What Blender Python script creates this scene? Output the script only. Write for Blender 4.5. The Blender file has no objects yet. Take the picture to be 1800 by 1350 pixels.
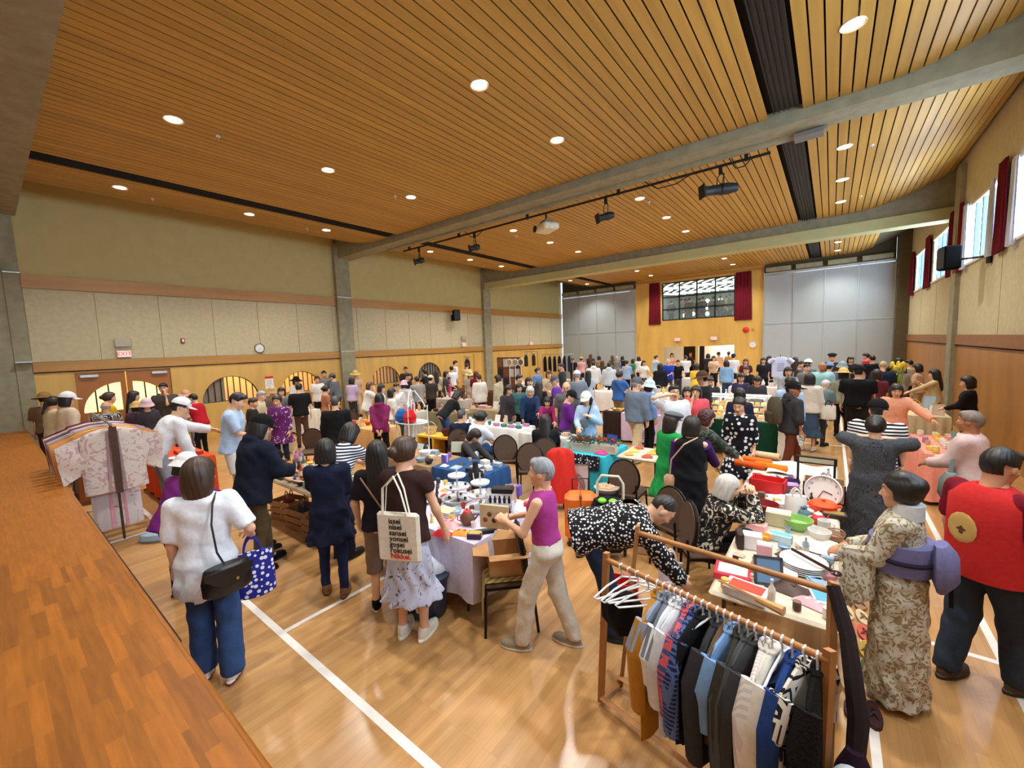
import bpy, math, random
import numpy as np
from mathutils import Matrix, Vector
rnd = random.Random(7)
C = bpy.context.scene.collection
SC = bpy.context.scene
# ------------------------------------------------------------------ camera
FPX = 722.9                                    # focal length in pixels of the 1800 px wide frame
CAM_H = 2.5
RX = np.array([0.79080888, 0.0279109, -0.61142644]); RY = np.array([0.61100963, -0.0945869, 0.785952])
RX = RX - RX.dot(RY) * RY; RX /= np.linalg.norm(RX); RY /= np.linalg.norm(RY); RZ = np.cross(RX, RY)
RW = np.stack([RX, RY, RZ])                    # world = RW @ (image right, image down, forward)
cam = bpy.data.cameras.new('camera'); cam_o = bpy.data.objects.new('camera', cam); C.objects.link(cam_o)
cam.sensor_fit = 'HORIZONTAL'; cam.sensor_width = 36.0; cam.lens = FPX / 1800 * 36.0; cam.clip_start = .05; cam.clip_end = 200
m = Matrix.Identity(4)
for i in range(3):
    m[i][0] = RW[i][0]; m[i][1] = -RW[i][1]; m[i][2] = -RW[i][2]
m[2][3] = CAM_H
cam_o.matrix_world = m
SC.camera = cam_o
def ray(px, py):
    d = RW @ np.array([px - 900., py - 675., FPX]); return d
def at_z(px, py, z):
    d = ray(px, py); t = (z - CAM_H) / d[2]; return Vector((d[0]*t, d[1]*t, z))
def at_y(px, py, y):
    d = ray(px, py); t = y / d[1]; return Vector((d[0]*t, y, CAM_H + d[2]*t))
def at_x(px, py, x):
    d = ray(px, py); t = x / d[0]; return Vector((x, d[1]*t, CAM_H + d[2]*t))
# ------------------------------------------------------------------ world, exposure
W = bpy.data.worlds.new('world'); SC.world = W; W.use_nodes = True
bg = W.node_tree.nodes['Background']; bg.inputs[0].default_value = (.62, .76, 1, 1); bg.inputs[1].default_value = 1.6
vs = SC.view_settings; vs.view_transform = 'Standard'; vs.look = 'None'; vs.gamma = 1; vs.exposure = 0.45; vs.use_curve_mapping = False
SC.cycles.max_bounces = 8; SC.cycles.glossy_bounces = 3; SC.cycles.transparent_max_bounces = 6
DOWN_W = 330.0                                 # watts of one ceiling downlight
# ------------------------------------------------------------------ room sizes (metres; floor z = 0, camera above the stage edge)
XL, XR, YF, ZC = -15.0, 2.6, 25.2, 6.2
STAGE_Y, STAGE_Z = .51, .95
# ------------------------------------------------------------------ helpers
def lin(c):
    return tuple(((v/255)/12.92 if v/255 <= .04045 else ((v/255+.055)/1.055)**2.4) for v in c[:3]) + (1.,)
MATS = {}
def newmat(name):
    mt = bpy.data.materials.new(name); mt.use_nodes = True
    nt = mt.node_tree; return mt, nt, nt.nodes, nt.links, nt.nodes['Principled BSDF']
def mat(col, rough=.6, metal=0., var=.10, bump=0., scale=12., name=None, emit=0., alpha=1., trans=0., ior=1.45, objrand=0., stretch=None, spec=.5):
    """plain procedural material: colour with soft noise variation, optional bump"""
    key = (tuple(col), rough, metal, var, bump, scale, emit, alpha, trans, objrand, stretch, spec)
    if key in MATS: return MATS[key]
    mt, nt, N, L, b = newmat(name or 'paint_%d' % len(MATS))
    b.inputs['Roughness'].default_value = rough; b.inputs['Metallic'].default_value = metal
    b.inputs['Specular IOR Level'].default_value = spec
    base = lin(col)
    if var or bump:
        tc = N.new('ShaderNodeTexCoord'); nz = N.new('ShaderNodeTexNoise'); nz.inputs['Scale'].default_value = scale; nz.inputs['Detail'].default_value = 3
        src = tc.outputs['Object']
        if stretch:
            mp = N.new('ShaderNodeMapping'); mp.inputs['Scale'].default_value = stretch; L.new(src, mp.inputs[0]); src = mp.outputs[0]
        L.new(src, nz.inputs['Vector'])
    if var:
        hs = N.new('ShaderNodeHueSaturation'); hs.inputs['Color'].default_value = base
        mr = N.new('ShaderNodeMapRange'); mr.inputs[1].default_value = .3; mr.inputs[2].default_value = .7; mr.inputs[3].default_value = 1 - var; mr.inputs[4].default_value = 1 + var
        L.new(nz.outputs[0], mr.inputs[0])
        val = mr.outputs[0]
        if objrand:
            oi = N.new('ShaderNodeObjectInfo'); m2 = N.new('ShaderNodeMapRange'); m2.inputs[3].default_value = 1 - objrand; m2.inputs[4].default_value = 1 + objrand
            L.new(oi.outputs['Random'], m2.inputs[0]); mu = N.new('ShaderNodeMath'); mu.operation = 'MULTIPLY'; L.new(val, mu.inputs[0]); L.new(m2.outputs[0], mu.inputs[1]); val = mu.outputs[0]
        L.new(val, hs.inputs['Value']); L.new(hs.outputs[0], b.inputs['Base Color'])
    else: b.inputs['Base Color'].default_value = base
    if bump:
        bp = N.new('ShaderNodeBump'); bp.inputs['Strength'].default_value = bump; bp.inputs['Distance'].default_value = .01
        L.new(nz.outputs[0], bp.inputs['Height']); L.new(bp.outputs[0], b.inputs['Normal'])
    if emit: b.inputs['Emission Color'].default_value = base; b.inputs['Emission Strength'].default_value = emit
    if trans: b.inputs['Transmission Weight'].default_value = trans; b.inputs['IOR'].default_value = ior
    if alpha < 1: b.inputs['Alpha'].default_value = alpha
    MATS[key] = mt; return mt
def cloth(col, **k):
    return mat(col, rough=.9, var=k.pop('var', .06), bump=k.pop('bump', .25), scale=k.pop('scale', 30.), spec=.2, **k)
def pattern(kind, base, ink, scale=20., name=None, thr=.3, base2=None):
    """printed cloth: kind = stripe / dots / floral / plaid / geo"""
    key = (kind, tuple(base), tuple(ink), scale, thr)
    if key in MATS: return MATS[key]
    mt, nt, N, L, b = newmat(name or kind + '_print_%d' % len(MATS))
    b.inputs['Roughness'].default_value = .85; b.inputs['Specular IOR Level'].default_value = .2
    tc = N.new('ShaderNodeTexCoord'); mix = N.new('ShaderNodeMix'); mix.data_type = 'RGBA'
    mix.inputs[6].default_value = lin(base); mix.inputs[7].default_value = lin(ink)
    def gt(sock, t, inv=False):
        g = N.new('ShaderNodeMath'); g.operation = 'LESS_THAN' if inv else 'GREATER_THAN'; L.new(sock, g.inputs[0]); g.inputs[1].default_value = t; return g.outputs[0]
    if kind == 'stripe':
        w = N.new('ShaderNodeTexWave'); w.bands_direction = 'Z'; w.inputs['Scale'].default_value = scale; w.inputs['Distortion'].default_value = .6; w.inputs['Detail'].default_value = 1; w.inputs['Detail Scale'].default_value = .3
        L.new(tc.outputs['Object'], w.inputs[0]); f = gt(w.outputs['Fac'], .5)
    elif kind == 'vstripe':
        w = N.new('ShaderNodeTexWave'); w.bands_direction = 'X'; w.inputs['Scale'].default_value = scale; w.inputs['Distortion'].default_value = .4
        L.new(tc.outputs['Object'], w.inputs[0]); f = gt(w.outputs['Fac'], thr)
    elif kind == 'dots':
        v = N.new('ShaderNodeTexVoronoi'); v.inputs['Scale'].default_value = scale; v.inputs['Randomness'].default_value = .75
        L.new(tc.outputs['Object'], v.inputs[0]); f = gt(v.outputs['Distance'], thr, True)
    elif kind == 'floral':
        v = N.new('ShaderNodeTexNoise'); v.inputs['Scale'].default_value = scale; v.inputs['Detail'].default_value = 2.5; v.inputs['Distortion'].default_value = 2.2
        L.new(tc.outputs['Object'], v.inputs[0])
        cr = N.new('ShaderNodeValToRGB'); cr.color_ramp.elements[0].position = thr; cr.color_ramp.elements[1].position = thr + .06
        L.new(v.outputs[0], cr.inputs[0]); f = cr.outputs[0]
    elif kind == 'plaid':
        f = None
        for d in 'XZ':
            w = N.new('ShaderNodeTexWave'); w.bands_direction = d; w.inputs['Scale'].default_value = scale
            L.new(tc.outputs['Object'], w.inputs[0]); g = gt(w.outputs['Fac'], .7)
            if f is None: f = g
            else:
                a = N.new('ShaderNodeMath'); a.operation = 'ADD'; L.new(f, a.inputs[0]); L.new(g, a.inputs[1]); a.use_clamp = True; f = a.outputs[0]
    elif kind == 'geo':
        v = N.new('ShaderNodeTexVoronoi'); v.distance = 'CHEBYCHEV'; v.inputs['Scale'].default_value = scale; v.inputs['Randomness'].default_value = .25
        L.new(tc.outputs['Object'], v.inputs[0]); w = N.new('ShaderNodeMath'); w.operation = 'SINE'; mu = N.new('ShaderNodeMath'); mu.operation = 'MULTIPLY'; mu.inputs[1].default_value = 22
        L.new(v.outputs['Distance'], mu.inputs[0]); L.new(mu.outputs[0], w.inputs[0]); f = gt(w.outputs[0], thr)
    L.new(f, mix.inputs[0]); L.new(mix.outputs[2], b.inputs['Base Color'])
    MATS[key] = mt; return mt
def wood(col, grain=(1.2, 14, 14), var=.16, rough=.38, objrand=.10, scale=2.2, name='wood'):
    return mat(col, rough=rough, var=var, scale=scale, stretch=grain, objrand=objrand, name=name, bump=.04)
class MB:
    """collects shapes into one mesh"""
    def __init__(s): s.v = []; s.f = []; s.m = []; s.cm = 0
    def add(s, vs, fs, M=None):
        o = len(s.v)
        if M is not None: vs = [M @ Vector(v) for v in vs]
        s.v += [tuple(v) for v in vs]; s.f += [tuple(i + o for i in f) for f in fs]; s.m += [s.cm] * len(fs); return s
    def box(s, c, d, rz=0., M=None, taper=1.):
        x, y, z = d[0]/2, d[1]/2, d[2]/2; ca, sa = math.cos(rz), math.sin(rz); vs = []
        for k in (-1, 1):
            t = taper if k > 0 else 1.
            for (i, j) in ((-1, -1), (1, -1), (1, 1), (-1, 1)):
                a, b_ = i*x*t, j*y*t; vs.append((c[0]+a*ca-b_*sa, c[1]+a*sa+b_*ca, c[2]+k*z))
        return s.add(vs, [(3,2,1,0),(4,5,6,7),(0,1,5,4),(1,2,6,5),(2,3,7,6),(3,0,4,7)], M)
    def bx(s, x0, x1, y0, y1, z0, z1, M=None): return s.box(((x0+x1)/2, (y0+y1)/2, (z0+z1)/2), (abs(x1-x0), abs(y1-y0), abs(z1-z0)), 0., M)
    def rbox(s, c, d, r=.01, M=None):
        """box with chamfered vertical and horizontal edges"""
        x, y, z = d[0]/2, d[1]/2, d[2]/2; r = min(r, x*.9, y*.9, z*.9); vs = []; fs = []
        def ring(e, zz): return [(c[0]+a, c[1]+b_, c[2]+zz) for a, b_ in ((-x+e,-y),(x-e,-y),(x,-y+e),(x,y-e),(x-e,y),(-x+e,y),(-x,y-e),(-x,-y+e))]
        def ring2(zz):
            return [(c[0]+a*(x-r)/x, c[1]+b_*(y-r)/y, c[2]+zz) for a, b_ in ((-x+r,-y),(x-r,-y),(x,-y+r),(x,y-r),(x-r,y),(-x+r,y),(-x,y-r),(-x,-y+r))]
        rs = [ring2(-z), ring(r, -z+r), ring(r, z-r), ring2(z)]
        for q in rs: vs += q
        for k in range(3):
            for i in range(8): fs.append((k*8+i, k*8+(i+1) % 8, k*8+8+(i+1) % 8, k*8+8+i))
        fs.append(tuple(range(7, -1, -1))); fs.append(tuple(range(24, 32)))
        return s.add(vs, fs, M)
    def lathe(s, prof, c=(0, 0, 0), n=16, M=None, sx=1., sy=1., cap=True):
        vs = []; fs = []; k = len(prof)
        for r, z in prof:
            for i in range(n):
                a = 2*math.pi*i/n; vs.append((c[0]+r*sx*math.cos(a), c[1]+r*sy*math.sin(a), c[2]+z))
        for j in range(k-1):
            for i in range(n): fs.append((j*n+i, j*n+(i+1) % n, (j+1)*n+(i+1) % n, (j+1)*n+i))
        if cap:
            if prof[0][0] > 1e-4: fs.append(tuple(range(n-1, -1, -1)))
            if prof[-1][0] > 1e-4: fs.append(tuple(range((k-1)*n, k*n)))
        return s.add(vs, fs, M)
    def cyl(s, c, r, h, n=16, M=None): return s.lathe([(r, 0), (r, h)], c, n, M)
    def ball(s, c, r, n=12, sz=1., M=None, sx=1., sy=1.):
        pr = [(max(r*math.cos(t), 1e-5), r*sz*math.sin(t)) for t in [(-.5+i/(n//2))*math.pi for i in range(n//2+1)]]
        return s.lathe(pr, c, n, M, sx, sy, cap=False)
    def tube(s, pts, r, n=8, closed=False, M=None, flat=1.):
        pts = [Vector(p) for p in pts]; k = len(pts); vs = []; fs = []; prev = None
        rr = r if hasattr(r, '__len__') else [r]*k
        for i, p in enumerate(pts):
            a = pts[(i-1) % k] if (i > 0 or closed) else p; b_ = pts[(i+1) % k] if (i < k-1 or closed) else p
            t = (b_-a); t = t.normalized() if t.length > 1e-9 else Vector((0, 0, 1))
            if prev is None:
                u = t.cross(Vector((0, 0, 1)));
                if u.length < 1e-3: u = t.cross(Vector((0, 1, 0)))
            else: u = prev - t*prev.dot(t)
            u.normalize(); w = t.cross(u); prev = u
            for j in range(n):
                q = 2*math.pi*j/n; vs.append(p + (u*math.cos(q) + w*math.sin(q)*flat)*rr[i])
        for i in range(k if closed else k-1):
            for j in range(n):
                i2 = (i+1) % k; fs.append((i*n+j, i*n+(j+1) % n, i2*n+(j+1) % n, i2*n+j))
        if not closed: fs.append(tuple(range(n-1, -1, -1))); fs.append(tuple(range((k-1)*n, k*n)))
        return s.add(vs, fs, M)
    def prism(s, poly, h, M=None, z0=0.):
        n = len(poly); vs = [(x, y, z0) for x, y in poly] + [(x, y, z0+h) for x, y in poly]
        fs = [tuple(range(n-1, -1, -1)), tuple(range(n, 2*n))] + [(i, (i+1) % n, n+(i+1) % n, n+i) for i in range(n)]
        return s.add(vs, fs, M)
    def sheet(s, fn, nu, nv, th=.004, M=None):
        """thin surface fn(u, v) -> point, with thickness along its normal"""
        P = [[Vector(fn(i/nu, j/nv)) for j in range(nv+1)] for i in range(nu+1)]
        vs = []; fs = []
        for sgn in (1, -1):
            for i in range(nu+1):
                for j in range(nv+1):
                    a = P[min(i+1, nu)][j]-P[max(i-1, 0)][j]; b_ = P[i][min(j+1, nv)]-P[i][max(j-1, 0)]; n_ = a.cross(b_)
                    n_ = n_.normalized() if n_.length > 1e-9 else Vector((0, 0, 1)); vs.append(P[i][j] + n_*th*.5*sgn)
        w = nv+1; o = (nu+1)*w
        for i in range(nu):
            for j in range(nv):
                q = (i*w+j, (i+1)*w+j, (i+1)*w+j+1, i*w+j+1); fs.append(q); fs.append(tuple(o+k for k in reversed(q)))
        for i in range(nu):
            fs.append((i*w, o+i*w, o+(i+1)*w, (i+1)*w)); fs.append((i*w+nv, (i+1)*w+nv, o+(i+1)*w+nv, o+i*w+nv))
        for j in range(nv):
            fs.append((j, j+1, o+j+1, o+j)); fs.append((nu*w+j, o+nu*w+j, o+nu*w+j+1, nu*w+j+1))
        return s.add(vs, fs, M)
    def mesh(s, name, smooth=False):
        me = bpy.data.meshes.new(name); me.from_pydata(s.v, [], s.f); me.update()
        if max(s.m or [0]) > 0: me.polygons.foreach_set('material_index', s.m)
        if smooth: me.polygons.foreach_set('use_smooth', [True]*len(me.polygons)); me.set_sharp_from_angle(angle=math.radians(40))
        return me
    def build(s, name, mt, parent=None, smooth=False, loc=None):
        me = s.mesh(name, smooth)
        for x in (mt if isinstance(mt, (list, tuple)) else [mt]): me.materials.append(x)
        return obj(name, me, parent, loc)
def obj(name, me, parent=None, loc=None, rz=0.):
    o = bpy.data.objects.new(name, me); C.objects.link(o)
    if parent is not None: o.parent = parent
    if loc is not None: o.location = loc
    if rz: o.rotation_euler[2] = rz
    return o
def setmat(o, mt):
    """material on the object, so that copies can share one mesh"""
    if not o.data.materials: o.data.materials.append(mt)
    o.material_slots[0].link = 'OBJECT'; o.material_slots[0].material = mt; return o
def tag(o, label, cat, group=None, kind=None):
    o['label'] = label; o['category'] = cat
    if group: o['group'] = group
    if kind: o['kind'] = kind
    return o
def struct(o, label=None):
    o['kind'] = 'structure'
    if label: o['label'] = label
    return o
def thing(name, label, cat, loc=(0, 0, 0), rz=0., group=None):
    o = bpy.data.objects.new(name, None); C.objects.link(o); o.location = loc; o.rotation_euler[2] = rz; o.empty_display_size = .1
    return tag(o, label, cat, group)
def one(name, mb, mt, label, cat, loc=None, rz=0., group=None, smooth=False):
    o = mb.build(name, mt, None, smooth, loc); o.rotation_euler[2] = rz; return tag(o, label, cat, group)
def Mz(loc=(0, 0, 0), rz=0.): return Matrix.Translation(loc) @ Matrix.Rotation(rz, 4, 'Z')
FONTS = {}
def text_mesh(txt, size, depth=.002, align='CENTER', bold=False):
    key = (txt, size, depth, align)
    if key in FONTS: return FONTS[key]
    cu = bpy.data.curves.new('lettering', 'FONT'); cu.body = txt; cu.size = size; cu.extrude = depth; cu.align_x = align; cu.align_y = 'CENTER'; cu.resolution_u = 2
    if bold: cu.offset = size*.012
    t = bpy.data.objects.new('lettering', cu); C.objects.link(t)
    dg = bpy.context.evaluated_depsgraph_get(); me = bpy.data.meshes.new_from_object(t.evaluated_get(dg)); bpy.data.objects.remove(t)
    FONTS[key] = me; return me
for _k in [('EXIT', .14, .001, 'CENTER', False)] + [(str(n), r*.2, .0006, 'CENTER', False) for r in (.16, .165, .15) for n in range(1, 13)] + [(w, .062, .0012, 'LEFT', True) for w in ('issei', 'nisei', 'sansei', 'yonsei', 'gosei', 'rokusei', 'Nikkei.')]: text_mesh(*_k)
def lettering(txt, size, mt, parent, M, align='CENTER', depth=.002, bold=False):
    """raised letters, a part of parent; M takes text space (x right, y up, z out) to the parent's space"""
    me = text_mesh(txt, size, depth, align, bold).copy(); me.materials.clear(); me.materials.append(mt); o = obj('lettering', me, parent); o.matrix_local = M; return o
def face_frame(p, right, up):
    r = Vector(right).normalized(); u = Vector(up).normalized(); n = r.cross(u); M = Matrix.Identity(4)
    for i in range(3): M[i][0] = r[i]; M[i][1] = u[i]; M[i][2] = n[i]; M[i][3] = p[i]
    return M
# ------------------------------------------------------------------ structure materials
def world_wood(col, stretch, var=.2, rough=.4, objrand=.08, name='wood', scale=1., dark=None):
    mt, nt, N, L, b = newmat(name)
    g = N.new('ShaderNodeNewGeometry'); mp = N.new('ShaderNodeMapping'); mp.inputs['Scale'].default_value = stretch
    L.new(g.outputs['Position'], mp.inputs[0]); nz = N.new('ShaderNodeTexNoise'); nz.inputs['Scale'].default_value = scale; nz.inputs['Detail'].default_value = 4; L.new(mp.outputs[0], nz.inputs['Vector'])
    mr = N.new('ShaderNodeMapRange'); mr.inputs[1].default_value = .3; mr.inputs[2].default_value = .7; mr.inputs[3].default_value = 1-var; mr.inputs[4].default_value = 1+var; L.new(nz.outputs[0], mr.inputs[0])
    oi = N.new('ShaderNodeObjectInfo'); m2 = N.new('ShaderNodeMapRange'); m2.inputs[3].default_value = 1-objrand; m2.inputs[4].default_value = 1+objrand; L.new(oi.outputs['Random'], m2.inputs[0])
    mu = N.new('ShaderNodeMath'); mu.operation = 'MULTIPLY'; L.new(mr.outputs[0], mu.inputs[0]); L.new(m2.outputs[0], mu.inputs[1])
    hs = N.new('ShaderNodeHueSaturation'); hs.inputs['Color'].default_value = lin(col); L.new(mu.outputs[0], hs.inputs['Value']); L.new(hs.outputs[0], b.inputs['Base Color'])
    b.inputs['Roughness'].default_value = rough; return mt
def floor_mat():
    mt, nt, N, L, b = newmat('maple_strip_floor')
    g = N.new('ShaderNodeNewGeometry'); sp = N.new('ShaderNodeSeparateXYZ'); cb = N.new('ShaderNodeCombineXYZ'); L.new(g.outputs['Position'], sp.inputs[0])
    L.new(sp.outputs[1], cb.inputs[0]); L.new(sp.outputs[0], cb.inputs[1])
    br = N.new('ShaderNodeTexBrick'); br.inputs['Scale'].default_value = 1.; br.inputs['Brick Width'].default_value = .85; br.inputs['Row Height'].default_value = .057; br.inputs['Mortar Size'].default_value = .0006; br.inputs['Mortar Smooth'].default_value = .3
    br.offset = .37; br.offset_frequency = 3; br.inputs['Bias'].default_value = 0
    br.inputs['Color1'].default_value = lin((196, 150, 96)); br.inputs['Color2'].default_value = lin((178, 132, 80)); br.inputs['Mortar'].default_value = lin((150, 100, 52)); L.new(cb.outputs[0], br.inputs[0])
    mp = N.new('ShaderNodeMapping'); mp.inputs['Scale'].default_value = (9, .8, 1); L.new(g.outputs['Position'], mp.inputs[0]); nz = N.new('ShaderNodeTexNoise'); nz.inputs['Scale'].default_value = 1.4; nz.inputs['Detail'].default_value = 5; L.new(mp.outputs[0], nz.inputs['Vector'])
    mr = N.new('ShaderNodeMapRange'); mr.inputs[1].default_value = .3; mr.inputs[2].default_value = .7; mr.inputs[3].default_value = .86; mr.inputs[4].default_value = 1.1; L.new(nz.outputs[0], mr.inputs[0])
    hs = N.new('ShaderNodeHueSaturation'); L.new(br.outputs['Color'], hs.inputs['Color']); L.new(mr.outputs[0], hs.inputs['Value']); L.new(hs.outputs[0], b.inputs['Base Color'])
    n2 = N.new('ShaderNodeTexNoise'); n2.inputs['Scale'].default_value = 14; n2.inputs['Detail'].default_value = 3; L.new(g.outputs['Position'], n2.inputs['Vector'])
    bp = N.new('ShaderNodeBump'); bp.inputs['Strength'].default_value = .12; bp.inputs['Distance'].default_value = .004; L.new(n2.outputs[0], bp.inputs['Height']); L.new(bp.outputs[0], b.inputs['Normal'])
    b.inputs['Roughness'].default_value = .3; b.inputs['Coat Weight'].default_value = .25; b.inputs['Coat Roughness'].default_value = .18; return mt
M_FLOOR = floor_mat()
M_SLAT = world_wood((184, 142, 64), (9, .35, 9), .14, .5, .07, 'cedar_slat')
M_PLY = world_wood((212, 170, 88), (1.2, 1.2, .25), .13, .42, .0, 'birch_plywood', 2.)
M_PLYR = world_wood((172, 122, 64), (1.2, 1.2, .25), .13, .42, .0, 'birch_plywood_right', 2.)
M_TRIM = world_wood((182, 132, 60), (6, .5, 6), .12, .4, .0, 'trim_wood')
M_STAGE = world_wood((154, 90, 18), (3, 30, 4), .16, .45, .24, 'stage_staves', 1.5)
M_CONC = mat((150, 146, 120), .9, var=.13, scale=5., bump=.25, name='concrete')
M_CONCP = mat((190, 180, 146), .9, var=.07, scale=9., bump=.12, name='concrete_panel', objrand=.03)
M_PAINT = mat((192, 180, 122), .8, var=.04, scale=3., name='olive_cream_paint')
M_BEAM2 = mat((186, 186, 138), .8, var=.05, scale=3., name='cream_beam_paint')
M_DARK = mat((22, 20, 18), .7, var=.1, name='black_metal'); M_VOID = mat((18, 13, 9), .95, var=0., name='dark_backing')
M_PART = mat((166, 174, 176), .55, var=.05, scale=30., name='grey_fabric_panel'); M_ALU = mat((205, 212, 214), .35, .7, var=.03, name='aluminium')
M_WHITE = mat((236, 234, 228), .5, var=.03, name='white_plastic'); M_BLACK = mat((20, 20, 21), .45, var=.1, name='black_plastic')
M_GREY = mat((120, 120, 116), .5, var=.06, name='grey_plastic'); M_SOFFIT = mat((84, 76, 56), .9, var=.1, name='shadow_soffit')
M_RED = mat((214, 40, 30), .5, name='red_paint')
# ------------------------------------------------------------------ floor, court lines
fl = MB().bx(XL-2.6, XR+.3, STAGE_Y+.02, 33, -.12, 0).build('floor', M_FLOOR); struct(fl, 'glossy maple strip sports floor of the hall')
M_LINE = mat((232, 226, 220), .45, var=.04, name='white_court_paint')
for x0, x1, y0, y1 in ((-13.5, -.2, 1.40, 1.46), (-3.87, -3.82, 1.46, 6.4), (.255, .305, 1.46, 20), (1.06, 1.115, 2.6, 20), (.3, 1.06, 4.44, 4.49), (-13.5, .3, 11.6, 11.65)):
    struct(MB().bx(x0, x1, y0, y1, 0, .0018).build('court_line', M_LINE, fl))
# ------------------------------------------------------------------ stage under the camera
st = MB().bx(XL, -.02, -3.5, STAGE_Y-.02, 0, STAGE_Z-.03).build('stage', M_STAGE); struct(st, 'wooden stage block at the left, topped with laminated staves')
rows = int(1.6/.058); unit = {}
staves = []
for r in range(rows):
    y1 = STAGE_Y - .058*r; y0 = y1 - .058; x = XL + rnd.random()*.4
    while x < -.05:
        l = rnd.uniform(.26, .62); x2 = min(x+l, -.03)
        split = rnd.random() < .3
        for (a, b_) in (((y0, (y0+y1)/2), ((y0+y1)/2, y1)) if split else ((y0, y1),)): staves.append((x, x2, a, b_))
        x = x2
staves.sort(key=lambda q: ((q[0]+q[1])/2+1.9)**2 + ((q[2]+q[3])/2-.15)**2*9)
far = MB()
for i, (x0, x1, y0, y1) in enumerate(staves):
    dz = rnd.uniform(0, .0003)
    if i < 300: MB().bx(x0, x1, y0, y1, STAGE_Z-.03, STAGE_Z+dz).build('stave', M_STAGE, st)
    else: far.bx(x0, x1, y0, y1, STAGE_Z-.03, STAGE_Z+dz)
fo = far.build('staves', M_STAGE, st); fo['kind'] = 'stuff'
MB().tube([(XL, STAGE_Y+.004, STAGE_Z-.02), (-.02, STAGE_Y+.004, STAGE_Z-.02)], .022, 10).build('nosing', M_STAGE, st, True)
MB().bx(-6.6, -3.05, STAGE_Y+.02, STAGE_Y+.075, STAGE_Z-.2, STAGE_Z-.14).build('bumper_rail', M_DARK, st)
struct(MB().bx(XL-.2, XR+.2, -3.7, -3.5, 0, 6.9).build('wall_stage', mat((205, 195, 170), .9, name='stage_plaster')), 'plaster wall at the back of the stage')
struct(MB().bx(-.02, XR, -3.5, STAGE_Y-.02, -.02, .0).build('stage_stair_floor', M_FLOOR), 'floor beside the stage')
# ------------------------------------------------------------------ ceiling: slats in three bays, coved up at both long walls
CR0, CL0 = .5, -12.35
def zc(x):
    if x > CR0: return ZC + .70*((x-CR0)/(XR-CR0))**1.7
    if x < CL0: return ZC + .62*((CL0-x)/(CL0-XL))**1.7
    return ZC
ce = MB()
prof = [XL + (XR-XL)*i/70 for i in range(71)]
vs_ = []; fs_ = []
for i, x in enumerate(prof): vs_ += [(x, .7, zc(x)+.09), (x, YF, zc(x)+.09), (x, .7, zc(x)+.2), (x, YF, zc(x)+.2)]
for i in range(70):
    a = 4*i; fs_ += [(a, a+1, a+5, a+4), (a+2, a+6, a+7, a+3)]
ce.add(vs_, fs_); ceil = ce.build('ceiling', M_VOID); struct(ceil, 'slatted cedar ceiling with dark gaps, curving up at the side walls')
PITCH = .157; BAYS = ((.84, 8.62), (9.22, 16.88), (17.45, YF))
bays_me = []
for (y0, y1) in BAYS:
    me = MB().box((0, 0, .011), (.136, y1-y0, .022)).mesh('slat'); me.materials.append(M_SLAT); bays_me.append(me)
DIFF = ((-11.55, -11.23), (-.86, -.53))
xs = []; x = XL + .08
while x < XR - .05: xs.append(x); x += PITCH / math.sqrt(1 + ((zc(x+.01)-zc(x))/.01)**2)
rest = MB(); nsl = 0
for bi, (y0, y1) in enumerate(BAYS):
    for x in sorted(xs, key=lambda q: -q):
        if any(a-.05 < x < b_+.05 for a, b_ in DIFF): continue
        if bi == 2 and (x > CR0+.9 or x < CL0-.3): continue
        s = math.atan((zc(x+.02)-zc(x-.02))/.04)
        if nsl < 298:
            o = obj('slat', bays_me[bi], ceil, (x, (y0+y1)/2, zc(x))); o.rotation_euler[1] = -s; nsl += 1
        else: rest.box((x, (y0+y1)/2, zc(x)+.011), (.136, y1-y0, .022))
ro = rest.build('slats', M_SLAT, ceil); ro['kind'] = 'stuff'
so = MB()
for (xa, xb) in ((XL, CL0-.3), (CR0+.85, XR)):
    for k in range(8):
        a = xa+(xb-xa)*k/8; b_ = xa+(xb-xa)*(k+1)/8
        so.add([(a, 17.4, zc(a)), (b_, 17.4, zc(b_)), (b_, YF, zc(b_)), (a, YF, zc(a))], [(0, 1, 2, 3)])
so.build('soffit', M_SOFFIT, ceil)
for (xa, xb), segs in zip(DIFF, (((.86, 8.5), (9.8, 16.6), (19.5, YF-.1)), ((.86, 8.5), (9.75, 16.8), (17.6, YF-.1)))):
    for (y0, y1) in segs:
        t = thing('linear_diffuser', 'long black slotted air diffuser in the %s ceiling, %s of its row' % ('left' if xa < -5 else 'right', {.86: 'nearest', 9.8: 'middle one', 9.75: 'middle one', 19.5: 'farthest', 17.6: 'farthest'}[y0]), 'air diffuser', ((xa+xb)/2, (y0+y1)/2, ZC))
        w = xb-xa; l = y1-y0
        MB().bx(-w/2, w/2, -l/2, l/2, .03, .05).build('backing', M_BLACK, t)
        for k in range(6): MB().bx(-w/2+w*k/5-.009, -w/2+w*k/5+.009, -l/2, l/2, -.004, .04).build('fin', M_DARK, t)
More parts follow.
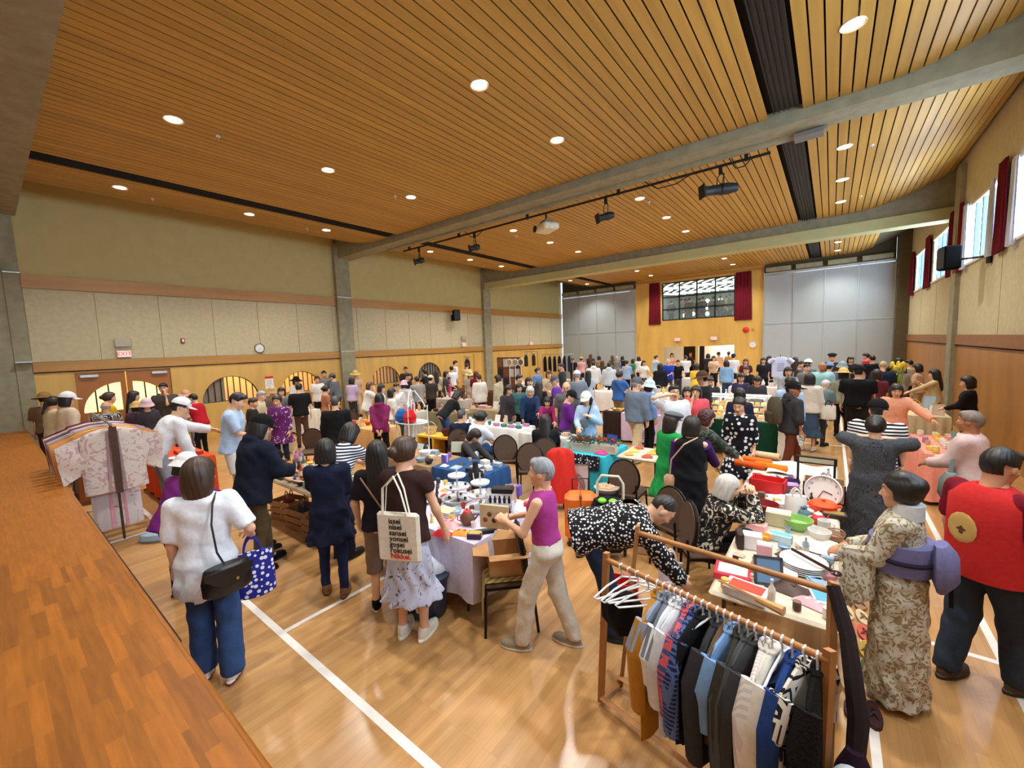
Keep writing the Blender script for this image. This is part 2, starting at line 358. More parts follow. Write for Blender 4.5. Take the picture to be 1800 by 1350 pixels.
# beams
def beam(y0, y1, z0, m_, name, label):
    mb = MB(); n = 60
    for i in range(n):
        a = XL+(XR-XL)*i/n; b_ = XL+(XR-XL)*(i+1)/n; za, zb_ = zc(a)+.15, zc(b_)+.15
        mb.add([(a, y0, z0), (b_, y0, z0), (b_, y1, z0), (a, y1, z0), (a, y0, za), (b_, y0, zb_), (b_, y1, zb_), (a, y1, za)], [(3, 2, 1, 0), (0, 1, 5, 4), (2, 3, 7, 6)])
    return struct(mb.build(name, m_), label)
b1 = beam(8.65, 9.2, 6.03, M_CONC, 'trim_1', 'grey concrete ceiling beam nearest the stage')
MB().bx(-12.4, -.15, 9.12, 9.3, 5.985, 6.03).build('cable_tray', M_CONC, b1)
MB().bx(-.62, -.2, 9.05, 9.32, 5.93, 6.0).build('junction_box', M_GREY, b1)
b2 = beam(16.95, 17.42, 5.9, M_CONC, 'trim_2', 'second concrete ceiling beam with a cream header below it')
MB().bx(XL+.25, XR-.02, 16.85, 17.42, 5.58, 5.9).build('header', M_BEAM2, b2)
struct(MB().bx(XL, XR, -.3, .82, 5.9, 7.2).build('trim_3', M_CONC), 'concrete beam over the stage front')
# ------------------------------------------------------------------ left wall: plywood base with half-round windows, two trims, concrete panels, cream top
wl = MB().bx(XL-.25, XL-.02, .5, YF, 2.5, 7.1).build('wall_left', M_PAINT); struct(wl, 'long left wall of plywood, concrete panels and cream paint')
MB().bx(XL-.05, XL, .76, YF, 4.58, 7.0).build('upper_wall', M_PAINT, wl)
COLS = ((8.5, 9.08), (16.85, 17.43))
MB().bx(XL-.04, XL+.045, .76, YF, 4.27, 4.58).build('upper_rail', M_TRIM, wl)
MB().bx(XL-.04, XL+.05, .76, YF, 2.28, 2.52).build('lower_rail', M_TRIM, wl)
MB().bx(XL-.04, XL+.025, .76, YF, 2.255, 2.275).build('shadow_strip', M_VOID, wl)
jo = [.76, 1.95, 3.22, 4.49, 5.75, 7.02, 8.33] + [9.36, 10.68, 11.92, 13.17, 14.48, 15.71, 16.81] + [17.43, 18.7, 19.96, 21.24, 22.5, 23.8, YF]
for a, b_ in zip(jo, jo[1:]): MB().bx(XL-.05, XL+.0, a+.008, b_-.008, 2.53, 4.26).build('concrete_panel', M_CONCP, wl)
for i, (y0, y1) in enumerate(COLS + ((.5, .76),)):
    c_ = MB().bx(XL-.1, XL+.16 if i < 2 else XL+.02, y0, y1, 0, 6.6).build('trim_%d' % (4+i), M_CONC); struct(c_, ['concrete column in the left wall under the nearest beam', 'concrete column in the left wall under the farther beam', 'concrete column of the left wall beside the stage'][i])
    for zz in (4.58, 2.52):
        MB().bx(XL-.1, XL+.165, y0, y1, zz, zz+.02).build('joint_strip', M_ALU, c_)
ARCH = [(4.8, .79, 1.09), (7.0, .72, 1.15), (10.55, .74, 1.1), (12.98, .72, 1.15)]
DOORS_L = [(1.42, 3.33, 2.22), (15.05, 16.1, 2.15), (20.4, 22.1, 2.12)]
cuts = sorted([(c-r, c+r, 'a', (c, r, z)) for c, r, z in ARCH] + [(a, b_, 'd', z) for a, b_, z in DOORS_L])
TY = Matrix(((0, 0, 1, 0), (1, 0, 0, 0), (0, 1, 0, 0), (0, 0, 0, 1)))       # prism (y, z) extruded along x
wb = MB(); y = .76
for a, b_, k, q in cuts:
    wb.bx(XL-.14, XL, y, a, 0, 2.28)
    if k == 'd': wb.bx(XL-.14, XL, a, b_, q, 2.28)
    else:
        c, r, z = q; wb.bx(XL-.14, XL, a, b_, 0, z)
        n = 18; arc = [(c - r*math.cos(math.pi*i/n), z + r*math.sin(math.pi*i/n)) for i in range(n+1)]
        for i in range(n):
            p0, p1 = arc[i], arc[i+1]; wb.add([(XL, p0[0], p0[1]), (XL, p1[0], p1[1]), (XL, p1[0], 2.28), (XL, p0[0], 2.28), (XL-.14, p0[0], p0[1]), (XL-.14, p1[0], p1[1])], [(0, 1, 2, 3), (0, 4, 5, 1)])
    y = b_
wb.bx(XL-.14, XL, y, YF, 0, 2.28)
wb.build('plywood_wainscot', M_PLY, wl)
M_PANE = mat((250, 240, 220), .05, var=0., alpha=.12, name='clear_pane')
for i, (c, r, z) in enumerate(ARCH):
    w_ = thing('window_%d' % (i+1), 'half-round barred window in the left plywood wall, %s from the stage' % ['first', 'second', 'third', 'fourth'][i], 'window', (XL-.05, c, z)); del w_['category']; w_['kind'] = 'structure'
    arc = [(0, -r*math.cos(math.pi*k/20), r*math.sin(math.pi*k/20)) for k in range(21)]
    MB().tube(arc + [(0, -r, 0)], .022, 6).build('frame', M_DARK, w_, True)
    n = 9
    for k in range(1, n):
        yy = -r + 2*r*k/n; MB().bx(-.012, .012, yy-.012, yy+.012, 0, math.sqrt(r*r-yy*yy)).build('bar', M_DARK, w_)
    MB().prism([(p[1], p[2]) for p in arc], .006, TY, -.03).build('pane', M_PANE, w_)
M_GLOW = mat((255, 222, 150), .5, var=0., emit=1.1, name='lit_lobby_glass')
d1 = thing('door_1', 'pair of wooden doors with quarter-round glazing under the exit sign', 'door', (XL-.05, 2.375, 0)); del d1['category']; d1['kind'] = 'structure'
for s in (-1, 1):
    # leaf: quarter circle glazing next to the meeting stile
    r = .74; zb0 = 1.18; xi = .12; n = 14
    arc = [(s*(xi + r*math.sin(math.pi/2*k/n)), zb0 + r*math.cos(math.pi/2*k/n)) for k in range(n+1)]
    lf = MB(); x0, x1 = s*.012, s*.94
    def q(y0, y1, z0, z1): lf.bx(-.03, .02, min(y0, y1), max(y0, y1), z0, z1)
    q(x0, x1, 0, zb0); q(x0, s*xi, zb0, 2.2); q(s*(xi+r), x1, zb0, 2.2)
    for k in range(n):
        a, b_ = arc[k], arc[k+1]; lf.add([(.02, a[0], a[1]), (.02, b_[0], b_[1]), (.02, b_[0], 2.2), (.02, a[0], 2.2), (-.03, a[0], a[1]), (-.03, b_[0], b_[1])], [(0, 1, 2, 3), (0, 4, 5, 1)])
    leaf = lf.build('door_leaf', world_wood((168, 104, 44), (1.5, 1.5, .3), .1, .45, 0, 'door_veneer'), d1)
    MB().prism([(s*xi, zb0)] + arc, .006, TY, -.02).build('pane', M_GLOW, leaf)
    for k in (1, 2): MB().bx(-.02, .012, s*(xi+r*k/3)-.014, s*(xi+r*k/3)+.014, zb0, zb0+math.sqrt(r*r-(r*k/3)**2)).build('bar', M_DARK, leaf)
    MB().rbox((.06, s*.70, 2.12), (.08, .34, .07), .01).build('door_closer', M_ALU, leaf)
    MB().bx(.02, .06, s*.05-.02, s*.05+.02, .95, 1.15).build('handle', M_ALU, leaf)
MB().bx(-.04, .03, -.985, -.945, 0, 2.24).bx(-.04, .03, .945, .985, 0, 2.24).bx(-.04, .03, -.985, .985, 2.2, 2.245).build('frame', M_TRIM, d1)
for i, (a, b_, z) in enumerate(DOORS_L[1:]):
    d = thing('door_%d' % (i+2), ['single wooden door in the middle of the left wall', 'wooden doors at the far end of the left wall'][i], 'door', (XL-.05, (a+b_)/2, 0)); del d['category']; d['kind'] = 'structure'
    h_ = (b_-a)/2
    for s in ((0,) if i == 0 else (-1, 1)):
        y0, y1 = (-h_+.03, h_-.03) if s == 0 else ((-h_+.03, -.01) if s < 0 else (.01, h_-.03))
        lf = MB().bx(-.03, .02, y0, y1, 0, z-.02).build('door_leaf', M_PLY, d)
        yc = (y0+y1)/2; pts = [(yc-.2, 1.2), (yc-.2, 1.75), (yc-.1, 1.9), (yc+.1, 1.9), (yc+.2, 1.75), (yc+.2, 1.2)]
        MB().prism(pts, .008, TY, .02).build('pane', M_BLACK, lf); MB().rbox((.06, yc, z-.1), (.08, .34, .07), .01).build('door_closer', M_ALU, lf)
    MB().bx(-.04, .03, -h_, -h_+.04, 0, z).bx(-.04, .03, h_-.04, h_, 0, z).build('frame', M_TRIM, d)
# lobby corridor behind the half-round windows
lob = MB().bx(XL-2.6, XL-2.5, 0, YF, 0, 3).bx(XL-2.5, XL-.15, 0, YF, 2.75, 2.85).bx(XL-2.5, XL-.15, -.1, 0, 0, 2.8).bx(XL-2.5, XL-.15, YF, YF+.1, 0, 2.8).build('wall_lobby', mat((226, 190, 110), .7, name='lobby_yellow_wall')); struct(lob, 'warm yellow lobby wall behind the half-round windows')
MB().bx(XL-1.3, XL-1.25, 3.2, 5.0, 0, 2.7).bx(XL-1.1, XL-1.05, 11.7, 14.6, 0, 2.7).build('added_dark_screen', mat((44, 36, 28), .8, name='added_dark_screen'), lob)  # boxes added so the lobby looks dark behind two windows
for y in (2.2, 5.8, 7.4, 10.6, 17.5):
    a = bpy.data.lights.new('lobby_lamp', 'POINT'); a.energy = 60; a.color = (1, .82, .55); a.shadow_soft_size = .12; obj('lobby_lamp', a, lob, (XL-1.6, y, 2.4))
# ------------------------------------------------------------------ far wall
wf = MB()
WX0, WX1, WZ0, WZ1 = -8.02, -4.2, 3.7, 5.84
DX0, DX1, DZ1 = -8.02, -4.2, 2.11
wf.bx(-9.65, WX0, YF, YF+.15, 0, 6.3).bx(WX1, -2.86, YF, YF+.15, 0, 6.3).bx(WX0, WX1, YF, YF+.15, DZ1, WZ0).bx(WX0, WX1, YF, YF+.15, WZ1, 6.3).bx(-6.17, -6.0, YF, YF+.15, 0, DZ1)
wfo = wf.build('wall_far', M_PLY); struct(wfo, 'plywood far wall with an upper window and two doorways')
MB().bx(-9.65, -2.86, YF-.06, YF, 5.98, 6.1).build('cornice', M_TRIM, wfo)
def partition(x0, x1, cols, label, name):
    p = thing(name, label, 'partition wall', (x0, YF-.05, 0)); del p['category']; p['kind'] = 'structure'
    w = (x1-x0)/cols
    for i in range(cols):
        for z0, z1 in ((.05, 3.13), (3.16, 5.62)): MB().bx(i*w+.022, (i+1)*w-.022, -.03, .03, z0, z1).build('panel', M_PART, p)
    for i in range(cols+1): MB().bx(i*w-.02, i*w+.02, -.05, .04, 0, 5.64).build('mullion', M_ALU, p)
    MB().bx(0, x1-x0, -.045, .04, 3.13, 3.16).build('rail', M_ALU, p)
    MB().bx(0, x1-x0, -.08, .06, 5.64, 5.74).build('head_rail', M_ALU, p)
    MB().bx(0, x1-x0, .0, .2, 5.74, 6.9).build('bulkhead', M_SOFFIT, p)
    for i in range(cols): MB().bx(i*w+.1, (i+1)*w-.1, -.28, 0, 5.78, 5.98).build('track_box', M_CONC, p)
partition(-14.85, -9.68, 4, 'grey folding partition panels left of the far plywood wall', 'wall_partition_left')
partition(-2.83, 2.16, 4, 'grey folding partition panels right of the far plywood wall', 'wall_partition_right')
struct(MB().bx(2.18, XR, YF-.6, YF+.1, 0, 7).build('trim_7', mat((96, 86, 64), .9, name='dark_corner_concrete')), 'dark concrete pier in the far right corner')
# upper gallery seen through the window
gal = MB().bx(-10, -2, YF+8, YF+8.1, 3, 7).bx(-10, -2, YF+.15, YF+8, 3.25, 3.3).bx(-10.1, -10, YF+.15, YF+8, 3, 7).bx(-2, -1.9, YF+.15, YF+8, 3, 7).build('wall_gallery', mat((150, 160, 156), .8, name='gallery_wall')); struct(gal, 'upper gallery room behind the far window')
struct(MB().bx(-10, -2, YF+.15, YF+8, 6.15, 6.2).build('gallery_ceiling', mat((60, 62, 60), .8, name='gallery_ceiling')), 'dark gallery ceiling')
M_TUBE = mat((240, 250, 246), .5, var=0., emit=3., name='white_light_tube')
gl = thing('light_lattice', 'herringbone lattice of white light tubes in the gallery', 'lamp', (-6.2, YF+3.7, 5.85))
for i in range(13):
    for j in range(4):
        x, y = -3.4+i*.55, -2.7+j*1.75; s = 1 if j % 2 else -1
        MB().box((x, y, 0), (1.75, .05, .05), s*1.0).build('light_tube', M_TUBE, gl)
M_SPOTG = mat((232, 255, 190), .5, var=0., emit=5., name='gallery_display_lamp')
for i, (x, z) in enumerate([(-5.9, 4.75), (-5.9, 4.3), (-5.9, 3.9), (-5.2, 4.75), (-5.2, 3.95), (-6.7, 3.95), (-7.2, 3.9), (-6.95, 4.35)]):
    o = MB().ball((0, 0, 0), .13, 10).build('gallery_lamp', M_SPOTG, None, True, (x*1.12, YF+4.8, z+.28)); tag(o, 'glowing round display lamp behind the gallery figures', 'lamp', 'gallery display lamps')
w5 = thing('window_5', 'wide gallery window with dark mullions high in the far wall', 'window', (0, YF, 0)); del w5['category']; w5['kind'] = 'structure'
for i in range(5): MB().bx(WX0+(WX1-WX0)*i/4-.03, WX0+(WX1-WX0)*i/4+.03, -.01, .08, WZ0, WZ1).build('mullion', M_DARK, w5)
for z in (WZ0, 4.32, 5.02, WZ1): MB().bx(WX0, WX1, -.01, .08, z-.03, z+.03).build('transom', M_DARK, w5)
for i in range(4):
    for z0, z1 in ((WZ0, 4.32), (4.32, 5.02), (5.02, WZ1)): MB().bx(WX0+(WX1-WX0)*i/4+.03, WX0+(WX1-WX0)*(i+1)/4-.03, .03, .035, z0+.03, z1-.03).build('pane', mat((215, 235, 235), .03, var=0., alpha=.1, name='gallery_pane'), w5)
# lobby behind the doorways
lb = MB().bx(-10, -2, YF+6.4, YF+6.5, 0, 3.2).bx(-10, -2, YF+.15, YF+6.4, 2.9, 3.0).bx(-10.1, -10, YF, YF+6.5, 0, 3).bx(-2, -1.9, YF, YF+6.5, 0, 3).build('wall_foyer', mat((222, 216, 200), .8, name='foyer_wall')); struct(lb, 'pale foyer walls behind the far doorways')
MB().bx(-7.3, -6.1, YF+1.8, YF+1.9, 0, 2.9).build('dark_panel', mat((30, 26, 22), .7, name='foyer_dark_panel'), lb)
MB().bx(-5.9, -3.2, YF+5.9, YF+6, 1.0, 2.7).build('glow_panel', mat((238, 246, 255), .5, var=0., emit=5., name='foyer_glow'), lb)  # glowing panel for the bright area of the foyer
a = bpy.data.lights.new('foyer_lamp', 'POINT'); a.energy = 220; a.color = (1, .96, .88); a.shadow_soft_size = .2; obj('foyer_lamp', a, lb, (-5, YF+3, 2.6))
# ------------------------------------------------------------------ right wall with clerestory windows
WINR = [(.9, 3.6), (4.3, 7.0), (9.6, 11.9), (12.95, 15.3), (17.1, 19.7), (20.9, 23.3)]  # first two windows lie out of view, added for cool daylight near the stage
WZB, WZT = 4.1, 5.5
wr = MB().bx(XR, XR+.2, -3.5, YF, 2.38, WZB).bx(XR, XR+.2, -3.5, YF, WZT, 7.1)
y = -3.5
for a, b_ in WINR: wr.bx(XR, XR+.2, y, a, WZB, WZT); y = b_
wr.bx(XR, XR+.2, y, YF, WZB, WZT)
wro = wr.build('wall_right', M_CONCP); struct(wro, 'right wall of plywood and concrete below clerestory windows')
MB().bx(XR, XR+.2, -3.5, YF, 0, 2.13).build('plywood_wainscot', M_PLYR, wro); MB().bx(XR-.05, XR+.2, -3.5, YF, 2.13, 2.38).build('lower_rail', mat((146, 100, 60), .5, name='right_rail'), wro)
MB().bx(XR-.02, XR+.2, -3.5, YF, 2.1, 2.13).build('shadow_strip', M_VOID, wro)
for yy in (3.5, 6.2, 9.4, 12.4, 18.8, 21.6): MB().bx(XR-.004, XR+.01, yy-.008, yy+.008, 2.38, WZB).build('joint', M_CONC, wro)
struct(MB().bx(XR-.1, XR+.2, 15.75, 16.3, 0, 6.7).build('trim_8', M_CONC), 'concrete column in the right wall')
struct(MB().bx(XR-.1, XR+.2, 8.5, 9.08, 0, 6.9).build('trim_9', M_CONC), 'concrete column in the right wall near the stage')
M_SKYPANE = mat((206, 232, 255), .3, var=0., emit=15., name='daylit_frosted_pane')
M_BAR = mat((70, 86, 120), .5, name='blue_grey_window_bar')
for i, (a, b_) in enumerate(WINR):
    w_ = thing('window_%d' % (6+i), 'bright clerestory window in the right wall, %s from the stage' % ['first', 'second', 'third', 'fourth', 'fifth', 'sixth'][i], 'window', (XR+.1, (a+b_)/2, WZB)); del w_['category']; w_['kind'] = 'structure'
    h_ = (b_-a)/2; n = 4
    for k in range(n): MB().bx(-.005, .005, -h_+2*h_*k/n+.03, -h_+2*h_*(k+1)/n-.03, .03, 1.37).build('pane', M_SKYPANE, w_)
    for k in range(n+1): MB().bx(-.09, .03, -h_+2*h_*k/n-.045, -h_+2*h_*k/n+.045, 0, 1.4).build('mullion', M_BAR if 0 < k < n else M_WHITE, w_)
    MB().bx(-.12, .03, -h_, h_, 1.36, 1.42).bx(-.14, .03, -h_, h_, -.03, .02).build('frame', M_WHITE, w_)
M_CURT = cloth((104, 20, 32), name='maroon_velvet'); M_SHEER = cloth((206, 212, 226), name='sheer_white', bump=.1)
def curtain(y, z0, z1, w, label, m_=M_CURT, axis='y', depth=.07, name='curtain', flare=1.15, x=None, group=None):
    mb = MB(); n = 26
    def fn(u, v):
        a = (u-.5)*w*(flare+(1-flare)*v); d = depth*.5*math.sin(u*math.pi*9)*(.6+.4*(1-v)); z = z0+(z1-z0)*v
        return (x-.055+d, y+a, z) if axis == 'y' else (x+a, y-.055+d, z)
    mb.sheet(fn, 48, 4, .006)
    return one(name, mb, m_, label, 'curtain', smooth=True, group=group)
for y, w, l in ((12.42, .5, 'nearest the camera beside the wall speaker'), (15.78, .5, 'at the right wall column'), (16.75, .42, 'just past the right wall column'), (20.3, .8, 'between the two farthest clerestory windows'), (23.75, .6, 'at the far end of the clerestory windows'), (9.35, .5, 'above the pink vest shopper')):
    curtain(y, 3.98, 5.72, w, 'dark maroon curtain ' + l, x=XR-.02)
for y, w, l in ((11.7, .3, 'left of the nearest maroon curtain'), (15.2, .3, 'next to the right wall column'), (13.05, .2, 'behind the wall speaker')):
    curtain(y, 4.0, 5.55, w, 'white sheer curtain ' + l, M_SHEER, x=XR-.02)
curtain(YF, 3.47, 5.95, .62, 'maroon curtain at the left of the gallery window', axis='x', x=-8.48); curtain(YF, 3.44, 5.97, .72, 'maroon curtain at the right of the gallery window', axis='x', x=-3.78)
# ------------------------------------------------------------------ ceiling downlights
M_LAMP = mat((255, 244, 224), .5, var=0., emit=14., name='downlight_lens'); M_RING = mat((226, 210, 180), .35, .4, var=0., name='downlight_ring')
LX, LY = (-12.2, -8.2, -4.05, .1), (2.2, 4.7, 6.8, 10.9, 13.1, 15.2, 19.4, 21.6, 23.7)
ring_me = MB().lathe([(.105, .0), (.13, -.012), (.136, 0.)], (0, 0, 0), 20, cap=False).mesh('trim_ring', True); ring_me.materials.append(M_RING)
lens_me = MB().lathe([(.0001, -.006), (.08, -.006), (.105, 0)], (0, 0, 0), 20, cap=False).mesh('lens', True); lens_me.materials.append(M_LAMP)
RN = ['left-most', 'second left', 'second right', 'right-most']; CN = ['1st', '2nd', '3rd', '4th', '5th', '6th', '7th', '8th', '9th']
for i, x in enumerate(LX):
    for j, y in enumerate(LY):
        t = thing('ceiling_light', 'round recessed downlight, %s from the stage in the %s ceiling row' % (CN[j], RN[i]), 'ceiling light', (x, y, zc(x)-.002), group='recessed ceiling downlights')
        obj('trim_ring', ring_me, t); obj('lens', lens_me, t)
        l = bpy.data.lights.new('downlight_beam', 'SPOT'); l.energy = DOWN_W; l.spot_size = math.radians(125); l.spot_blend = .7; l.shadow_soft_size = .1; l.color = (1, .985, .93)
        obj('downlight_beam', l, t, (0, 0, -.03))
for x in (-12, -8.2, -4, -.5):  # unseen downlights above the stage, added as fill light
    for y in (-1.2, -2.6):
        l = bpy.data.lights.new('stage_fill_beam', 'SPOT'); l.energy = DOWN_W*.22; l.spot_size = math.radians(130); l.spot_blend = .7; l.shadow_soft_size = .1; l.color = (1, .985, .93)
        t = thing('ceiling_light', 'unseen downlight added over the stage for fill light, %s, %s row' % ({-12: 'left-most', -8.2: 'second left', -4: 'second right', -.5: 'right-most'}[x], 'front' if y > -2 else 'back'), 'ceiling light', (x, y, 6.5), group='added stage downlights'); obj('trim_ring', ring_me, t); obj('lens', lens_me, t); obj('stage_fill_beam', l, t, (0, 0, -.03))
struct(MB().bx(XL-.2, XR+.2, -3.7, -.3, 6.5, 6.6).build('stage_ceiling', M_PAINT), 'flat ceiling above the stage')
struct(MB().bx(XL-.2, XL, -3.7, .5, 0, 6.6).build('wall_stage_left', M_CONC), 'concrete side wall of the stage')
# ------------------------------------------------------------------ stall tables: x0, x1, y0, y1, look, label (used by people and goods alike)
TAB = {
 'near':   (-.64, .11, 2.98, 5.2, 'bare', (214, 200, 176), 'long beige folding table of bric-a-brac behind the clothes rack'),
 'near2':  (-.80, .12, 5.27, 6.75, 'bare', (206, 196, 180), 'folding table with fabric rolls behind the bric-a-brac table'),
 'lilac':  (-4.12, -2.49, 2.56, 3.62, (206, 200, 222), None, 'table of jewellery stands under a pale lilac cloth'),
 'bottle': (-6.95, -4.98, 2.36, 3.12, 'bare', (150, 130, 104), 'table crowded with bottles and ornaments beside the navy coat'),
 'brown':  (-6.3, -4.72, 3.95, 4.62, (150, 124, 92), None, 'table under brown cloth behind the lilac table'),
 'blue':   (-4.66, -3.72, 4.0, 4.62, (40, 74, 120), None, 'table under blue cloth beside the brown cloth'),
 'orange': (-11.4, -8.75, 1.75, 2.42, (206, 72, 30), None, 'table under orange cloth heaped with folded fabrics at the left'),
 'tan':    (-9.45, -7.95, 5.2, 5.85, (204, 160, 104), None, 'table under tan cloth near the magenta hooded top'),
 'lstall': (-12.6, -10.75, 4.22, 4.62, (178, 168, 150), None, 'stall table near the first half-round window'),
 'white':  (-7.0, -5.1, 6.75, 7.3, (232, 232, 230), None, 'table under white cloth in front of the white-haired shopper'),
 'mid':    (-4.95, -3.85, 6.55, 6.95, (206, 202, 196), None, 'table of small goods before the violet sweater'),
 'turq':   (-3.6, -2.72, 5.72, 6.62, (52, 176, 196), None, 'table under turquoise cloth with a pine garland'),
 'candy':  (-2.62, -2.0, 5.95, 6.65, 'bare', (200, 190, 170), 'small folding table of red and yellow wrapped sweets'),
 'green':  (-2.62, -.62, 9.75, 10.45, (18, 62, 44), None, 'food table under a dark green skirt'),
 'lav':    (-4.1, -3.1, 9.7, 10.35, (216, 196, 222), None, 'table with lavender printed banner cloth'),
 'choc':   (-4.62, -4.12, 9.75, 10.35, (52, 38, 32), None, 'narrow table under dark brown cloth'),
 'pink':   (1.12, 1.86, 8.2, 9.7, (232, 150, 132), None, 'table under salmon pink cloth near the right wall'),
 'leath':  (-12.6, -9.2, 12.0, 12.6, (92, 62, 44), None, 'leather goods table near the middle side door'),
 'mirror': (-9.0, -7.2, 10.6, 11.1, (200, 196, 190), None, 'table with round mirrors in the left middle'),
 'far1':   (-7.0, -4.2, 13.6, 14.2, (222, 220, 216), None, 'white stall table in the centre distance'),
 'far2':   (-11.8, -8.6, 15.4, 16.0, (214, 206, 196), None, 'pale stall table before the far left partition'),
 'far3':   (-7.4, -4.2, 19.6, 20.2, (206, 210, 216), None, 'stall table before the far doorways'),
 'far4':   (-2.9, -.6, 16.6, 17.2, (216, 206, 206), None, 'stall table below the wall clock'),
 'far5':   (-2.4, -.7, 13.3, 13.8, (224, 214, 190), None, 'glass shelf stall behind the food table'),
 'far6':   (-.1, 1.7, 17.0, 17.5, (206, 190, 160), None, 'stall table near the right partition'),
 'wall1':  (1.35, 1.95, 11.9, 13.3, (206, 188, 150), None, 'stall table against the right plywood wall'),
 'f1': (-14.3, -12.7, 5.85, 6.4, (222, 214, 200), None, 'pale counter table below the second half-round window'),
 'f2': (-10.95, -9.2, 7.25, 7.75, (206, 200, 190), None, 'stall table behind the chestnut bob'),
 'f3': (-14.2, -12.3, 9.7, 10.2, (196, 180, 150), None, 'stall table below the third half-round window'),
 'f4': (-8.9, -7.65, 7.6, 8.1, (120, 112, 84), None, 'olive-draped stall table in the middle aisle'),
 'f5': (-11.1, -9.7, 9.75, 10.2, (180, 170, 160), None, 'stall table before the child in pink'),
 'f6': (-3.5, -2.75, 11.5, 12.1, (226, 226, 230), None, 'white stall table left of the food table'),
 'f7': (-6.0, -4.9, 16.1, 16.6, (214, 206, 196), None, 'stall table before the royal blue tee'),
 'f8': (-9.7, -8.2, 17.6, 18.1, (206, 200, 196), None, 'stall table below the far left partition'),
 'f9': (-8.3, -6.85, 8.55, 9.0, (160, 140, 110), None, 'low stall table behind the white-clothed one'),
 'far7':   (-11.5, -8.8, 21.6, 22.1, (200, 196, 190), None, 'stall table in front of the far left partition'),
}
TABLES = [v[:4] for v in TAB.values()]
# ------------------------------------------------------------------ figures: smooth distance-field bodies meshed once per person
F32 = np.float32
def smin(a, b, k):
    h = np.clip(.5 + .5*(b-a)/k, 0, 1); return b*(1-h) + a*h - k*h*(1-h)
def cap(P, a, b, ra, rb):
    a = np.asarray(a, F32); ba = np.asarray(b, F32)-a; pa = P-a; t = np.clip(pa@ba/max(ba@ba, 1e-9), 0, 1).astype(F32)
    d = pa - t[:, None]*ba; return np.sqrt((d*d).sum(1)) - (ra + t*(rb-ra))
def ell(P, c, r):
    q = (P-np.asarray(c, F32))/np.asarray(r, F32); return (np.sqrt((q*q).sum(1))-1)*min(r)
def loft(P, o, R, prof, pleat=None):
    """prof rows: z, half width, half depth, forward offset, measured in the frame (o, R)"""
    q = (P-np.asarray(o, F32))@np.asarray(R, F32); pr = np.asarray(prof, F32); z = q[:, 2]
    a = np.interp(z, pr[:, 0], pr[:, 1]); b = np.interp(z, pr[:, 0], pr[:, 2]); y0 = np.interp(z, pr[:, 0], pr[:, 3])
    x = q[:, 0]/a; y = (q[:, 1]-y0)/b; r = np.sqrt(x*x+y*y)
    if pleat:
        n, amp, ph = pleat; w = np.clip((pr[-1, 0]-z)/(pr[-1, 0]-pr[0, 0]), 0, 1); r = r/(1+amp*w*np.sin(n*np.arctan2(y, x)+ph+2*np.sin(3*z*6)))
    d = (r-1)*np.minimum(a, b); return np.maximum(d, np.maximum(z-pr[-1, 0], pr[0, 0]-z))
EDG = [((0,0,0),(1,0,0)),((0,1,0),(1,1,0)),((0,0,1),(1,0,1)),((0,1,1),(1,1,1)),((0,0,0),(0,1,0)),((1,0,0),(1,1,0)),((0,0,1),(0,1,1)),((1,0,1),(1,1,1)),((0,0,0),(0,0,1)),((1,0,0),(1,0,1)),((0,1,0),(0,1,1)),((1,1,0),(1,1,1))]
def snet(phi, o, h):
    s = phi < 0; c = np.zeros(tuple(n-1 for n in phi.shape), np.int8)
    for i in (0, 1):
        for j in (0, 1):
            for k in (0, 1): c += s[i:phi.shape[0]-1+i, j:phi.shape[1]-1+j, k:phi.shape[2]-1+k]
    act = (c > 0) & (c < 8); ii, jj, kk = np.nonzero(act); n = len(ii)
    idx = np.full(act.shape, -1, np.int32); idx[ii, jj, kk] = np.arange(n)
    acc = np.zeros((n, 3), F32); cnt = np.zeros(n, F32)
    for a, b in EDG:
        va = phi[ii+a[0], jj+a[1], kk+a[2]]; vb = phi[ii+b[0], jj+b[1], kk+b[2]]; mk = (va < 0) != (vb < 0)
        t = (va/np.where(mk, va-vb, 1))[:, None]; p = np.asarray(a, F32)+t*(np.asarray(b, F32)-np.asarray(a, F32))
        acc += np.where(mk[:, None], p, 0); cnt += mk
    V = (np.stack([ii, jj, kk], 1) + acc/cnt[:, None])*h + np.asarray(o, F32)
    Q = []
    for ax in range(3):
        u, v = [(1, 2), (2, 0), (0, 1)][ax]
        sl0 = [slice(None)]*3; sl1 = [slice(None)]*3; sl0[ax] = slice(0, -1); sl1[ax] = slice(1, None)
        A = s[tuple(sl0)]; B = s[tuple(sl1)]; e = A != B
        I = list(np.nonzero(e)); ok = np.ones(len(I[0]), bool)
        for w in (u, v): ok &= (I[w] >= 1) & (I[w] <= act.shape[w]-1)
        I = [q[ok] for q in I]; fl = A[tuple(I)]
        def g(du, dv):
            J = [q.copy() for q in I]; J[u] += du; J[v] += dv; return idx[tuple(J)]
        q = np.stack([g(-1, -1), g(0, -1), g(0, 0), g(-1, 0)], 1); q[~fl] = q[~fl][:, ::-1]
        Q.append(q)
    Q = np.concatenate(Q) if Q else np.zeros((0, 4), np.int32); Q = Q[(Q >= 0).all(1)]
    return V, Q
def field(fn, lo, hi, h):
    lo = np.floor(np.asarray(lo)/h)*h - h*1.5; n = np.ceil((np.asarray(hi)-lo)/h).astype(int)+3
    g = np.meshgrid(*[lo[i]+h*np.arange(n[i]) for i in range(3)], indexing='ij'); P = np.stack([x.ravel() for x in g], 1).astype(F32)
    return snet(fn(P).reshape(n).astype(F32), lo, h)
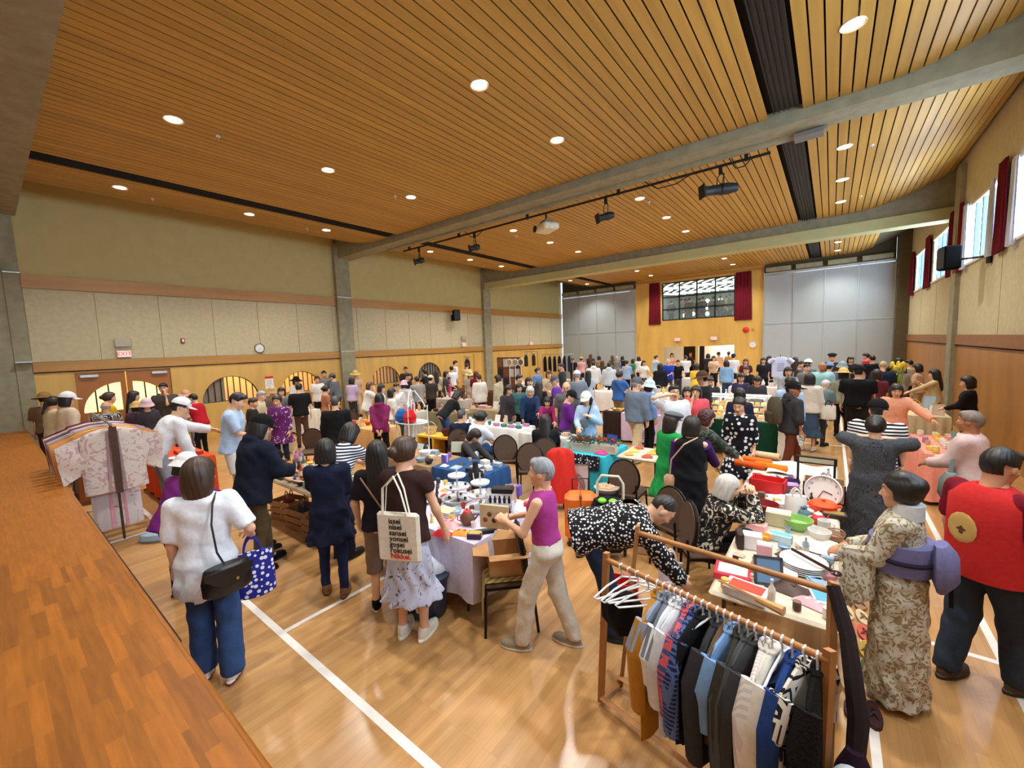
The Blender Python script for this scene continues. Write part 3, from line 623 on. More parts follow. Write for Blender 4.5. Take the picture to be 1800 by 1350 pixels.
def qmesh(name, V, Q, col=None):
    me = bpy.data.meshes.new(name); nq = len(Q)
    me.vertices.add(len(V)); me.vertices.foreach_set('co', np.asarray(V, F32).ravel()); me.loops.add(nq*4); me.loops.foreach_set('vertex_index', np.asarray(Q, np.int32).ravel())
    me.polygons.add(nq); me.polygons.foreach_set('loop_start', np.arange(0, nq*4, 4, dtype=np.int32)); me.polygons.foreach_set('use_smooth', np.ones(nq, bool))
    me.update(calc_edges=True)
    if col is not None:
        at = me.attributes.new('tone', 'FLOAT_COLOR', 'POINT'); at.data.foreach_set('color', np.asarray(col, F32).ravel())
    return me
def rotm(axis, a):
    c, s = math.cos(a), math.sin(a)
    return np.array({'x': [[1, 0, 0], [0, c, -s], [0, s, c]], 'y': [[c, 0, s], [0, 1, 0], [-s, 0, c]], 'z': [[c, -s, 0], [s, c, 0], [0, 0, 1]]}[axis])
# skin: colour comes from the 'tone' attribute (lips, brows and eyes are their own colour)
M_SKIN, _nt, _N, _L, _b = newmat('skin'); _a = _N.new('ShaderNodeAttribute'); _a.attribute_name = 'tone'; _L.new(_a.outputs['Color'], _b.inputs['Base Color']); _b.inputs['Roughness'].default_value = .55; _b.inputs['Specular IOR Level'].default_value = .3
SKIN = {'a': (226, 178, 146), 'b': (205, 152, 118), 'c': (176, 120, 86), 'd': (120, 76, 52)}
def head_fn(P):
    ax = np.abs(P[:, 0]); Q = P.copy(); Q[:, 0] = ax
    d = ell(Q, (0, -.008, .022), (.075, .094, .098)); d = smin(d, ell(Q, (0, .02, -.045), (.056, .07, .072)), .035)
    d = smin(d, cap(Q, (0, .062, -.088), (.012, .06, -.09), .022, .02), .02)
    d = smin(d, cap(Q, (0, .082, .018), (0, .104, -.022), .008, .012), .012); d = smin(d, ell(Q, (.011, .092, -.024), (.009, .011, .008)), .008)
    d = smin(d, cap(Q, (.015, .083, .038), (.045, .068, .036), .009, .008), .012)
    e = ell(Q, (.031, .092, .014), (.017, .016, .010)); d = -smin(-d, e, .008)
    d = np.minimum(d, ell(Q, (.031, .073, .013), (.0125, .0125, .0115)))
    d = smin(d, cap(Q, (0, .086, -.053), (.017, .079, -.053), .006, .004), .005); d = smin(d, cap(Q, (0, .085, -.064), (.014, .079, -.063), .0065, .004), .005)
    d = smin(d, ell(Q, (.043, .05, -.02), (.022, .022, .02)), .02)
    er = ell(Q, (.077, -.008, -.002), (.011, .02, .031)); d = smin(d, er, .008)
    d = smin(d, cap(Q, (0, -.02, -.05), (0, -.03, -.17), .05, .056), .03); return d
def head_cat(V):
    x = np.abs(V[:, 0]); y = V[:, 1]; z = V[:, 2]; c = np.zeros(len(V), int)
    ed = np.sqrt((x-.031)**2+(y-.073)**2+(z-.013)**2); c[(ed < .0145) & (y > .07)] = 4; c[(ed < .0155) & (y > .078) & (np.abs(x-.031) < .006)] = 1
    c[(y > .06) & (np.abs(z-.040-.1*(x-.02)*(x < .03)) < .0045) & (x > .013) & (x < .05)] = 3
    c[(y > .072) & (z < -.047) & (z > -.071) & (x < .021)] = 2; return c
def hand_fn(curl, spread=.0):
    def fn(P):
        d = ell(P, (0, .045, 0), (.042, .055, .017)); d = smin(d, cap(P, (0, -.03, 0), (0, .02, 0), .026, .028), .02)
        for i, (x, l) in enumerate(((-.03, .072), (-.01, .082), (.01, .076), (.029, .058))):
            p = np.array([x, .085 - (.006 if i in (0, 3) else 0), 0.]); a = curl*.6; fr = None
            for j, f in enumerate((.45, .32, .23)):
                dr = np.array([x*2.2*(1-j*.4), math.cos(a), -math.sin(a)]); dr /= np.linalg.norm(dr); q = p+dr*l*f*1.05
                c = cap(P, p, q, .0098-.001*j, .009-.001*j); fr = c if fr is None else np.minimum(fr, c); p = q; a += curl
            d = smin(d, fr, .006)
        p0 = np.array([-.028, .015, -.004]); p1 = np.array([-.062, .05, -.018]); p2 = np.array([-.058, .083, -.03-.02*curl])
        th = np.minimum(cap(P, p0, p1, .015, .012), cap(P, p1, p2, .0115, .0095)); return smin(d, th, .012)
    return fn
LODS = {'n': (.0165, .0056, .0056), 'm': (.029, .0105, .0105), 'f': (.043, .019, .018)}      # body, head, hand cell size
CH = {}
def head_lod(l):
    if ('h', l) not in CH:
        V, Q = field(head_fn, (-.1, -.13, -.17), (.1, .13, .14), LODS[l][1]); CH['h', l] = (V, Q, head_cat(V))
    return CH['h', l]
def hand_lod(l, curl):
    if ('d', l, curl) not in CH: CH['d', l, curl] = field(hand_fn(curl), (-.09, -.07, -.1), (.07, .19, .05), LODS[l][2])
    return CH['d', l, curl]
def hair_fn(style):
    def fn(P):
        x, y, z = P[:, 0], P[:, 1], P[:, 2]; th = np.arctan2(x, -y)
        rip = .0011*np.sin(th*23+z*30) + .0008*np.sin(th*41+z*12)
        big = .0 if style in ('short', 'crew', 'rim') else .012
        d = ell(P, (0, -.012, .026), (.085+big, .105+big, .108+big*.6)) + rip
        face = y - np.maximum(.022, .03+1.0*(z-.03))
        if style == 'crew': d = d+.006; face = y-np.maximum(.0, .02+1.3*(z-.05))
        if style in ('short', 'crew'):
            d = np.maximum(d, -.035-z+.35*y); d = np.maximum(d, np.where(np.abs(x) > .06, -(z-.01)-y*.2, -1)); d = np.maximum(d, face)
            if style == 'short': d = smin(d, ell(P, (.012, .06, .096), (.058, .024, .02)), .03)
        elif style == 'rim': d = np.maximum(np.maximum(d, z-.035), np.maximum(-.06-z, y-.02))
        else:
            lo = {'bob': -.12, 'lob': -.17, 'long': -.16, 'bun': -.045, 'pony': -.045, 'updo': -.05, 'curl': -.1}[style]
            if style in ('bob', 'lob', 'long', 'curl'):
                d = smin(d, ell(P, (0, -.03, -.06), (.104, .088, .15)) + rip, .03); d = np.maximum(d, np.where(z < .045, face, -1)); d = np.maximum(d, y-.085-(z > .08)*.05)
                d = np.maximum(d, -np.maximum(np.maximum(np.abs(x)-.05, z-.055), .0-y))
            else: d = np.maximum(d, face); d = np.maximum(d, lo-z+.3*y)
            if style in ('bob', 'lob', 'curl'): d = np.maximum(d, lo-z)
            if style == 'curl': d = d + .007*np.sin(x*110)*np.sin(y*105)*np.sin(z*100)
            if style == 'long': d = smin(d, ell(P, (0, -.085, -.2), (.1, .045, .23)) + rip, .03)
            if style == 'bun': d = smin(d, ell(P, (0, -.125, .01), (.045, .04, .045)), .012)
            if style == 'updo': d = smin(smin(d, ell(P, (0, -.09, .06), (.075, .06, .06)), .02), ell(P, (0, -.02, .12), (.06, .07, .035)), .02)
            if style == 'pony': d = smin(d, cap(P, (0, -.11, .0), (0, -.15, -.22), .036, .018), .012)
        return d
    return fn
def hair_lod(style, l):
    k = ('hair', style, l)
    if k not in CH:
        h = {'n': .006, 'm': .01, 'f': .017}[l]; V, Q = field(hair_fn(style), (-.13, -.2, -.45 if style in ('long', 'pony') else -.2), (.13, .12, .18), h); CH[k] = qmesh('hair', V, Q)
    return CH[k]
def hat_mesh(style):
    if ('hat', style) in CH: return CH['hat', style]
    mb = MB(); c = (0, -.012, .026)
    def dome(rx, ry, rz, z0, n=20):
        k = 7; pr = []
        for i in range(k+1):
            a = (math.pi/2)*i/k; pr.append((max(math.cos(a), 1e-4), z0+rz*math.sin(a)))
        mb.lathe(pr, (c[0], c[1], c[2]), n, None, rx, ry, cap=False); mb.lathe([(.93, z0), (1., z0-.001)], c, n, None, rx, ry, cap=False)
    def brim(r0x, r0y, r1x, r1y, z0, z1, front=False, n=24):
        vs = []; fs = []
        m_ = n+1
        for (rx, ry, z) in ((r0x, r0y, z0), (r1x, r1y, z1), (r1x, r1y, z1-.006), (r0x, r0y, z0-.006)):
            for i in range(m_):
                a = (math.pi*(.12+.76*i/n)) if front else 2*math.pi*i/n
                vs.append((c[0]+rx*math.cos(a), c[1]+ry*math.sin(a), c[2]+z+(-.012*math.cos(a)**2 if front else 0)))
        for j in range(3):
            for i in range(n): fs.append((j*m_+i, j*m_+i+1, (j+1)*m_+i+1, (j+1)*m_+i))
        mb.add(vs, fs)
    if style == 'cap': dome(.101, .118, .112, .025); mb.ball((c[0], c[1], c[2]+.138), .008, 8)
    elif style in ('bucket', 'straw'): dome(.103, .12, .105 if style == 'bucket' else .115, .03)
    elif style == 'flat': mb.ball((0, .012, .105), .118, 16, .42, None, 1., 1.2)
    elif style == 'beret': mb.ball((0, -.02, .105), .13, 16, .42, None, 1., 1.02)
    me = mb.mesh('hat', True); mb = MB()
    if style == 'cap': brim(.096, .112, .092, .205, .03, .012, True)
    elif style == 'bucket': mb.lathe([(1., .03), (1.03, .02), (1.38, -.045), (1.36, -.05), (1., .02)], c, 24, None, .104, .121, cap=False)
    elif style == 'straw': brim(.1, .118, .185, .2, .03, .0)
    elif style == 'flat': brim(.1, .118, .09, .165, .05, .03, True)
    elif style == 'beret': mb.tube([(.085*math.cos(a), -.012+.1*math.sin(a), .075) for a in [2*math.pi*i/20 for i in range(20)]], .009, 6, True)
    CH['hat', style] = (me, mb.mesh('brim', True)); return CH['hat', style]
def shoe_mesh(l):
    if ('shoe', l) not in CH:
        def fn(P):
            d = smin(ell(P, (0, .075, .035), (.043, .10, .045)), ell(P, (0, -.035, .045), (.038, .05, .058)), .03); d = smin(d, cap(P, (0, -.03, .05), (0, -.03, .095), .036, .038), .02)
            sole = np.maximum(np.maximum(ell(P, (0, .04, .01), (.05, .142, .1)), P[:, 2]-.024), -P[:, 2]); return np.maximum(np.minimum(np.maximum(d, P[:, 2]-.1), sole), -P[:, 2])
        V, Q = field(fn, (-.06, -.12, -.01), (.06, .2, .11), {'n': .008, 'm': .013, 'f': .02}[l]); me = qmesh('shoe', V, Q)
        co = np.asarray(V); mi = (co[np.asarray(Q)][:, :, 2].mean(1) < .022).astype(np.int32); me.polygons.foreach_set('material_index', mi); CH['shoe', l] = me
    return CH['shoe', l]
def ik(a, b, l1, l2, pole):
    a = np.asarray(a, float); b = np.asarray(b, float); d = b-a; L = np.linalg.norm(d)
    if L > (l1+l2)*.995: b = a+d/L*(l1+l2)*.995; d = b-a; L = np.linalg.norm(d)
    u = d/L; t = (l1*l1-l2*l2+L*L)/(2*L); hh = math.sqrt(max(l1*l1-t*t, 0)); p = np.asarray(pole, float); p = p-u*p.dot(u); p = p/(np.linalg.norm(p)+1e-9); return a+u*t+p*hh, b
BODYF = [(-.12, .11, .10, 0), (0, .150, .105, 0), (.12, .122, .088, .005), (.24, .132, .102, .012), (.33, .142, .104, .012), (.40, .145, .085, 0), (.44, .11, .07, -.005), (.48, .05, .05, -.005)]
BODYM = [(-.12, .11, .10, 0), (0, .145, .105, 0), (.12, .135, .098, .005), (.25, .155, .108, .008), (.36, .168, .108, .005), (.41, .16, .088, 0), (.45, .11, .07, -.005), (.48, .05, .05, -.005)]
ARM = {'down': (.235, .05, .80), 'fwd': (.17, .40, .98), 'hold': (.07, .30, 1.02), 'phone': (.07, .30, 1.30), 'reach': (.14, .58, .98), 'behind': (.05, -.17, .88), 'face': (.04, .15, 1.42), 'chest': (.05, .2, 1.2), 'out': (.42, .28, 1.05), 'hip': (.24, -.02, .93), 'low': (.12, .40, .72), 'strap': (.12, .16, 1.22)}
PEOPLE = []
def person(px, py, H, rel, label, top, bot, hair=('short', (30, 24, 22)), hat=None, L=4, la='down', ra='down', sex='f', skin='a', bw=1., shoes=(40, 38, 40), stride=(.0, .0), hp=8, hy=0, sit=None, lod=None, hem=None, group=None, curl=.45, depth=None, wide=0., sole=None, twist=0., at=None, seatz=.5, feet=.2, glasses=False, pole=None):
    s = H/1.642; R0 = np.eye(3); pole_ = pole
    Lr = math.radians(L); Rt = rotm('x', -Lr) @ rotm('z', -math.radians(twist)); rt, ft, up = Rt[:, 0], Rt[:, 1], Rt[:, 2]
    P0 = np.array([0, -.16*math.sin(Lr), .92 - .05*(1-math.cos(Lr))]) if sit is None else np.array([0, 0, seatz])
    NB = P0+up*.47; Hr = rotm('x', -(Lr*.55+math.radians(hp))) @ rotm('z', -math.radians(hy)); hu = Hr[:, 2]
    HC = NB+up*.005+hu*.127; top_l = HC+hu*(.12 if not hat else .138)
    rb = math.atan2(*at[:2]) if at is not None else None
    # placement: the head top lies on the pixel's ray at this person's own height
    s0 = s
    for fac in (1, .985, 1.015, .97, 1.03, .955, 1.045, .94, 1.06, 1):
        s = s0*fac
        if at is not None: w = Vector((at[0], at[1], 0))
        else:
            w = at_z(px, py, top_l[2]*s)
            if w.x < -14.35: w = at_x(px, py, -14.35 + .5*(fac-1)*10); s = w.z/top_l[2]
            if w.x > 2.2: w = at_x(px, py, 2.2); s = w.z/top_l[2]
            if w.y > 24.6 and not -7.9 < w.x < -4.3: w = at_y(px, py, 24.6); s = w.z/top_l[2]
        bear = math.atan2(w.x, w.y); a = bear + math.radians(rel); rz = -a; ca, sa = math.cos(rz), math.sin(rz)
        if at is None: lx, ly = top_l[0]*s, top_l[1]*s; loc = (w.x-(lx*ca-ly*sa), w.y-(lx*sa+ly*ca), 0)
        else: loc = (at[0], at[1], at[2] if len(at) > 2 else 0); break
        if all(math.hypot(loc[0]-q['loc'][0], loc[1]-q['loc'][1]) > .5 for q in PEOPLE) and not any(a0-.18 < loc[0] < a1+.18 and b0-.18 < loc[1] < b1+.18 for a0, a1, b0, b1 in TABLES): break
    dist = math.hypot(loc[0], loc[1]); l = lod or ('n' if dist < 5.6 else 'm' if dist < 11 else 'f'); hb, hh_, hd = LODS[l]
    root = thing('person', label, 'person', loc, rz, group)
    sw = (.155 if sex == 'f' else .178)*bw; sgn = {'l': -1, 'r': 1}; J = {}
    prof = np.array(BODYF if sex == 'f' else BODYM, float); prof[:, 1] *= bw; prof[:, 2] *= (1+(bw-1)*1.2)
    for side, spec in (('l', la), ('r', ra)):
        g = sgn[side]; sh = P0+up*.405+rt*g*sw
        if isinstance(spec, str):
            t = np.array(ARM[spec], float); t[0] *= g
            if spec in ('phone', 'face', 'chest', 'strap', 'hold') or sit is not None:
                t = t + (NB-np.array([0, .0, 1.41])) * (1 if spec != 'hold' else .6)
            elif spec in ('fwd', 'reach', 'out'): t = t + np.array([0, (NB[1])*.9, 0])
            elif spec == 'down': t = sh + np.array([g*.05, .03+.12*math.sin(Lr), -.52])
            elif spec == 'hip': t = P0+np.array([g*.24*bw, .02, .02])
        else: t = np.array(spec, float)
        pole = np.array([g*.55, -.55, -.7]) if spec != 'behind' else np.array([g*1., -.6, 0])
        if pole_: pole = np.array([g*pole_[0], pole_[1], pole_[2]])
        el, wr_ = ik(sh, t, .265, .235, pole); J['sh'+side], J['el'+side], J['wr'+side] = sh, el, wr_
    for side in 'lr':
        g = sgn[side]; hip = P0+np.array([g*.082*bw, 0, -.03])
        if sit is None:
            an = np.array([g*(.095+wide), stride[0] if side == 'l' else stride[1], .085]); f_ = min(1., np.linalg.norm(hip-an)*1.006/.845); kn, an = ik(hip, an, .43*f_, .415*f_, (0, 1, 0))
        else: kn = hip+np.array([g*.05, .40, .02]); an = np.array([g*.12, .36 if sit == 'chair' else feet, .085])
        J['hip'+side], J['kn'+side], J['an'+side] = hip, kn, an
    def arms(P, d, r0, r1, r2, f=1., k=.03, cut=None):
        for side in 'lr':
            a_, e, w_ = J['sh'+side], J['el'+side], J['wr'+side]
            if f <= .5: e2 = a_+(e-a_)*(f/.5); c = cap(P, a_, e2, r0, r0+(r1-r0)*f*2); n_ = (e-a_)/np.linalg.norm(e-a_); c = np.maximum(c, (P-e2.astype(F32))@n_.astype(F32))
            else:
                w2 = e+(w_-e)*((f-.5)/.5); c = smin(cap(P, a_, e, r0, r1), cap(P, e, w2, r1, r2), .02); n_ = (w_-e)/np.linalg.norm(w_-e); c = np.where(((P-e.astype(F32))@n_.astype(F32) > 0), np.maximum(c, (P-w2.astype(F32))@n_.astype(F32)), c)
            d = smin(d, c, k)
        return d
    def body_fn(P):
        d = loft(P, P0, Rt, prof); d = smin(d, ell(P, P0+np.array([0, -.01, -.04]), (.124*bw, .096*bw, .105)), .05)
        d = arms(P, d, .042, .034, .024, 1., .03); d = smin(d, cap(P, NB-up*.03, HC-hu*.04, .054, .05), .03)
        for side in 'lr':
            hip, kn, an = J['hip'+side], J['kn'+side], J['an'+side]; c = smin(cap(P, hip, kn, .067*bw, .046), cap(P, kn, an, .05, .034), .03); d = smin(d, smin(c, cap(P, an, an+np.array([0, .09, -.045]), .03, .025), .02), .03)
        return d
    pts = np.array([J[k] for k in J]+[P0, NB, HC]); lo = pts.min(0)-.16*max(bw, 1); hi = pts.max(0)+.16*max(bw, 1); lo[2] = max(lo[2], 0)
    h1 = hb/s; V, Q = field(body_fn, lo, hi, h1); cols = [np.tile(lin(SKIN[skin]), (len(V), 1))]; VV = [V]; QQ = [Q]; off = len(V)
    hv, hq, hc = head_lod(l); VV.append(hv@Hr.T+HC); QQ.append(hq+off); off += len(hv)
    hcol = hair[1] if hair else (90, 70, 60); pal = np.array([lin(SKIN[skin]), lin((28, 20, 18)), lin((176, 96, 84)), lin(tuple(min(int(v*.8)+12, 120) for v in hcol)), lin((232, 226, 220))]); cols.append(pal[hc])
    for side in 'lr':
        e, w_ = J['el'+side], J['wr'+side]; y_ = (w_-e)/np.linalg.norm(w_-e); g = sgn[side]; pn = np.array([-g*.8, .1, -.5]) if y_[2] < -.6 else np.array([-g*.55, 0, -.8]); z_ = -(pn-y_*pn.dot(y_)); z_ /= np.linalg.norm(z_); x_ = np.cross(y_, z_)
        dv, dq = hand_lod(l, curl if l != 'f' else .45); dv = dv.copy()
        if g < 0: dv[:, 0] *= -1; dq = dq[:, ::-1]
        VV.append(dv@np.stack([x_, y_, z_]) + w_); QQ.append(dq+off); off += len(dv); cols.append(np.tile(lin(SKIN[skin]), (len(dv), 1)))
    me = qmesh('body', np.concatenate(VV)*s, np.concatenate(QQ), np.concatenate(cols)); me.materials.append(M_SKIN); obj('body', me, root)
    ph = [rnd.random()*6 for _ in range(6)]
    def wrinkle(P, amp): return amp*(np.sin(P[:, 0]*31+P[:, 2]*19+ph[0])*np.sin(P[:, 1]*27+P[:, 2]*13+ph[1]) + .6*np.sin(P[:, 2]*47+P[:, 0]*21+ph[2])*np.sin(P[:, 1]*39+ph[3]))
    def garment(name, fn, lo, hi, mt, h=None):
        V, Q = field(fn, lo, hi, (h or h1)); me = qmesh(name, V*s, Q); me.materials.append(mt); return obj(name, me, root)
    # upper garment: (kind, material, options)
    if top:
        kind, mt = top[0], top[1]; o = dict(sl=1., infl=.022, hem=-.10, flare=.0, hood=False, vneck=False); o.update({'tee': dict(sl=.42, infl=.026), 'long': {}, 'tank': dict(sl=0, infl=.014, hem=-.06), 'shirt': dict(infl=.03, hem=-.13), 'hoodie': dict(infl=.04, hood=True, hem=-.12), 'coat': dict(infl=.034, hem=-.32, flare=.05), 'dress': dict(sl=.42, infl=.02, hem=-.55, flare=.12), 'ldress': dict(sl=1., infl=.024, hem=-.62, flare=.10), 'vest': dict(sl=0, infl=.03, hem=-.12), 'blouse': dict(sl=.42, infl=.045, hem=-.16), 'haori': dict(sl=.95, infl=.04, hem=-.35, flare=.06)}[kind])
        if len(top) > 2: o.update(top[2])
        if hem is not None: o['hem'] = hem
        if kind == 'tank' or o.get('tuck'): o['hem'] = .03
        f = o['infl']; tp = prof.copy(); tp[:, 1] += f; tp[:, 2] += f
        tp = tp[(tp[:, 0] > max(-.05, o['hem']+.02))]; tp[-1, 1:3] -= f*.4; long = o['hem'] < -.2
        w0 = tp[0, 1]; d0 = tp[0, 2]
        rows = [(o['hem'], w0+.012+o['flare'], d0+.012+o['flare']*.9, 0)]+([(-.16, w0+.012, d0+.014, 0)] if long else [])
        tp = np.concatenate([np.array(rows), tp]); nx = (NB-up*.01)
        
        def fn(P):
            if long:
                d = loft(P, P0, Rt, tp[len(rows):]); sk = [r_ for r_ in rows]+[(0., w0, d0, 0), (.03, w0*.9, d0*.9, 0)]; d = smin(d, loft(P, P0, R0, sk, (9, .07, ph[4])), .03)
            else: d = loft(P, P0, Rt, tp, (9, .06, ph[4]) if (long or o['flare']) else None)
            if o['sl'] > 0: r_ = .008+f*.55; d = arms(P, d, .046+r_, .040+r_, .031+r_, o['sl'], .035)
            else:
                for side in 'lr': d = np.maximum(d, -cap(P, J['sh'+side]+rt*sgn[side]*.03, J['sh'+side]+rt*sgn[side]*.2-up*.05, .052, .06))
            if o['hood']: d = smin(d, ell(P, NB-ft*.06+up*.02, (.11, .075, .07)), .03)
            d = d + wrinkle(P, .0045 if f > .02 else .0025)
            return np.maximum(d, -cap(P, nx, HC, .058 if not o['vneck'] else .07, .06)+(0 if not o['hood'] else -.01))
        pp = np.array([J[k] for k in J if k[:2] in ('sh', 'el', 'wr')]+[NB, P0]+([P0+np.array([0, 0, o['hem']])])); ex = .2+o['flare']+.1*(bw-1)*2
        lo_ = pp.min(0)-[ex, ex, .12]; hi_ = pp.max(0)+[ex, ex, .1]; lo_[2] = max(lo_[2], .02)
        garment({'coat': 'coat', 'dress': 'dress', 'ldress': 'dress', 'hoodie': 'hooded_top', 'vest': 'vest', 'haori': 'haori', 'tank': 'tank_top'}.get(kind, 'shirt'), fn, lo_, hi_, mt)
    if bot:
        kind, mt = bot[0], bot[1]; o = dict(r=(.098, .07, .055), end=.06); o.update({'pants': {}, 'wide': dict(r=(.1, .088, .085)), 'slim': dict(r=(.09, .062, .047)), 'shorts': dict(end=.50, r=(.10, .09, .09)), 'cargo': dict(end=.36, r=(.1, .085, .08)), 'crop': dict(end=.17, r=(.098, .08, .07)), 'skirt': dict(end=.35), 'midi': dict(end=.24), 'kilt': dict(end=.5)}[kind])
        if len(bot) > 2: o.update(bot[2])
        if kind in ('skirt', 'midi', 'kilt') and sit is None:
            sk = [(o['end']-P0[2], .24*bw+.02, .21, .02), (-.45, .2*bw, .165, .01), (-.1, .162*bw, .125, 0), (0, .152*bw, .115, 0), (.10, .128*bw, .098, .004)]
            if sk[0][0] > -.46: sk = [sk[0]]+sk[2:]
            garment('skirt', lambda P: loft(P, P0, R0, sk, (11, .08, ph[4]))+wrinkle(P, .003), P0+[-.32, -.3, o['end']-P0[2]], P0+[.32, .32, .14], mt)
        else:
            ra_, rk, rn = o['r']
            def fn(P):
                d = loft(P, P0, Rt, [(-.04, (.156)*bw, .115*bw, 0), (.02, .148*bw, .108*bw, 0), (.085, .134*bw, .1*bw, .004)]); d = smin(d, ell(P, P0+np.array([0, -.012, -.045]), (.15*bw, .118*bw, .11)), .04)
                for side in 'lr':
                    hip, kn, an = J['hip'+side], J['kn'+side], J['an'+side]; b2 = (bw-1)*.6+1
                    c = smin(cap(P, hip, kn, ra_*.86*b2, rk*.9*b2), cap(P, kn, an, rk*.9*b2, rn*.95), .03)
                    if sit is None: c = np.maximum(c, o['end']-P[:, 2])
                    d = smin(d, c, .025)
                return np.maximum(d + wrinkle(P, .004), o['end']-P[:, 2])
            pp = np.array([J[k] for k in J if k[:2] in ('hi', 'kn', 'an')]+[P0]); garment('shorts' if o['end'] > .3 else 'trousers', fn, np.maximum(pp.min(0)-.17*max(bw, 1), [-9, -9, o['end']-.01]), pp.max(0)+[.16, .17, .24], mt)
    T4 = Matrix.Identity(4)
    for i in range(3):
        for j in range(3): T4[i][j] = Hr[i][j]*s
        T4[i][3] = HC[i]*s
    if hair and hair[0] != 'bald':
        ho = obj('hair', hair_lod(hair[0], l), root); ho.matrix_local = T4; setmat(ho, mat(hair[1], .45, var=.2, scale=60., name='hair_%d_%d_%d' % tuple(hair[1]), stretch=(1, 1, .15), bump=.3))
    if hat:
        ho = obj({'cap': 'baseball_cap', 'bucket': 'bucket_hat', 'straw': 'straw_hat', 'flat': 'flat_cap', 'beret': 'beret'}[hat[0]], hat_mesh(hat[0])[0], root); ho.matrix_local = T4; hm = hat[1] if not isinstance(hat[1], tuple) else cloth(hat[1]); setmat(ho, hm); setmat(obj('brim' if hat[0] != 'beret' else 'band', hat_mesh(hat[0])[1], ho), hm)
    if glasses:
        gb = MB()
        for q in (-1, 1): gb.tube([(q*.033+.024*math.cos(a), .1, .012+.019*math.sin(a)) for a in [2*math.pi*i/14 for i in range(14)]], .0022, 5, True).tube([(q*.057, .098, .014), (q*.08, .0, .014)], .0022, 5)
        gb.tube([(-.01, .103, .014), (.01, .103, .014)], .0022, 5); go_ = gb.build('glasses', M_BLACK, root); go_.matrix_local = T4
    if shoes:
        for side in 'lr':
            an = J['an'+side]; so_ = obj('shoe', shoe_mesh(l), root, tuple(np.array([an[0], an[1]+.02, 0 if (sit is None or seatz < .7) else an[2]-.085])*s)); so_.scale = (s, s, s); so_.rotation_euler[2] = sgn[side]*-.12
            me = so_.data
            while len(me.materials) < 2: me.materials.append(M_BLACK)
            so_.material_slots[0].link = 'OBJECT'; so_.material_slots[0].material = cloth(shoes); so_.material_slots[1].link = 'OBJECT'; so_.material_slots[1].material = mat(sole or tuple(int(v*.5) for v in shoes), .7, name='sole')
    Mw = Matrix.Translation(loc) @ Matrix.Rotation(rz, 4, 'Z')
    info = dict(root=root, J={k: Mw @ Vector(tuple(v*s)) for k, v in J.items()}, P0=Mw @ Vector(tuple(P0*s)), NB=Mw @ Vector(tuple(NB*s)), HC=Mw @ Vector(tuple(HC*s)), M=Mw, Mt=Mw @ Matrix(((*rt, 0), (*ft, 0), (*up, 0), (0, 0, 0, 1))).transposed().to_4x4(), rz=rz, s=s, lod=l, T=Mw @ T4, loc=loc)
    PEOPLE.append(info); return info
# ------------------------------------------------------------------ the crowd (pixel of the head top in the photograph, height, facing relative to the viewer: 0 = back turned, 90 = to the right, 180 = towards us)
K = (26, 22, 21); BR = (62, 42, 30); GY = (150, 148, 148); WH = (206, 202, 198); DB = (42, 30, 25)
def c(r, g, b): return cloth((r, g, b))
BLK, NAVY, WHT, JEAN, KHA, CHAR, GRY, BEI = c(22, 22, 24), c(30, 36, 58), c(228, 230, 236), c(52, 78, 122), c(186, 168, 130), c(58, 58, 62), c(140, 142, 146), c(206, 192, 166)
DJN = c(34, 44, 72); BRN = c(78, 62, 46)
# --- foreground, left to right
W1 = person(350, 806, 1.74, 14, 'person in loose white shirt and wide blue jeans beside the stage, seen from behind', ('blouse', c(232, 236, 246), dict(sl=.46, hem=-.24, infl=.034)), ('wide', JEAN), ('lob', BR), shoes=(232, 232, 230), sole=(120, 60, 50), ra=(.25, .14, 1.0), hy=25, stride=(.06, -.06))
P15 = person(334, 797, 1.52, 60, 'person in purple cardigan and white bucket hat leaning behind the white shirt', ('shirt', c(120, 40, 120)), ('pants', BLK), ('bob', K), ('bucket', (228, 226, 228)), L=24, la='fwd', ra='fwd', shoes=(110, 90, 90))
P17 = person(466, 731, 1.80, 66, 'person in navy hooded jacket, black cap and olive trousers at the bottle table', ('hoodie', c(24, 30, 46), dict(infl=.065, hem=-.16)), ('pants', c(88, 76, 56)), ('lob', K), ('cap', (16, 16, 18)), sex='m', L=10, la='hold', ra='hold', shoes=(14, 14, 15), hp=16, stride=(.1, -.1))
P19 = person(571, 773, 1.62, 8, 'person in long navy coat with black bob, seen from behind at the bottle table', ('coat', c(26, 32, 56)), ('slim', c(34, 46, 84)), ('bob', K), la='fwd', ra='hold', shoes=(136, 98, 66), stride=(.05, -.08))
P20 = person(622, 746, 1.72, 40, 'person in navy and white striped top leaning over the table', ('long', pattern('stripe', (228, 230, 236), (28, 34, 56), 9.5), dict(sl=.6)), ('pants', NAVY), ('bob', K), L=34, la='fwd', ra='fwd', hp=14)
P21 = person(662, 776, 1.64, 6, 'person in dark tee and brown cargo shorts with long black hair', ('tee', c(30, 28, 38)), ('cargo', c(124, 106, 90)), ('long', K), la=(-.22, .1, .86), ra='fwd', shoes=(22, 22, 24), sole=(228, 226, 220))
P22 = person(714, 770, 1.68, 28, 'person in dark brown top and pale printed skirt carrying a lettered tote', ('tee', c(56, 36, 34), dict(sl=.2, hem=-.08, infl=.03)), ('midi', pattern('floral', (186, 190, 212), (86, 84, 92), 15, thr=.60), dict(end=.36)), ('bun', BR), la='fwd', ra=(.26, .14, .86), shoes=(226, 222, 206), sole=(236, 232, 220), hy=25)
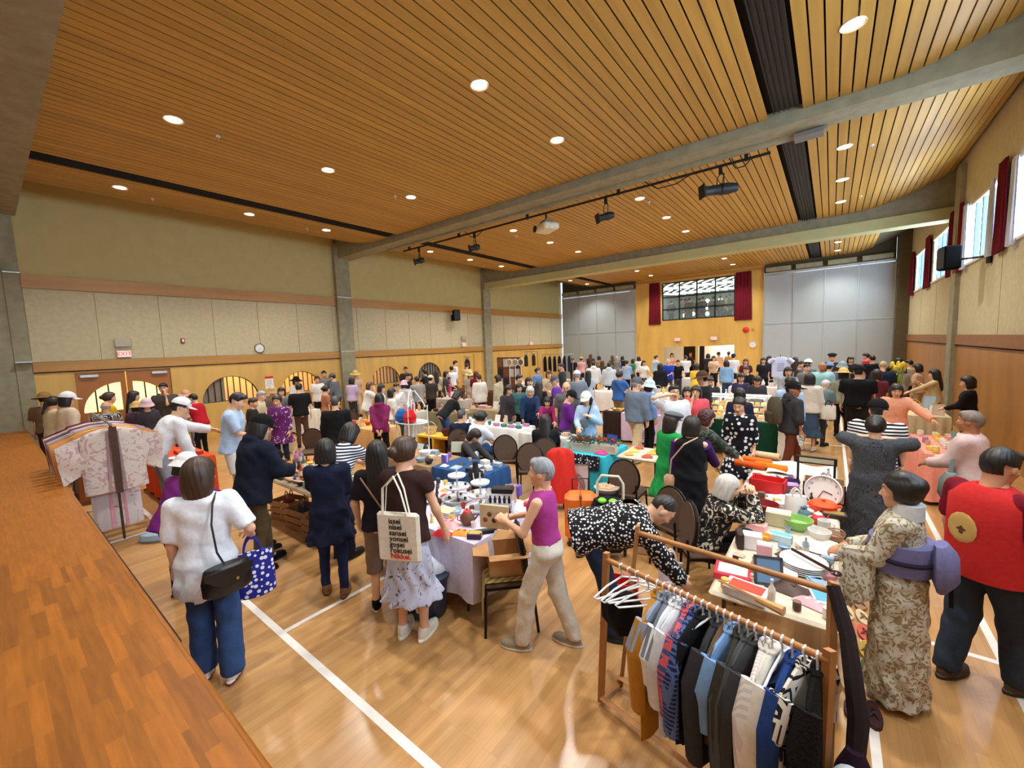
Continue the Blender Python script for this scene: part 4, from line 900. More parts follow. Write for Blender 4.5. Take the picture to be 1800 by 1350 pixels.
P16 = person(950, 806, 1.60, -72, 'person with grey hair in magenta tank top and pale trousers holding a book', ('tank', c(166, 60, 136)), ('pants', c(206, 198, 184), dict(r=(.1, .082, .07))), ('short', (138, 142, 150)), la=(-.1, .32, 1.12), ra=(.12, .34, 1.06), shoes=(150, 138, 124), sole=(220, 214, 200), stride=(.2, -.2), hp=-2, curl=.8, bw=1.06)
P14 = person(425, 692, 1.92, 105, 'young person in pale blue short-sleeved shirt and white shorts looking down', ('shirt', c(176, 200, 232), dict(sl=.44)), ('shorts', c(214, 214, 210)), ('short', K), sex='m', hp=24, la='down', ra='hold', L=8)
P18 = person(490, 793, 1.36, 70, 'small person in black cap and grey-green shirt bent over the bottle table', ('tee', c(104, 120, 104)), ('pants', BLK), ('crew', K), ('cap', (20, 20, 21)), L=30, la='fwd', ra='fwd', hp=20)
PBEND = person(1187, 882, 1.72, 74, 'person bending far over in a black shirt with white dots and dark jeans', ('shirt', pattern('dots', (24, 24, 27), (226, 226, 228), 40, thr=.36), dict(hem=-.15, infl=.04)), ('pants', c(36, 50, 78)), ('crew', (44, 36, 34)), L=78, la=(-.12, .62, .32), ra=(.12, .66, .34), hp=14, sex='m', bw=1.2)
PSEAT = person(1287, 838, 1.60, 66, 'seated person with white bob in black and cream floral blouse, hands raised', ('shirt', pattern('floral', (34, 32, 32), (206, 196, 176), 15, thr=.54), dict(infl=.035)), ('pants', BLK), ('bob', (196, 190, 182)), sit='chair', seatz=.52, L=20, la=(-.04, .40, 1.0), ra=(.05, .42, 1.02), hp=10, curl=.9)
PKIM = person(1580, 836, 1.56, -80, 'person in pale patterned kimono with lavender sash, seen from the side', ('ldress', pattern('floral', (196, 192, 178), (140, 122, 88), 20, thr=.5), dict(hem=-.87, infl=.034, flare=.03)), None, ('updo', K), la='hold', ra='hold', shoes=(224, 204, 160), skin='b', hp=4, bw=.98, L=2)
PVEST = person(1768, 790, 1.70, 34, 'person in red vest over maroon tee and dark jeans, walking right', ('tee', c(112, 18, 34), dict(infl=.03)), ('pants', c(46, 56, 70), dict(r=(.11, .09, .075))), ('short', K), sex='m', bw=1.1, la='down', ra='down', shoes=(84, 70, 58), skin='b', stride=(-.12, .16), hp=12)
PPINK = person(1706, 723, 1.62, -75, 'person with grey hair in pale pink cardigan with grey shoulder bag by the pink table', ('shirt', c(212, 186, 184), dict(infl=.04)), ('pants', c(182, 164, 128)), ('short', (120, 104, 96)), la='hold', ra='hold', skin='c', bw=1.12, shoes=(120, 100, 74), hp=-2)
PTWEED = person(1540, 732, 1.58, 4, 'person in long charcoal tweed dress with both elbows raised, seen from behind', ('ldress', pattern('geo', (78, 80, 86), (50, 52, 58), 30, thr=.2), dict(sl=.5, hem=-.74, flare=.1, infl=.05)), None, ('bun', K), la=(-.1, .22, 1.36), ra=(.1, .22, 1.36), hp=6, shoes=(40, 36, 36), bw=1.08, pole=(1, -.1, -.15))
PSTR = person(1545, 703, 1.66, 10, 'person in black and white wavy striped tee and black cap behind the tweed dress', ('tee', pattern('stripe', (232, 232, 232), (24, 24, 26), 8.), dict(sl=.48, infl=.05)), ('pants', BLK), ('short', K), ('cap', (18, 18, 20)), sex='m', bw=1.12)
PGREEN = person(1184, 725, 1.56, 50, 'person in bright green tiered dress and grey flat cap', ('dress', c(34, 150, 76), dict(sl=.6, hem=-.42, flare=.1, infl=.035)), ('pants', c(92, 76, 62)), ('lob', DB), ('flat', (96, 98, 102)), hp=10)
PPURP = person(1218, 733, 1.58, 20, 'person in black pinafore dress over purple sleeves with a slim tan shoulder strap', ('ldress', c(22, 22, 28), dict(sl=.0, hem=-.74, flare=.06, infl=.045)), None, ('bob', K), la='down', ra='fwd', hp=12)
PRED = person(1247, 721, 1.58, 60, 'person with dark red hair in green and grey patterned jacket leaning on the goods table', ('long', pattern('floral', (48, 58, 48), (104, 100, 98), 10, thr=.52), dict(infl=.035)), ('pants', c(120, 112, 104)), ('curl', (64, 22, 24)), L=14, la='fwd', ra='fwd', hp=10)
PPOLK = person(1298, 701, 1.62, 196, 'person in black dress with large white spots looking down by the green table', ('ldress', pattern('dots', (20, 22, 30), (226, 228, 232), 15, thr=.36), dict(hem=-.5, infl=.03, sl=.75)), None, ('bun', K), hp=18, la='down', ra='down')
PBACK = person(1396, 671, 1.70, 62, 'person in dark hooded jacket, black cap and rust trousers with a backpack, walking right', ('hoodie', c(56, 56, 60), dict(sl=.7)), ('pants', c(104, 52, 34)), ('short', K), ('cap', (26, 20, 26)), sex='m', skin='c', la='down', ra='down', stride=(.22, -.2), hy=30, hp=2)
# --- left group around the orange table
person(78, 691, 1.80, 20, 'person in brown straw hat and brown top at the far left edge', ('tee', c(110, 88, 64)), ('pants', BRN), ('short', K), ('straw', (150, 116, 66)), sex='m')
person(95, 698, 1.74, 60, 'person in cream top with dark ponytail at the far left edge', ('long', c(206, 192, 158)), ('pants', BLK), ('pony', K))
person(121, 690, 1.84, 72, 'person in white cap and sheer beige top behind the kimono rail', ('long', c(208, 190, 164), dict(infl=.045)), ('pants', c(110, 90, 70)), ('bob', K), ('cap', (228, 226, 230)))
person(185, 706, 1.62, 10, 'bald person in black and white patterned top behind the kimono rail', ('shirt', pattern('geo', (34, 36, 42), (206, 202, 192), 14, thr=.4)), ('pants', BLK), ('rim', (170, 160, 156)), sex='m', skin='b')
person(194, 690, 1.78, 80, 'person in yellow top with glasses pushed up, by the double doors', ('long', c(206, 160, 24)), ('pants', c(60, 56, 40)), ('bun', BR))
person(237, 688, 1.76, 85, 'person with long dark hair in grey-lilac top by the double doors', ('tee', c(168, 158, 170)), ('pants', CHAR), ('long', K), la='fwd', ra='fwd')
person(286, 674, 1.88, 190, 'person in dark tee eating in front of the double doors', ('tee', c(72, 66, 58)), ('pants', CHAR), ('short', K), sex='m', la='face', ra='down')
person(240, 706, 1.54, 12, 'person in straw bucket hat and plum jacket with a backpack, seen from behind', ('shirt', c(86, 62, 78), dict(infl=.05)), ('pants', BLK), ('bob', K), ('bucket', (206, 172, 106)))
person(257, 701, 1.56, 170, 'person in pale pink hat facing us across the orange table', ('tee', c(60, 54, 60)), ('pants', BLK), ('bob', K), ('bucket', (216, 186, 196)))
person(281, 693, 1.62, 165, 'person with dark hair in grey print top at the orange table', ('tee', pattern('floral', (120, 110, 108), (70, 60, 60), 16, thr=.5)), ('pants', BLK), ('short', K), sex='m', L=14, la='fwd')
P11 = person(325, 701, 1.86, 74, 'person in white long sleeves and white cap reaching over the orange table', ('long', c(226, 228, 236), dict(infl=.04)), ('pants', c(150, 156, 164)), ('short', K), ('cap', (228, 228, 232)), sex='m', L=34, la='reach', ra='down', hp=6)
person(326, 687, 1.60, 160, 'person in pink sun hat beyond the orange table', ('tee', c(196, 186, 180)), ('pants', GRY), ('short', WH), ('straw', (206, 158, 130)))
person(337, 693, 1.62, -40, 'person in red vest over white tee beyond the orange table', ('vest', c(176, 26, 40), dict(infl=.04)), ('pants', BLK), ('short', K), sex='m', L=16, la='fwd', ra='fwd')
# --- left middle
person(485, 696, 1.62, 205, 'person in purple and white kimono jacket over green top', ('haori', pattern('floral', (98, 36, 102), (206, 196, 206), 8, thr=.6)), ('pants', DJN), ('bun', DB), hp=14, ra='hold')
person(462, 688, 1.66, 110, 'person with grey hair in beige shirt beside the purple kimono jacket', ('shirt', BEI), ('pants', KHA), ('short', GY), sex='m', L=14, hp=12)
person(447, 700, 1.55, 100, 'person in dark jacket between the pale blue shirt and the purple kimono jacket', ('coat', c(46, 40, 38)), ('pants', BLK), ('short', DB), hp=12)
person(478, 680, 1.60, 175, 'person in tan sun hat at the left stall', ('tee', c(120, 104, 92)), ('pants', BLK), ('short', K), ('bucket', (190, 160, 120)))
person(494, 682, 1.58, 185, 'person with dark bob in grey top behind the left stall', ('tee', c(110, 112, 120)), ('pants', BLK), ('bob', K))
person(525, 674, 1.72, 5, 'person in black tee and brown trousers standing with back turned, left of centre', ('tee', c(24, 24, 26), dict(infl=.04)), ('pants', c(84, 64, 50)), ('short', K), sex='m')
person(521, 663, 1.68, 150, 'person in black hat by the second half-round window', ('shirt', c(220, 216, 208)), ('pants', BLK), ('bob', K), ('straw', (26, 24, 26)))
person(557, 662, 1.60, 180, 'person in white blouse seated behind a pale counter by the window', ('blouse', c(230, 224, 216)), ('pants', BLK), ('bun', DB))
person(569, 652, 1.76, 175, 'tall person in grey shirt standing by the concrete column', ('shirt', c(122, 124, 126)), ('pants', CHAR), ('short', K), sex='m')
person(582, 657, 1.72, -60, 'person in grey cap and slate jacket with a backpack by the column', ('shirt', c(98, 106, 116)), ('pants', CHAR), ('short', K), ('cap', (110, 104, 96)), sex='m', L=14)
person(575, 678, 1.58, 70, 'person in rust blouse with dark bun', ('tee', c(172, 112, 78)), ('pants', BRN), ('bun', K), hp=12, la='fwd')
PSUIT = person(589, 697, 1.68, 10, 'person in black suit jacket seen from behind in the aisle', ('coat', c(20, 20, 22), dict(hem=-.2, infl=.04)), ('pants', BLK), ('short', (66, 62, 60)), sex='m')
person(624, 652, 1.58, 175, 'person in straw hat and beige top right of the concrete column', ('tee', c(206, 176, 150)), ('pants', BEI), ('short', K), ('straw', (216, 190, 120)))
person(619, 664, 1.62, 35, 'person in lilac shirt with black bob by the column', ('tee', c(190, 172, 206), dict(infl=.04)), ('pants', CHAR), ('bob', K))
person(652, 672, 1.60, 95, 'person in white blouse with chestnut bob eating', ('blouse', c(232, 230, 226)), ('pants', GRY), ('bob', (92, 56, 38)), la='face', ra='face', L=12)
person(672, 676, 1.58, 100, 'person in white top with black bob next to the chestnut bob', ('tee', c(230, 228, 226)), ('pants', BLK), ('bob', K), hp=10)
person(690, 683, 1.56, 75, 'person in white knit top with black bob behind the white wire stand', ('tee', c(216, 214, 210)), ('skirt', GRY), ('bob', K))
PMAG = person(667, 692, 1.60, 12, 'person in magenta hooded top and black trousers with hands behind the back', ('hoodie', c(128, 40, 88), dict(infl=.03)), ('pants', BLK), ('bob', K), la='behind', ra='behind')
person(710, 669, 1.56, 8, 'person in lilac bucket hat left of the arched stand', ('tee', c(196, 188, 186)), ('pants', GRY), ('bob', K), ('bucket', (206, 176, 206)))
person(719, 656, 1.74, 120, 'person in black jacket bending by the third half-round window', ('long', c(36, 34, 34)), ('pants', BLK), ('short', K), sex='m', L=16)
person(713, 645, 1.76, 175, 'person in dark top behind the display by the third half-round window', ('tee', c(60, 54, 50)), ('pants', BLK), ('short', BR), sex='m')
person(745, 650, 1.66, -70, 'person in black floral dress holding up a camera', ('dress', pattern('floral', (26, 26, 30), (150, 146, 140), 18, thr=.6)), ('pants', BRN), ('pony', K), la='phone', ra='phone')
person(767, 652, 1.62, 0, 'person with long dark hair in cream top by the dark half-round window', ('tee', c(196, 186, 164)), ('pants', CHAR), ('long', DB))
person(785, 653, 1.62, 100, 'person in charcoal tee and blue jeans beside the child in pink', ('tee', c(70, 70, 78)), ('pants', JEAN), ('bob', K), la='hold')
person(790, 663, 1.38, 120, 'child in hot pink dress', ('dress', c(226, 62, 104), dict(hem=-.3)), ('shorts', c(226, 62, 104)), ('pony', K), skin='b')
person(801, 634, 1.84, 70, 'tall person in white tee near the middle side door', ('tee', WHT), ('pants', CHAR), ('short', K), sex='m')
person(793, 644, 1.72, -20, 'person in white shirt with dark shoulder strap near the middle side door', ('tee', WHT), ('pants', BLK), ('short', K), sex='m')
person(821, 639, 1.74, 20, 'person in pale yellow shirt at the leather goods stall', ('tee', c(214, 198, 140)), ('pants', KHA), ('short', BR), sex='m')
person(826, 653, 1.60, 178, 'person in white face mask and straw hat at the leather goods stall', ('tee', c(196, 190, 180)), ('pants', BEI), ('bob', K), ('straw', (206, 184, 130)))
person(837, 653, 1.60, 15, 'person in dark red headscarf at the leather goods stall', ('tee', c(120, 26, 34)), ('pants', BLK), ('lob', (96, 22, 30)))
PWB = person(841, 658, 1.66, -25, 'person in loose white blouse and black trousers carrying a cream bag', ('blouse', c(226, 220, 210), dict(sl=.9)), ('pants', BLK), ('short', BR), la='down', ra='down')
person(808, 690, 1.60, 60, 'person in black top crouching over goods in the middle aisle', ('tee', c(30, 30, 34)), ('pants', JEAN), ('bob', K), L=46, la='low', ra='low', hp=16)
P53 = person(811, 721, 1.66, 20, 'seated person in navy jacket with greying hair, back turned', ('shirt', c(30, 34, 54)), ('pants', CHAR), ('short', (70, 68, 70)), sex='m', sit='chair', seatz=.52, L=6)
P69 = person(850, 724, 1.74, 60, 'seated person in white tee with dark bun leaning right', ('tee', c(214, 222, 236), dict(infl=.05)), ('pants', JEAN), ('bun', K), sit='chair', seatz=.52, L=26, la='fwd', ra='fwd')
P70 = person(842, 759, 1.58, 120, 'seated person in charcoal top with head bowed over the blue-clothed table', ('long', c(62, 60, 60)), ('pants', BLK), ('bob', DB), sit='chair', seatz=.52, L=22, hp=36, la='fwd', ra='fwd')
P68 = person(958, 729, 1.70, 4, 'seated person in black top with long black hair, back turned, centre', ('long', c(24, 24, 28), dict(infl=.045)), ('pants', BLK), ('long', K), sit='chair', seatz=.52, L=10, la='fwd', ra='fwd')
# --- centre crowd
person(873, 660, 1.62, -60, 'person in sand hooded vest with brown hair near the round mirrors', ('hoodie', c(196, 186, 156)), ('pants', BRN), ('bob', DB))
person(896, 678, 1.58, 130, 'person in charcoal coat looking down at the white table', ('coat', c(60, 54, 58), dict(hem=-.18)), ('pants', BLK), ('lob', DB), L=12, hp=16)
person(913, 675, 1.56, 160, 'person in teal top with dark bob beside the white-haired shopper', ('tee', c(62, 110, 112)), ('pants', BLK), ('bob', K), hp=14)
person(932, 681, 1.58, 175, 'white-haired person in navy denim shirt leaning over the white table', ('shirt', c(36, 56, 92)), ('pants', NAVY), ('curl', (198, 196, 192)), L=18, hp=16, la='fwd', ra='down')
person(914, 659, 1.70, 100, 'person with black hair behind the teal top', ('tee', c(60, 60, 66)), ('pants', BLK), ('short', K), sex='m')
person(946, 647, 1.66, 130, 'person in light denim shirt with dark headband', ('shirt', c(96, 134, 184)), ('pants', DJN), ('bun', K))
person(985, 639, 1.82, -100, 'tall person in charcoal sweater looking left', ('long', c(56, 60, 66)), ('pants', CHAR), ('short', K), sex='m')
person(1014, 652, 1.74, 0, 'person in white cap and grey-blue tee seen from behind', ('tee', c(122, 134, 150), dict(infl=.04)), ('pants', CHAR), ('short', GY), ('cap', (228, 230, 234)), sex='m')
person(947, 671, 1.60, 5, 'person in black top with long wavy dark hair, centre', ('long', c(30, 28, 32)), ('pants', BLK), ('long', DB))
person(972, 662, 1.66, -75, 'person in violet tee and grey cap looking down', ('tee', c(104, 62, 158)), ('pants', CHAR), ('short', GY), ('cap', (92, 92, 98)), sex='m', hp=16)
person(995, 672, 1.70, 185, 'bald person with glasses in grey tee facing us', ('tee', c(92, 92, 98)), ('pants', CHAR), ('rim', (120, 110, 104)), sex='m', hp=12, glasses=True)
person(1009, 688, 1.62, 95, 'person in violet sweater and black cap looking at something in hand', ('long', c(106, 40, 136)), ('pants', c(110, 120, 140)), ('short', K), ('cap', (24, 24, 26)), la='hold', ra='hold', hp=24, L=8)
P66 = person(1029, 690, 1.62, 200, 'person in white cap with black cardigan over pale blue shirt', ('shirt', c(170, 196, 228)), ('pants', c(60, 66, 90)), ('bob', K), ('cap', (232, 234, 232)), la='strap', ra='hold', hp=14)
person(962, 700, 1.48, 178, 'person with long dark hair in magenta cardigan bending over the white table', ('long', c(150, 40, 96)), ('pants', BLK), ('long', K), L=22, hp=14, la='fwd', ra='fwd')
person(1043, 635, 1.82, 0, 'tall person in white hooded jacket seen from behind', ('hoodie', c(216, 216, 214)), ('pants', c(60, 64, 80)), ('short', K), sex='m')
person(1071, 637, 1.78, 8, 'person in pale grey hooded jacket and black trousers seen from behind', ('hoodie', c(186, 194, 202)), ('pants', BLK), ('short', K), sex='m')
person(1034, 652, 1.62, 5, 'person with long black hair in pale blue dress between two hooded jackets', ('dress', c(176, 192, 214)), ('shorts', GRY), ('long', K))
PBLUE = person(1090, 652, 1.70, 35, 'person in cobalt tee and khaki trousers with dark crossbody strap', ('tee', c(64, 108, 176), dict(infl=.04)), ('pants', c(150, 128, 96)), ('bun', DB), ra='fwd')
P74 = person(1121, 664, 1.74, 40, 'person in grey denim shirt, grey cap and cream trousers walking', ('shirt', c(110, 124, 142), dict(infl=.045)), ('pants', c(206, 184, 146), dict(r=(.11, .09, .08))), ('short', GY), ('cap', (92, 96, 106)), sex='m', stride=(.2, -.2), shoes=(180, 160, 130))
person(1144, 668, 1.66, 60, 'person in pale bucket hat and light blue shirt beside the cream trousers', ('shirt', c(120, 156, 206)), ('pants', BLK), ('bob', K), ('bucket', (206, 226, 224)), la='fwd')
person(1185, 677, 1.74, 160, 'person in white tee and glasses with a hand at the ear', ('tee', c(222, 228, 236), dict(infl=.045)), ('pants', CHAR), ('short', K), sex='m', ra=(.14, .16, 1.5), hp=2, glasses=True)
person(1223, 679, 1.62, 190, 'person in coral pink tee and glasses with a hand on the mouth', ('tee', c(226, 92, 104), dict(infl=.045)), ('pants', c(100, 40, 50)), ('bob', DB), ra='face', glasses=True)
person(1208, 681, 1.56, 175, 'person with dark bob peeping between the white and coral tees', ('tee', c(60, 56, 60)), ('pants', BLK), ('bob', K))
person(1232, 654, 1.76, -60, 'person in brown brimmed hat and black jacket', ('long', c(34, 34, 38)), ('pants', CHAR), ('short', K), ('straw', (86, 62, 46)), sex='m')
person(1301, 683, 1.58, 6, 'person with black bob in navy tee behind the spotted dress', ('tee', c(36, 40, 66)), ('pants', JEAN), ('bob', K))
person(1303, 657, 1.58, 176, 'person with long black hair behind the food display case', ('tee', c(60, 56, 90)), ('pants', BLK), ('long', K), hp=14)
person(1331, 663, 1.56, 178, 'person with dark hair bowed behind the food display case', ('tee', c(64, 62, 70)), ('pants', BLK), ('bob', K), hp=26, L=12)
person(1390, 662, 1.70, 20, 'person in light blue shirt and white trousers behind the backpack wearer', ('shirt', c(176, 206, 240)), ('wide', c(226, 220, 206)), ('short', K))
PTOTE = person(1424, 657, 1.68, 6, 'person in cream sweater and denim skirt with a white bag, back turned', ('long', c(214, 206, 192), dict(infl=.04)), ('skirt', c(62, 82, 104), dict(end=.3)), ('bob', K), la='hip', ra='down', shoes=(216, 200, 180))
person(1454, 669, 1.60, 30, 'person in teal-grey striped tee bending at the food table', ('tee', pattern('stripe', (112, 130, 132), (84, 102, 104), 12), dict(infl=.06)), ('pants', CHAR), ('short', WH), L=30, bw=1.1)
person(1483, 648, 1.66, 0, 'person in straw hat and sage tee with black trousers, back turned', ('tee', c(150, 154, 138)), ('pants', BLK), ('bob', K), ('straw', (214, 180, 112)), shoes=(30, 30, 32), sole=(220, 220, 220))
PBIG = person(1510, 643, 1.78, 4, 'large person in black tee and black cap, back turned', ('tee', c(18, 18, 20), dict(infl=.045)), ('shorts', c(40, 36, 34)), ('short', K), ('cap', (20, 20, 22)), sex='m', bw=1.22)
person(1542, 650, 1.64, 5, 'person in maroon tee with a pale strap across the back', ('tee', c(104, 40, 48)), ('pants', c(130, 40, 50)), ('bob', DB))
PPEACH = person(1577, 677, 1.58, 172, 'person in peach blouse reaching over the pink table', ('long', c(240, 172, 140), dict(infl=.05)), ('pants', NAVY), ('long', DB), la=(-.5, .36, 1.0), ra='down', hp=14, L=6)
person(1698, 662, 1.62, -85, 'person with dark bob in black by the right plywood wall', ('long', c(26, 24, 26)), ('pants', BLK), ('bob', K), la='hold')
person(1640, 650, 1.58, -80, 'person with long dark hair in beige sleeves reaching left at the right stall', ('long', c(206, 184, 140)), ('pants', BLK), ('long', K), la='reach', ra='phone')
person(1611, 640, 1.62, -70, 'person in pinkish beige tee by the right wall', ('tee', c(206, 176, 150)), ('pants', KHA), ('bob', K))
person(1582, 642, 1.56, -30, 'grey-haired person in patterned top by the right wall', ('tee', c(168, 160, 148)), ('pants', GRY), ('curl', GY))
person(1578, 630, 1.70, -40, 'person in denim shirt with black hair near the right far corner', ('shirt', c(62, 92, 130)), ('pants', JEAN), ('bob', K))
person(1553, 635, 1.74, 5, 'person in navy tee with fair cropped hair beside yellow flowers', ('tee', c(30, 38, 56), dict(infl=.04)), ('pants', CHAR), ('crew', (180, 156, 116)), sex='m')
person(1521, 621, 1.78, -60, 'person in red tee near the right partition', ('tee', c(190, 56, 72)), ('pants', CHAR), ('short', K), sex='m', L=14)
person(1533, 625, 1.74, -20, 'person in black tee next to the red tee at the right partition', ('tee', BLK and c(30, 30, 32)), ('pants', BLK), ('short', K), sex='m')
person(1463, 622, 1.80, 175, 'person in black beret facing us near the right partition', ('long', c(70, 58, 46)), ('pants', BLK), ('short', K), ('beret', (24, 26, 32)), sex='m')
person(1482, 636, 1.66, 150, 'person in grey-blue bucket hat near the right partition', ('tee', c(110, 100, 100)), ('pants', BLK), ('short', GY), ('bucket', (146, 160, 166)))
person(1496, 627, 1.68, 165, 'person with dark bob left of the red tee', ('tee', c(50, 46, 52)), ('pants', BLK), ('bob', K))
person(1446, 637, 1.76, 178, 'balding person in light aqua tee facing us', ('tee', c(150, 196, 200), dict(infl=.04)), ('pants', GRY), ('rim', (60, 46, 40)), sex='m', skin='c')
person(1459, 638, 1.64, 20, 'person in blue cap beside the aqua tee', ('tee', c(96, 116, 150)), ('pants', CHAR), ('short', K), ('cap', (110, 140, 190)))
person(1398, 628, 1.70, 10, 'person with long dark hair left of the three facing shoppers', ('tee', c(150, 140, 140)), ('pants', BLK), ('long', DB))
person(1410, 635, 1.68, 120, 'person in dark top, first of two looking right near the white tee display', ('tee', c(56, 52, 56)), ('pants', BLK), ('short', K), sex='m')
person(1419, 640, 1.66, 150, 'person in grey top, second of two looking right near the white tee display', ('tee', c(110, 106, 106)), ('pants', BLK), ('short', K), sex='m')
person(1422, 632, 1.72, 30, 'person in white cap near the right partition', ('tee', c(90, 94, 110)), ('pants', CHAR), ('short', K), ('cap', (230, 232, 236)), sex='m')
person(1342, 629, 1.68, 175, 'person with long black hair in dark top left of the hanging white tee', ('tee', c(36, 36, 48)), ('pants', BLK), ('long', K))
person(1353, 626, 1.70, 160, 'person with very long black hair right beside the hanging white tee', ('tee', c(40, 36, 44)), ('pants', BLK), ('long', K))
person(1311, 631, 1.66, 180, 'person in dusky red headscarf below the wall clock', ('tee', c(86, 42, 46)), ('pants', BLK), ('lob', (84, 36, 40)))
person(1289, 622, 1.76, 5, 'person in white printed tee and navy cap under the far exit sign', ('tee', c(220, 222, 230)), ('pants', NAVY), ('short', K), ('cap', (36, 44, 96)), sex='m')
person(1277, 634, 1.68, 0, 'person in light denim jacket with black hair, back turned', ('shirt', c(128, 166, 206)), ('pants', JEAN), ('bob', K))
person(1311, 645, 1.62, 200, 'person in black top bending behind the clear display shelves', ('tee', c(30, 30, 34)), ('pants', BLK), ('short', K), L=16)
person(1249, 664, 1.56, 185, 'person with dark hair low behind the glass shelves', ('tee', c(50, 52, 60)), ('pants', BLK), ('short', K), hp=20)
person(1225, 639, 1.64, 30, 'person in yellow dress near the far right doorway', ('dress', c(226, 196, 70)), ('shorts', c(226, 196, 70)), ('bob', K))
# --- far row
for q in [
 (1007, 629, 1.70, 20, 'person in black jacket and hood at the far partition', (34, 32, 34), 'short', None),
 (1022, 628, 1.72, 10, 'person in pink tee and tan cap at the far partition', (222, 168, 176), 'short', ('cap', (206, 160, 84))),
 (1038, 623, 1.72, 5, 'person with long brown hair in brown top at the far partition', (66, 52, 44), 'long', None),
 (1053, 626, 1.70, 0, 'person in tan top with dark hair, fourth along the far partition', (150, 120, 92), 'bob', None),
 (1059, 634, 1.64, 10, 'person with wavy brown hair in charcoal top, in front of the far partition', (70, 66, 66), 'lob', None),
 (1076, 625, 1.70, -10, 'person with auburn hair in olive top along the far partition', (112, 104, 82), 'long', None),
 (1085, 627, 1.68, 20, 'person with grey curls in grey top along the far partition', (120, 120, 122), 'curl', None),
 (1094, 626, 1.70, 0, 'person in black with dark hair at the right of the far partition', (30, 28, 30), 'bob', None),
 (1102, 634, 1.66, 15, 'person in pale blue tee with black hair below the far partition', (150, 172, 206), 'short', None),
 (1122, 627, 1.68, -30, 'person in white tee with black hair just left of the far doorway', (226, 224, 226), 'bob', None),
 (1114, 631, 1.62, 60, 'person in green tee near the far doorway', (64, 140, 110), 'bob', None),
 (1132, 634, 1.62, 150, 'person in white blouse with long dark hair near the far doorway', (230, 226, 222), 'long', None),
 (1154, 625, 1.74, 60, 'person in pale blue shirt with black hair at the far left doorway post', (172, 196, 226), 'short', None),
 (1174, 631, 1.74, 200, 'large bald person in royal blue tee by the far doorway', (36, 62, 176), 'rim', None),
 (1181, 621, 1.72, 178, 'person in peach tee standing in the far left doorway', (226, 190, 172), 'bob', None),
 (1161, 639, 1.68, 10, 'person in black top with dark hair in front of the royal blue tee', (26, 26, 30), 'lob', None),
 (1205, 625, 1.72, 0, 'person in white tee seen from behind at the far doorway', (222, 224, 228), 'short', None),
 (1214, 619, 1.74, 170, 'person in dark top with brown hair inside the far doorway', (70, 58, 54), 'short', None),
 (1229, 618, 1.76, 120, 'person in grey-green shirt between the two far doorways', (150, 152, 138), 'short', None),
 (1245, 622, 1.70, 10, 'person in dark coat at the bright doorway', (40, 40, 46), 'bob', None),
 (1263, 619, 1.72, -20, 'person in peach top and brown hat at the bright doorway', (226, 188, 160), 'short', ('cap', (110, 76, 52))),
 (1255, 626, 1.66, 160, 'person in light tan top below the bright doorway', (206, 178, 146), 'bob', None),
 (1281, 618, 1.74, 5, 'person in tan cap and yellowish top at the right of the bright doorway', (206, 184, 130), 'short', ('cap', (190, 150, 96))),
 (1192, 633, 1.64, 175, 'person in black tee with white letters near the far doorway', (28, 28, 30), 'short', None),
 (965, 652, 1.66, 170, 'person with light brown hair in beige top behind the clothes stall', (196, 176, 150), 'bob', None),
 (930, 664, 1.62, 150, 'person with dark bob and black top left of the denim shirt', (40, 38, 42), 'bob', None),
 (757, 660, 1.60, 20, 'person with cream cap facing the dark half-round window', (60, 54, 52), 'short', ('cap', (226, 214, 180))),
 (697, 674, 1.60, 160, 'person in white shirt left of the lilac hat', (226, 224, 220), 'short', None),
 (732, 662, 1.64, -20, 'person in grey tee in front of the third half-round window', (150, 146, 140), 'short', None),
 (1562, 643, 1.62, 10, 'person in dark jacket among the shoppers near the yellow flowers', (52, 52, 60), 'short', None),
 (1597, 633, 1.62, -60, 'person with dark hair and cream top beside the right wall', (206, 196, 170), 'short', None),
 (1386, 646, 1.66, 170, 'person in grey blouse right of the hanging white tee', (150, 150, 156), 'bob', None)]:
    col = q[5]; hc_ = {'rim': (190, 160, 140), 'curl': GY}.get(q[6], K if 'brown' not in q[4] and 'auburn' not in q[4] else (84, 52, 34))
    person(q[0], q[1], q[2], q[3], q[4], (rnd.choice(['tee', 'tee', 'shirt']), c(*col), dict(infl=.035)), ('pants', rnd.choice([BLK, CHAR, DJN, NAVY, BRN])), (q[6], hc_), q[7], sex=rnd.choice('fm'), la=rnd.choice(['down', 'hold', 'fwd']), ra=rnd.choice(['down', 'hold']), lod='f')
# --- figures in the upper gallery (floor z = 3.3) behind the window
for x, rel, col, lab in ((-7.0, 90, (150, 160, 160), 'in pale grey dress, facing the left of the gallery'), (-6.75, -90, (90, 90, 92), 'in grey top facing the pale grey dress'), (-6.45, 10, (84, 78, 70), 'in brown coat, third in the gallery row'), (-6.05, 0, (40, 40, 44), 'in dark coat, left of the glowing lamps'), (-5.75, 5, (60, 60, 64), 'in charcoal, at the middle mullion'), (-5.3, 0, (92, 96, 90), 'in long grey-green coat between the lamps'), (-4.9, 10, (30, 30, 32), 'in black, right of the lamps'), (-4.65, 4, (226, 210, 40), 'in bright yellow tee'), (-4.35, -60, (90, 92, 90), 'in grey at the right end of the gallery'), (-7.6, 20, (60, 56, 52), 'in brown at the left end of the gallery')):
    person(0, 0, 1.68, rel, 'person ' + lab + (' in the gallery' if 'gallery' not in lab else ''), ('long' if 'tee' not in lab else 'tee', c(*col), dict(hem=-.12 if 'coat' not in lab and 'dress' not in lab else -.5)), ('pants', BLK), ('short', K), at=(x*1.045, YF+1.2+.3*math.sin(x*9), 3.3), lod='f', sex=rnd.choice('fm'), ra='hold')
